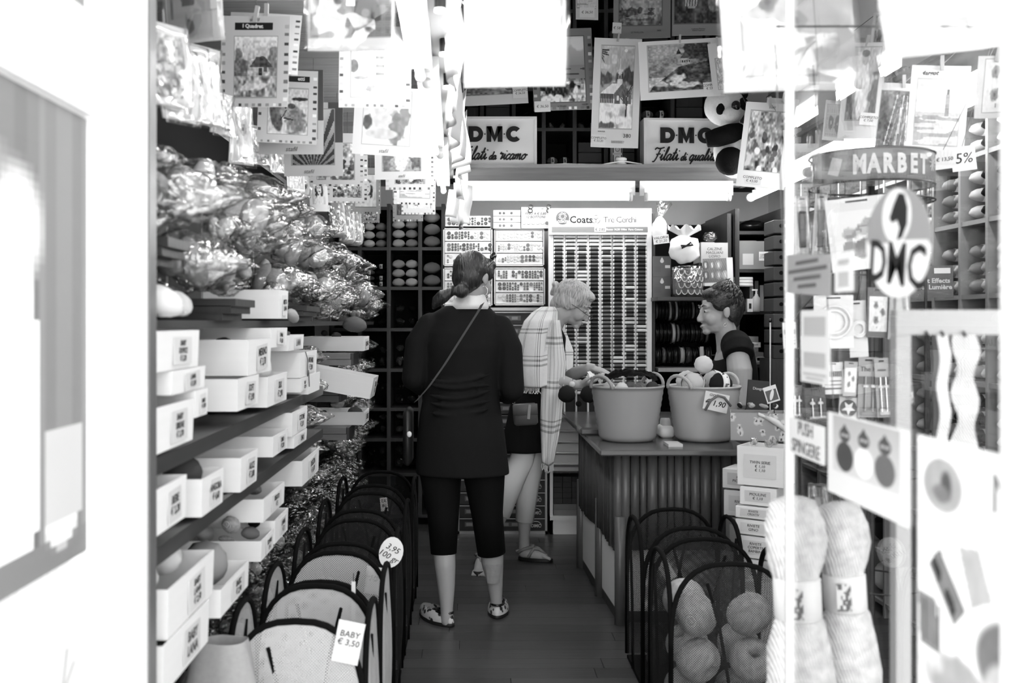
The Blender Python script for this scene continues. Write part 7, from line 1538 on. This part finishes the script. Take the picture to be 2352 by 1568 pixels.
def face_bits(body, T, k=1.0, closed=False):
    Tk = T @ Matrix.Scale(k, 4)
    for s in (-1, 1):
        e = MB(); a = MB().ell((.083, s*.031, .006), (.0100, .0135, .0062 if closed else .0075), None, 12, 8); e.add(a.v, a.f, 0, Tk); a = MB().ell((.0912, s*.032, .004), (.003, .006, .0055), None, 10, 6); e.add(a.v, a.f, 1, Tk)
        ob('eye', e.mesh('eye', [mat('eye_white', .85, .2, .5), ink], True), body)
        bw = MB(); a = MB().path([(.095, s*.012, .030), (.096, s*.03, .036), (.084, s*.05, .030)], [.0035, .0042, .002], 6); bw.add(a.v, a.f, 0, Tk); ob('eyebrow', bw.mesh('eyebrow', ink_grey, True), body)
    lp = MB(); a = MB().ell((.1000, 0, -.0720), (.0035, .019, .0055), None, 12, 6); lp.add(a.v, a.f, 0, Tk); ob('lips', lp.mesh('lips', mat('lip_tone', .52, .4, .3), True), body)
def hand_parts(b, wrist, d, nrm, size=1.0, curl=.5, thumb=1, spread=.012):
    """palm, four unequal bent fingers and a thumb leaving the side of the palm"""
    wrist = Vector(wrist); d = Vector(d).normalized(); s = Vector(nrm).cross(d).normalized(); nn = d.cross(s).normalized()
    M_ = Matrix((d, s, nn)).transposed().to_4x4(); M_.translation = wrist+d*.048*size
    k = MB().ell((0, 0, 0), (.052*size, .040*size, .017*size), None, 16, 10); b.add(k.v, k.f, 0, M_)
    b.path([wrist-d*.02, wrist+d*.03*size], [.026*size, .030*size], 12)
    for i, (off, L) in enumerate(((-.030, .062), (-.010, .074), (.011, .078), (.030, .070))):
        p = wrist+d*.082*size+s*off*size; pts = [p-d*.02]; a = 0
        for q, f in enumerate((.45, .32, .23)):
            a += curl*(.5 if q == 0 else .75); dd = d*math.cos(a)-nn*math.sin(a); pts.append(p); p = p+dd*L*size*f*1.05+s*off*.10*size
        pts.append(p); b.path(pts, [.0095*size, .0098*size, .0088*size, .0078*size, .006*size], 10); b.ell(p, (.0068*size,)*3, None, 8, 6)
    p0 = wrist+d*.022*size+s*thumb*.026*size; p1 = p0+(d*.55+s*thumb*.75-nn*.3).normalized()*.036*size; p2 = p1+(d*.95+s*thumb*.15-nn*.45).normalized()*.03*size; p3 = p2+(d*.95-s*thumb*.1-nn*.5).normalized()*.024*size
    b.path([p0-d*.01, p0, p1, p2, p3], [.013*size, .0145*size, .012*size, .0105*size, .0075*size], 10); b.ell(p3, (.008*size,)*3, None, 8, 6)
def cloth_mat(name, v, rough=.85, bump=.15, bs=18, spec=.12):
    return mat(name, v, rough, spec, bump=bump, bs=bs, var=.0001, vs=5)
knit_black = cloth_mat('fine_black_knit', .09, .85, .35, 9); leg_black = cloth_mat('black_leggings', .05, .8, .2, 14)
hair_m = {}
def hair_mat(name, v, hl, scale=70, st=(1, 1, .15), rough=.4):
    m, nt, b = nodes(name); vec = coords(nt, 'Object', st); h = noise_n(nt, vec, scale, 3)
    r = nt.nodes.new('ShaderNodeMapRange'); r.inputs[1].default_value = .3; r.inputs[2].default_value = .75; r.inputs[3].default_value = lin(v); r.inputs[4].default_value = lin(hl)
    nt.links.new(h, r.inputs[0]); nt.links.new(r.outputs[0], b.inputs['Base Color']); b.inputs['Roughness'].default_value = rough; b.inputs['Specular IOR Level'].default_value = .4; bump_n(nt, b, h, .6, .01); return m
# ---------------------------------------------------------------- woman in black, seen from behind
def mk(root_px, d0):
    r = P(root_px, VY, d0); r.z = 0
    return r, (lambda px, py, dd=0.0: P(px, py, d0+dd)*1.0 - r)
rA, A = mk(1075, 4.66)
pA = thing('person', 'dark haired woman seen from behind in black tunic, cropped leggings and patterned flats', 'person', rA)
fA = Vector((.62, .78, 0)).normalized(); hc = A(1088, 640)
TA = Matrix.Translation(hc) @ Matrix.Rotation(math.atan2(fA.y, fA.x), 4, 'Z') @ Matrix.Rotation(.16, 4, 'Y')
bA = head_parts(TA, .98)
bA.limb([hc+Vector((-.005, -.01, -.05)), A(1082, 700), A(1078, 735)], [.052, .054, .07])
bA.rings([(A(1075, 1000).x, 0, A(0, 1020).z, .16, .11), (A(1065, 0).x, 0, A(0, 920).z, .15, .10), (A(1065, 0).x, 0, A(0, 830).z, .16, .105), (A(1068, 0).x, 0, A(0, 760).z, .17, .10), (A(1072, 0).x, 0, A(0, 715).z, .08, .07)])
bA.limb([A(1022, 1000), A(1018, 1150, -.01), A(1019, 1250, -.02), A(1022, 1300, -.04), A(1025, 1350, -.05), A(1026, 1395, -.06), A(1026, 1425, -.065)], [.092, .060, .053, .050, .040, .030, .028])
bA.limb([A(1108, 1000), A(1120, 1150, .02), A(1129, 1250, .04), A(1131, 1290, .05), A(1137, 1340, .07), A(1140, 1380, .08), A(1140, 1412, .085)], [.092, .060, .057, .053, .038, .028, .027])
bA.limb([A(1028, 1428, -.06), A(1003, 1418, .02), A(982, 1404, .10)], [.028, .028, .022]); bA.limb([A(1140, 1412, .08), A(1144, 1398, .2), A(1146, 1394, .26)], [.028, .028, .02])
for sgn, sh, el, wr in ((-1, A(978, 752), A(952, 868, -.02), A(1015, 880, .27)), (1, A(1156, 756), A(1178, 893, -.02), A(1120, 890, .28))):
    bA.limb([sh, el, wr], [.05, .04, .028]); hand_parts(bA, wr, Vector((-.55*sgn*-1*-1, .75, .1)) if False else Vector((.5*(-sgn), .8, .05)), (0, .1, 1), 1.0, .45, sgn)
bo = skin_surf(ob('body', bA.mesh('body', skin_b, True), pA), .0055)
face_bits(bo, TA, .98)
hA = Body(); hA.els(TA @ Matrix.Scale(.98, 4), [((-.022, 0, .042), (.102, .086, .092)), ((-.05, 0, .0), (.072, .078, .078)), ((.05, .03, .075), (.045, .05, .035)), ((.05, -.03, .075), (.045, .05, .035)), ((-.055, 0, -.035), (.05, .055, .05)), ((.015, -.066, .04), (.055, .016, .05)), ((.015, .066, .04), (.055, .016, .05))])
hA.limb([A(1060, 668, -.10), A(1046, 668, -.11), A(1033, 672, -.11)], [.035, .018, .020]); hA.limb([A(1033, 672, -.11), A(1018, 680, -.11), A(1004, 692, -.10), A(996, 706, -.09)], [.022, .032, .028, .010])
ho = skin_surf(ob('hair', hA.mesh('hair', hair_mat('dark_brown_hair', .11, .22, 150, (1, .25, .25), .33), True), pA), .005, 4)
ob('hair_tie', MB().path([A(1039, 668, -.11)+Vector((.006*math.sin(a)*.4, .021*math.cos(a), .021*math.sin(a))) for a in [2*PI*i/14 for i in range(14)]], .006, 6, 0, True).mesh('hair_tie', ink, True), pA)
tu = Body()
SX = 4.66/FPX
def tr_(y, xl, xr, b, cy=0.0): return (A((xl+xr)/2, 0).x, cy, A(0, y).z, (xr-xl)/2*SX, b)
tu.rings([tr_(1088, 957, 1169, .150), tr_(1085, 955, 1170, .152), tr_(1050, 955, 1166, .150), tr_(1000, 958, 1160, .148), tr_(950, 964, 1152, .138), tr_(905, 973, 1146, .125), tr_(860, 976, 1148, .125), tr_(800, 972, 1158, .132), tr_(765, 966, 1162, .122, .005), tr_(740, 972, 1158, .105, .01), tr_(720, 992, 1140, .088, .01), tr_(702, 1022, 1122, .07, .012)], 40)
tu.limb([A(990, 752), A(962, 790, -.01), A(951, 868, -.03)], [.070, .066, .058]); tu.limb([A(951, 868, -.03), A(968, 885, .08), A(1010, 880, .24)], [.056, .050, .040])
tu.limb([A(1146, 756), A(1168, 800, -.01), A(1177, 893, -.03)], [.070, .066, .056]); tu.limb([A(1177, 893, -.03), A(1168, 905, .08), A(1122, 890, .25)], [.054, .050, .040])
for k, (y, a0, r) in enumerate(((885, .5, .010), (905, -.3, .012), (925, .2, .011), (945, -.2, .010), (868, -.4, .009))):
    tu.path([A(985+q*18, y+math.sin(q*.5+a0)*9+(q-4)*a0*4, -.118-.010*math.sin(PI*q/8)) for q in range(9)], [.004]+[r]*7+[.004], 8)
skin_surf(ob('tunic', tu.mesh('tunic', knit_black, True), pA), .007, 4)
lg = Body()
lg.limb([A(1018, 1020), A(1012, 1090, 0), A(1018, 1180, -.01), A(1019, 1270, -.02)], [.105, .098, .074, .0605], 20, False); lg.limb([A(1106, 1020), A(1112, 1090, .01), A(1119, 1180, .02), A(1129, 1270, .04)], [.105, .098, .074, .0665], 20, False)
ob('leggings', lg.mesh('leggings', leg_black, True), pA)
co = Body(); co.rings([(A(1077, 0).x, .0, A(0, 710).z, .096, .078), (A(1078, 0).x, .0, A(0, 698).z, .088, .076), (A(1082, 0).x, .004, A(0, 684).z, .070, .068), (A(1084, 0).x, .006, A(0, 674).z, .058, .058)], 30)
ob('shirt_collar', co.mesh('shirt_collar', cloth_mat('pale_collar_cloth', .86, .9, .3, 40), True), pA)
shoe_m, nt_, b_ = nodes('patterned_shoe'); vo = nt_.nodes.new('ShaderNodeTexVoronoi'); vo.inputs['Scale'].default_value = 42; nt_.links.new(coords(nt_, 'Object'), vo.inputs['Vector'])
mr = nt_.nodes.new('ShaderNodeMapRange'); mr.inputs[1].default_value = .38; mr.inputs[2].default_value = .5; mr.inputs[3].default_value = lin(.12); mr.inputs[4].default_value = lin(.75); nt_.links.new(vo.outputs['Distance'], mr.inputs[0]); nt_.links.new(mr.outputs[0], b_.inputs['Base Color'])
sole_m = mat('dark_sole', .12, .5, .3)
def flat_shoe(par, heel, toe, lift=0.0):
    """low slip-on shoe from heel to toe point on the floor"""
    heel = Vector(heel); toe = Vector(toe); heel.z = toe.z = 0; dr_ = toe-heel; L = dr_.length; a = math.atan2(dr_.y, dr_.x)
    T = Matrix.Translation(heel) @ Matrix.Rotation(a, 4, 'Z'); n = 20
    def rg(z, k, sc=1.0):
        out = []
        for i in range(n):
            t_ = 2*PI*i/n; x = .5+.5*math.cos(t_); w = .043+.008*math.sin(PI*min(1, x*1.25))
            out.append((x*L*k+(1-k)*L*.5, w*sc*math.sin(t_)*(.9 if x > .9 else 1), z))
        return out
    so = MB(); so.loft([rg(.0, .97), rg(.004, 1.0), rg(.016, 1.0), rg(.018, .96)], 0, T); ob('sole', so.mesh('sole', sole_m, True), par)
    up = MB(); up.loft([rg(.016, .98), rg(.03, .99, 1.0), rg(.05, .93, .88), rg(.062, .80, .7)], 0, T, False)
    ob('shoe_upper', up.mesh('shoe_upper', shoe_m, True), par)
    tp = MB(); tp.path([T @ Vector((L*(.30+.26*math.cos(q)), .030*math.sin(q), .058-.006*math.cos(q))) for q in [2*PI*i/18 for i in range(18)]], .006, 6, 0, True); ob('shoe_trim', tp.mesh('shoe_trim', black_gloss, True), par)
flat_shoe(pA, A(1040, 1440, -.09), A(966, 1400, .12)); flat_shoe(pA, A(1141, 1420, .03), A(1148, 1395, .27))
for dz in (0,): ob('earring', MB().path([A(1112, 668, -.03)+Vector((.016*math.cos(a), 0, .022*math.sin(a))) for a in [2*PI*i/18 for i in range(18)]], .0018, 6, 0, True).mesh('earring', chrome, True), pA)
ob('tattoo', MB().sheet(lambda u, v: tuple(A(1131, 1290+45*v, .05)+Vector((.0565*(1-.28*v)*math.cos(-2.2+1.6*u), .0565*(1-.28*v)*math.sin(-2.2+1.6*u), 0))), 14, 10).mesh('tattoo', mat('tattoo_ink', .55, .5, .3, var=.25, vs=45, det=1), True), pA)
tag(ob('sunglasses', MB().path([A(1122, 612, -.09), A(1132, 600, -.03), A(1136, 592, .05)], .003, 6).ell(tuple(A(1133, 588, .06)), (.012, .03, .018), (.4, 0, -.5), 14, 8).mesh('sunglasses', black_gloss, True), None, rA), 'dark sunglasses pushed up on the woman in black', 'sunglasses')
t = thing('shoulder_bag', 'dark shoulder bag on a grey strap worn across the black tunic', 'bag', rA)
ob('strap', MB().sheet(lambda u, v: tuple((lambda q: q+Vector((.010*(u-.5)*2, 0, .010*(u-.5)*1.4)))(Vector(np.array([np.interp(v, [0, .12, .35, .65, .88, 1], [A(*p)[k] for p in ((1108, 697, -.092), (1098, 716, -.122), (1070, 760, -.156), (1022, 836, -.156), (985, 888, -.158), (955, 922, -.150))]) for k in range(3)])))), 2, 24).mesh('strap', mat('grey_strap', .24, .6, .3), True), t)
ob('pouch', MB().bevbox(tuple(A(938, 1000, .02)), (.040, .20, .26), .015).mesh('pouch', mat('dark_leather', .12, .4, .4), True), t); ob('flower', MB().ell(tuple(A(940, 997, -.095)), (.012, .008, .014), None, 10, 6).mesh('flower', paper, True), t)
# ---------------------------------------------------------------- blonde woman in a plaid shawl, in profile
rB, B = mk(1205, 5.78)
pB = thing('person', 'blonde woman with glasses in pale plaid shawl and white cropped trousers, bending over the counter', 'person', rB); SB = 5.78/FPX
hB = B(1316, 700); TB = Matrix.Translation(hB) @ Matrix.Rotation(-.3, 4, 'Z') @ Matrix.Rotation(.5, 4, 'Y')
bB = head_parts(TB, 1.02)
bB.limb([hB+Vector((-.03, 0, -.04)), B(1282, 728), B(1262, 752)], [.058, .056, .075])
def tb(y, xl, xr, b, cy=0.0): return (B((xl+xr)/2, 0).x, cy, B(0, y).z, (xr-xl)/2*SB, b)
bB.rings([tb(1020, 1180, 1250, .14), tb(950, 1180, 1248, .15), tb(890, 1188, 1255, .13), tb(820, 1200, 1285, .14), tb(765, 1212, 1290, .15), tb(735, 1235, 1285, .09)])
bB.limb([B(1220, 1005, .07), B(1214, 1100, .07), B(1205, 1190, .08), B(1204, 1235, .09), B(1204, 1262, .09)], [.06, .05, .042, .031, .032])
bB.limb([B(1212, 1000, -.05), B(1176, 1110, -.07), B(1146, 1190, -.08), B(1116, 1250, -.08), B(1110, 1275, -.10)], [.05, .048, .042, .032, .032])
bB.limb([B(1204, 1268, .09), B(1225, 1272, .07), B(1250, 1279, .05)], [.034, .032, .024]); bB.limb([B(1110, 1280, -.10), B(1103, 1296, -.18), B(1098, 1312, -.24)], [.033, .033, .026])
for k in range(5):
    bB.limb([B(1248, 1277-0*k, .05-.02+.013*k), B(1262+2*k*(k < 2)-1.2*k, 1283, .05-.03+.017*k)], [.010, .0085 if k else .011], 8)
    bB.limb([B(1088+6*k, 1312, -.24), B(1085+7*k, 1320, -.275-.004*k)], [.010, .0085 if k < 4 else .011], 8)
bB.limb([B(1238, 775, -.11), B(1240, 858, -.16), B(1280, 873, -.20), B(1322, 884, -.20)], [.055, .046, .042, .027])
bB.limb([B(1262, 770, .15), B(1285, 868, .14), B(1320, 858, .05), B(1350, 846, -.02)], [.055, .046, .040, .027])
hand_parts(bB, B(1325, 884, -.20), (1, .25, .12), (0, -.35, -1) , 1.0, .55, 1); hand_parts(bB, B(1353, 844, -.02), (1, -.15, -.25), (0, -.2, 1), 1.0, .55, 1)
bo = skin_surf(ob('body', bB.mesh('body', skin, True), pB), .005); face_bits(bo, TB, 1.02, True)
hr = Body(); hr.els(TB @ Matrix.Scale(1.02, 4), [((-.018, 0, .048), (.108, .088, .092)), ((-.055, 0, .01), (.070, .080, .080)), ((.045, 0, .085), (.052, .066, .032)), ((-.02, .072, .02), (.06, .022, .055)), ((-.02, -.072, .02), (.06, .022, .055)), ((-.085, 0, -.035), (.04, .05, .05)), ((-.125, 0, .03), (.03, .028, .03)), ((-.145, 0, .055), (.022, .03, .02)), ((-.14, .01, .015), (.016, .02, .03))])
hs = hair_mat('blonde_hair', .52, .84, 110, (1, 1, .12), .45); ho = skin_surf(ob('hair', hr.mesh('hair', hs, True), pB), .005, 3); tf = MB(); rt = random.Random(6)
for k in range(120):
    a = rt.uniform(.8, 2*PI-.8); e0 = rt.uniform(.9, 1.5); f = .99+.03*rt.random(); n_ = 7
    q = MB().path([((-.02+.108*f*math.cos(e0-.28*j)*math.cos(a+.02*j)), .088*f*math.cos(e0-.28*j)*math.sin(a+.02*j), .046+.094*f*math.sin(e0-.28*j)) for j in range(n_)], [.003, .007, .008, .008, .007, .005, .0015], 6); tf.add(q.v, q.f, 0, TB)
o = ob('locks', tf.mesh('locks', hs, True), ho); o['kind'] = 'stuff'
gl = MB()
for s in (-1, 1):
    g = MB().path([(.127+.004*math.cos(a), s*.034+.022*math.cos(a), -.012+.015*math.sin(a)) for a in [2*PI*i/16 for i in range(16)]], .0014, 5, 0, True).path([(.122, s*.058, -.008), (.06, s*.092, .004), (.01, s*.100, .008)], .0016, 5); gl.add(g.v, g.f, 0, TB)
g = MB().path([(.129, -.012, -.010), (.131, 0, -.006), (.129, .012, -.010)], .0014, 5); gl.add(g.v, g.f, 0, TB)
tag(ob('eyeglasses', gl.mesh('eyeglasses', dark_metal, True), None, rB), 'thin dark eyeglasses on the blonde woman', 'eyeglasses')
ds = Body(); ds.rings([tb(1034, 1150, 1257, .170), tb(1030, 1149, 1258, .172), tb(960, 1165, 1255, .165), tb(890, 1180, 1258, .150), tb(820, 1196, 1296, .150), tb(775, 1208, 1300, .14), tb(755, 1225, 1290, .11), tb(738, 1242, 1278, .075)], 36)
skin_surf(ob('black_dress', ds.mesh('black_dress', knit_black, True), pB), .008, 3)
pt = Body(); pt.limb([B(1220, 1005, .07), B(1219, 1060, .07), B(1213, 1110, .07), B(1205, 1196, .08)], [.085, .080, .066, .054], 20, False); pt.limb([B(1212, 1000, -.05), B(1198, 1055, -.06), B(1176, 1110, -.07), B(1150, 1182, -.08)], [.066, .070, .064, .054], 20, False)
ob('trousers', pt.mesh('trousers', cloth_mat('white_cotton', .92, .8, .35, 12), True), pB)
def plaid():
    m, nt, b = nodes('plaid_wool'); uv = nt.nodes.new('ShaderNodeUVMap'); sp = nt.nodes.new('ShaderNodeSeparateXYZ'); nt.links.new(uv.outputs[0], sp.inputs[0]); ms = []
    for i, (f, w, fine) in enumerate(((7.0, .16, 17), (3.4, .15, 17))):
        x = val(nt, 'MULTIPLY', sp.outputs[i], f); a = val(nt, 'LESS_THAN', val(nt, 'ABSOLUTE', val(nt, 'SUBTRACT', val(nt, 'FRACT', x), .5)), w); c_ = val(nt, 'LESS_THAN', val(nt, 'FRACT', val(nt, 'MULTIPLY', x, fine/2.2)), .45); ms.append(val(nt, 'MULTIPLY', a, c_))
    k = val(nt, 'ADD', val(nt, 'MULTIPLY', ms[0], .42), val(nt, 'MULTIPLY', ms[1], .36)); o = val(nt, 'SUBTRACT', lin(.90), k); o.node.use_clamp = True
    nt.links.new(val(nt, 'MAXIMUM', o, lin(.35)), b.inputs['Base Color']); b.inputs['Roughness'].default_value = .9; b.inputs['Specular IOR Level'].default_value = .1
    bump_n(nt, b, noise_n(nt, coords(nt, 'Object'), 22, 3), .35, .01); MATS['plaid'] = m; return m
plaid_m = plaid()
def interp_rings(L, f):
    zs = [q[2] for q in L]; n = len(L)-1; x = f*n; i = min(int(x), n-1); t_ = x-i; t_ = t_*t_*(3-2*t_)*.5+t_*.5
    return [a+(b_-a)*t_ for a, b_ in zip(L[i], L[i+1])]
SH = [tb(706, 1244, 1276, .072), tb(718, 1224, 1284, .125), tb(738, 1206, 1284, .185), tb(770, 1194, 1284, .215), tb(810, 1186, 1288, .235), tb(850, 1183, 1290, .245), tb(884, 1190, 1282, .25)]
def shawl(u, v):
    cx, cy, z, a, b_ = interp_rings(SH, v); th = math.radians(38)+u*math.radians(284); wv = 1+.022*math.sin(th*6+v*3)*v+.012*math.sin(th*13)
    drop = -.035*v*max(0, math.sin(-th))*0; zz = z+.05*v*max(0, math.cos(th))
    return (cx+a*wv*math.cos(th), cy+b_*wv*math.sin(th), zz)
so = ob('shawl', MB().sheet(shawl, 72, 30).mesh('shawl', plaid_m, True), pB); sm = so.modifiers.new('Solidify', 'SOLIDIFY'); sm.thickness = .005
def tail(u, v):
    xl = np.interp(v, [0, .3, .7, 1], [1262, 1246, 1242, 1246]); xr = np.interp(v, [0, .3, .7, 1], [1284, 1300, 1290, 1272]); y = 735+ (1062-735)*v
    p = B(xl+(xr-xl)*u, y+8*math.sin(3*u)*v, -.255+.02*math.sin(u*7+v*4)+.03*v); return tuple(p)
so = ob('shawl_end', MB().sheet(tail, 16, 40).mesh('shawl_end', plaid_m, True), pB); so.modifiers.new('Solidify', 'SOLIDIFY').thickness = .005
def tail2(u, v):
    p = B(np.interp(v, [0, .4, 1], [1282, 1298, 1300])+u*np.interp(v, [0, .4, 1], [10, 18, 14]), 745+150*v, .10+.04*u+.02*math.sin(6*v)); return tuple(p)
so = ob('shawl_end', MB().sheet(tail2, 10, 20).mesh('shawl_end', plaid_m, True), pB); so.modifiers.new('Solidify', 'SOLIDIFY').thickness = .005
fr = MB(); rf = random.Random(2)
for i in range(46):
    p = Vector(shawl(.30+.5*i/45, 1.0)); fr.path([p, p+Vector((rf.uniform(-.006, .006), -.004, -.018)), p+Vector((rf.uniform(-.012, .012), -.006, -.034))], .0016, 4)
for i in range(16):
    p = Vector(tail(i/15, 1.0)); fr.path([p, p+Vector((rf.uniform(-.006, .006), -.002, -.02)), p+Vector((rf.uniform(-.01, .01), 0, -.04))], .0016, 4)
o = ob('fringe', fr.mesh('fringe', MATS['white_tulle']), pB); o['kind'] = 'stuff'
ob('watch', MB().cyl(tuple(B(1314, 882, -.232)), tuple(B(1314, 882, -.240)), .0165, .0165, 18).mesh('watch', paper, True), pB); ob('watch_strap', MB().path([B(1314, 883, -.20)+Vector((.004*math.sin(a), .034*math.cos(a), .032*math.sin(a))) for a in [2*PI*i/18 for i in range(18)]], .004, 6, 0, True).mesh('watch_strap', chrome, True), pB)
ob('necklace', MB().path([B(1262, 722, -.07), B(1276, 770, -.145), B(1284, 800, -.155), B(1290, 770, -.10), B(1284, 730, -.04)], .0016, 5).mesh('necklace', ink, True), pB)
sm_ = mat('leather_sandal', .52, .6, .3)
def sandal(par, heel, toe, bands):
    heel = Vector(heel); toe = Vector(toe); heel.z = toe.z = 0; dr_ = toe-heel; L = dr_.length; T = Matrix.Translation(heel) @ Matrix.Rotation(math.atan2(dr_.y, dr_.x), 4, 'Z'); n = 20
    rg = lambda z, k: [((.5+.5*math.cos(2*PI*i/n))*L*k+(1-k)*L/2, (.034+.010*(.5+.5*math.cos(2*PI*i/n)))*math.sin(2*PI*i/n), z) for i in range(n)]
    ob('sandal_sole', MB().loft([rg(0, .97), rg(.006, 1), rg(.018, 1), rg(.02, .97)], 0, T).mesh('sandal_sole', sole_m, True), par)
    for pts, r in bands: ob('sandal_strap', MB().path([T @ Vector(p) for p in pts], r, 8).mesh('sandal_strap', sm_, True), par)
bands = (([(.075, -.042, .03), (.10, -.02, .075), (.13, .0, .072), (.165, .004, .045)], .009), ([(.075, .042, .03), (.10, .02, .078), (.13, .0, .074)], .009), ([(.01, -.036, .05), (.05, -.044, .075), (.09, -.02, .085)], .009), ([(.01, .036, .05), (.05, .044, .075), (.09, .02, .085), (.09, -.02, .085)], .009), ([(.01, -.036, .05), (-.005, 0, .05), (.01, .036, .05)], .010))
sandal(pB, B(1190, 1275, .10), B(1270, 1288, .03), bands); sandal(pB, B(1113, 1290, -.05), B(1096, 1322, -.29), bands)
t = thing('handbag', 'small grey handbag with clasp at the hip of the blonde woman', 'handbag', B(1208, 976, -.275)+rB, rot=(0, -.06, 0))
ob('bag_body', MB().bevbox((0, 0, .06), (.135, .05, .12), .012).mesh('bag_body', mat('grey_leather', .34, .45, .4), True), t); ob('flap', MB().bevbox((0, -.027, .088), (.137, .006, .06), .002).mesh('flap', MATS['grey_leather'], True), t); ob('tab', MB().box((.02, -.032, .075), (.016, .004, .08), 0, (0, .15, 0)).mesh('tab', mat('pale_leather', .5, .4, .4)), t)
for k in range(5): ob('chain_link', MB().path([(-.06-.003*k+.006*math.cos(a), -.0, .128+.014*k+.009*math.sin(a)) for a in [2*PI*i/10 for i in range(10)]], .0018, 5, 0, True).mesh('chain_link', chrome, True), t)
yarn('small pale yarn ball held in the hands of the blonde woman', B(1384, 864, -.112)+rB, 'ball', 6, .40, (.3, .2, .5), None)
# ---------------------------------------------------------------- short haired saleswoman behind the counter
rC, C_ = mk(1672, 5.62)
pC = thing('person', 'short haired saleswoman in a black T-shirt standing behind the counter, facing left', 'person', rC); SCx = 5.62/FPX
hC = C_(1652, 715); TC = Matrix.Translation(hC) @ Matrix.Rotation(PI+.16, 4, 'Z') @ Matrix.Rotation(.06, 4, 'Y')
bC = head_parts(TC, 1.11); bC.limb([hC+Vector((.03, 0, -.05)), C_(1668, 772), C_(1680, 800)], [.062, .060, .085]); bC.els(TC, [((.035, 0, -.098), (.045, .045, .022))])
def tc(y, xl, xr, b, cy=0.0): return (C_((xl+xr)/2, 0).x, cy, C_(0, y).z, (xr-xl)/2*SCx, b)
bC.rings([tc(1060, 1622, 1738, .16), tc(950, 1622, 1735, .15), tc(860, 1632, 1730, .15), tc(810, 1648, 1722, .16), tc(785, 1662, 1708, .09)])
bC.limb([C_(1692, 806, -.15), C_(1699, 850, -.195), C_(1701, 925, -.20), C_(1684, 940, -.16), C_(1625, 938, -.08)], [.06, .068, .056, .045, .030]); hand_parts(bC, C_(1627, 938, -.08), (-1, .2, 0), (0, 0, 1), 1.0, .35, -1)
bC.limb([C_(1690, 806, .15), C_(1692, 880, .19), C_(1677, 938, .16), C_(1625, 936, .06)], [.068, .06, .045, .03]); hand_parts(bC, C_(1627, 936, .06), (-1, -.2, 0), (0, 0, 1), 1.0, .35, 1)
for s in (-1, 1): bC.limb([(.03, s*.09, .80), (.02, s*.09, .45), (.04, s*.09, .08), (-.08, s*.09, .035)], [.10, .065, .045, .03])
bo = skin_surf(ob('body', bC.mesh('body', skin, True), pC), .0055); face_bits(bo, TC, 1.11, True)
hr = Body(); TK = TC @ Matrix.Scale(1.11, 4)
hr.els(TK, [((-.022, 0, .052), (.104, .084, .088)), ((-.06, 0, .01), (.066, .078, .085)), ((.034, 0, .088), (.050, .064, .034)), ((-.062, 0, -.05), (.042, .055, .045)), ((.01, .068, .045), (.055, .020, .045)), ((.01, -.068, .045), (.055, .020, .045)), ((-.045, .066, -.01), (.035, .022, .05)), ((-.045, -.066, -.01), (.035, .022, .05))])
rt = random.Random(8); tf = MB()
for k in range(300):
    a, b_ = rt.uniform(0, 2*PI), rt.uniform(.15, 1.35); n0 = Vector((math.cos(a)*math.cos(b_)*.102-.022, math.sin(a)*math.cos(b_)*.084, .052+math.sin(b_)*.088)); t0 = Vector((-.5*math.cos(a)-.35, -.3*math.sin(a), .25*rt.random()))
    if n0.x > .05 and n0.z < .06: continue
    q = MB().path([n0*.97, n0*1.035+t0*.02, n0*1.05+t0*.05, n0*1.055+t0*.085], [.006, .0065, .005, .0012], 6); tf.add(q.v, q.f, 0, TK)
hs = hair_mat('short_dark_hair', .09, .2, 180, (.5, 1, .5), .4); ho = skin_surf(ob('hair', hr.mesh('hair', hs, True), pC), .004, 2)
for k in range(130):
    a, e = rt.choice((1, -1))*rt.uniform(1.2, 3.1), rt.uniform(-.75, .5); q = MB().path([(-.03+.100*math.cos(e-.12*j)*math.cos(a), .082*math.cos(e-.12*j)*math.sin(a), .03+.10*math.sin(e-.12*j)) for j in range(5)], [.003, .006, .006, .005, .001], 6)
    if not (math.cos(a) > -.25 and e < .3): tf.add(q.v, q.f, 0, TK)
o = ob('locks', tf.mesh('locks', hs, True), ho); o['kind'] = 'stuff'
ts = Body(); ts.rings([tc(1070, 1612, 1748, .175), tc(950, 1613, 1744, .170), tc(895, 1617, 1741, .170), tc(850, 1625, 1737, .172), tc(815, 1642, 1728, .175), tc(796, 1656, 1720, .14, 0, ), tc(782, 1668, 1708, .10)], 36, (0, 0, 0, .05, .3, .55, .75))
ts.limb([C_(1690, 792, -.10), C_(1694, 800, -.15), C_(1697, 818, -.185)], [.085, .086, .084], 20, False); ts.limb([C_(1690, 792, .10), C_(1692, 806, .15), C_(1692, 840, .19)], [.085, .088, .085])
skin_surf(ob('t_shirt', ts.mesh('t_shirt', knit_black, True), pC), .007, 3)
jn = Body(); 
for s in (-1, 1): jn.limb([(.03, s*.09, .84), (.02, s*.09, .45), (.04, s*.09, .10)], [.115, .080, .065])
ob('trousers', jn.mesh('trousers', mat('dark_denim', .2, .8, .2), True), pC)
flat_shoe(pC, (.10, -.09, 0), (-.14, -.09, 0)); flat_shoe(pC, (.10, .09, 0), (-.14, .09, 0))
ob('earring', MB().path([C_(1665, 746, -.085)+Vector((.008*math.cos(a), 0, .009*math.sin(a))) for a in [2*PI*i/12 for i in range(12)]], .0016, 5, 0, True).mesh('earring', chrome, True), pC)
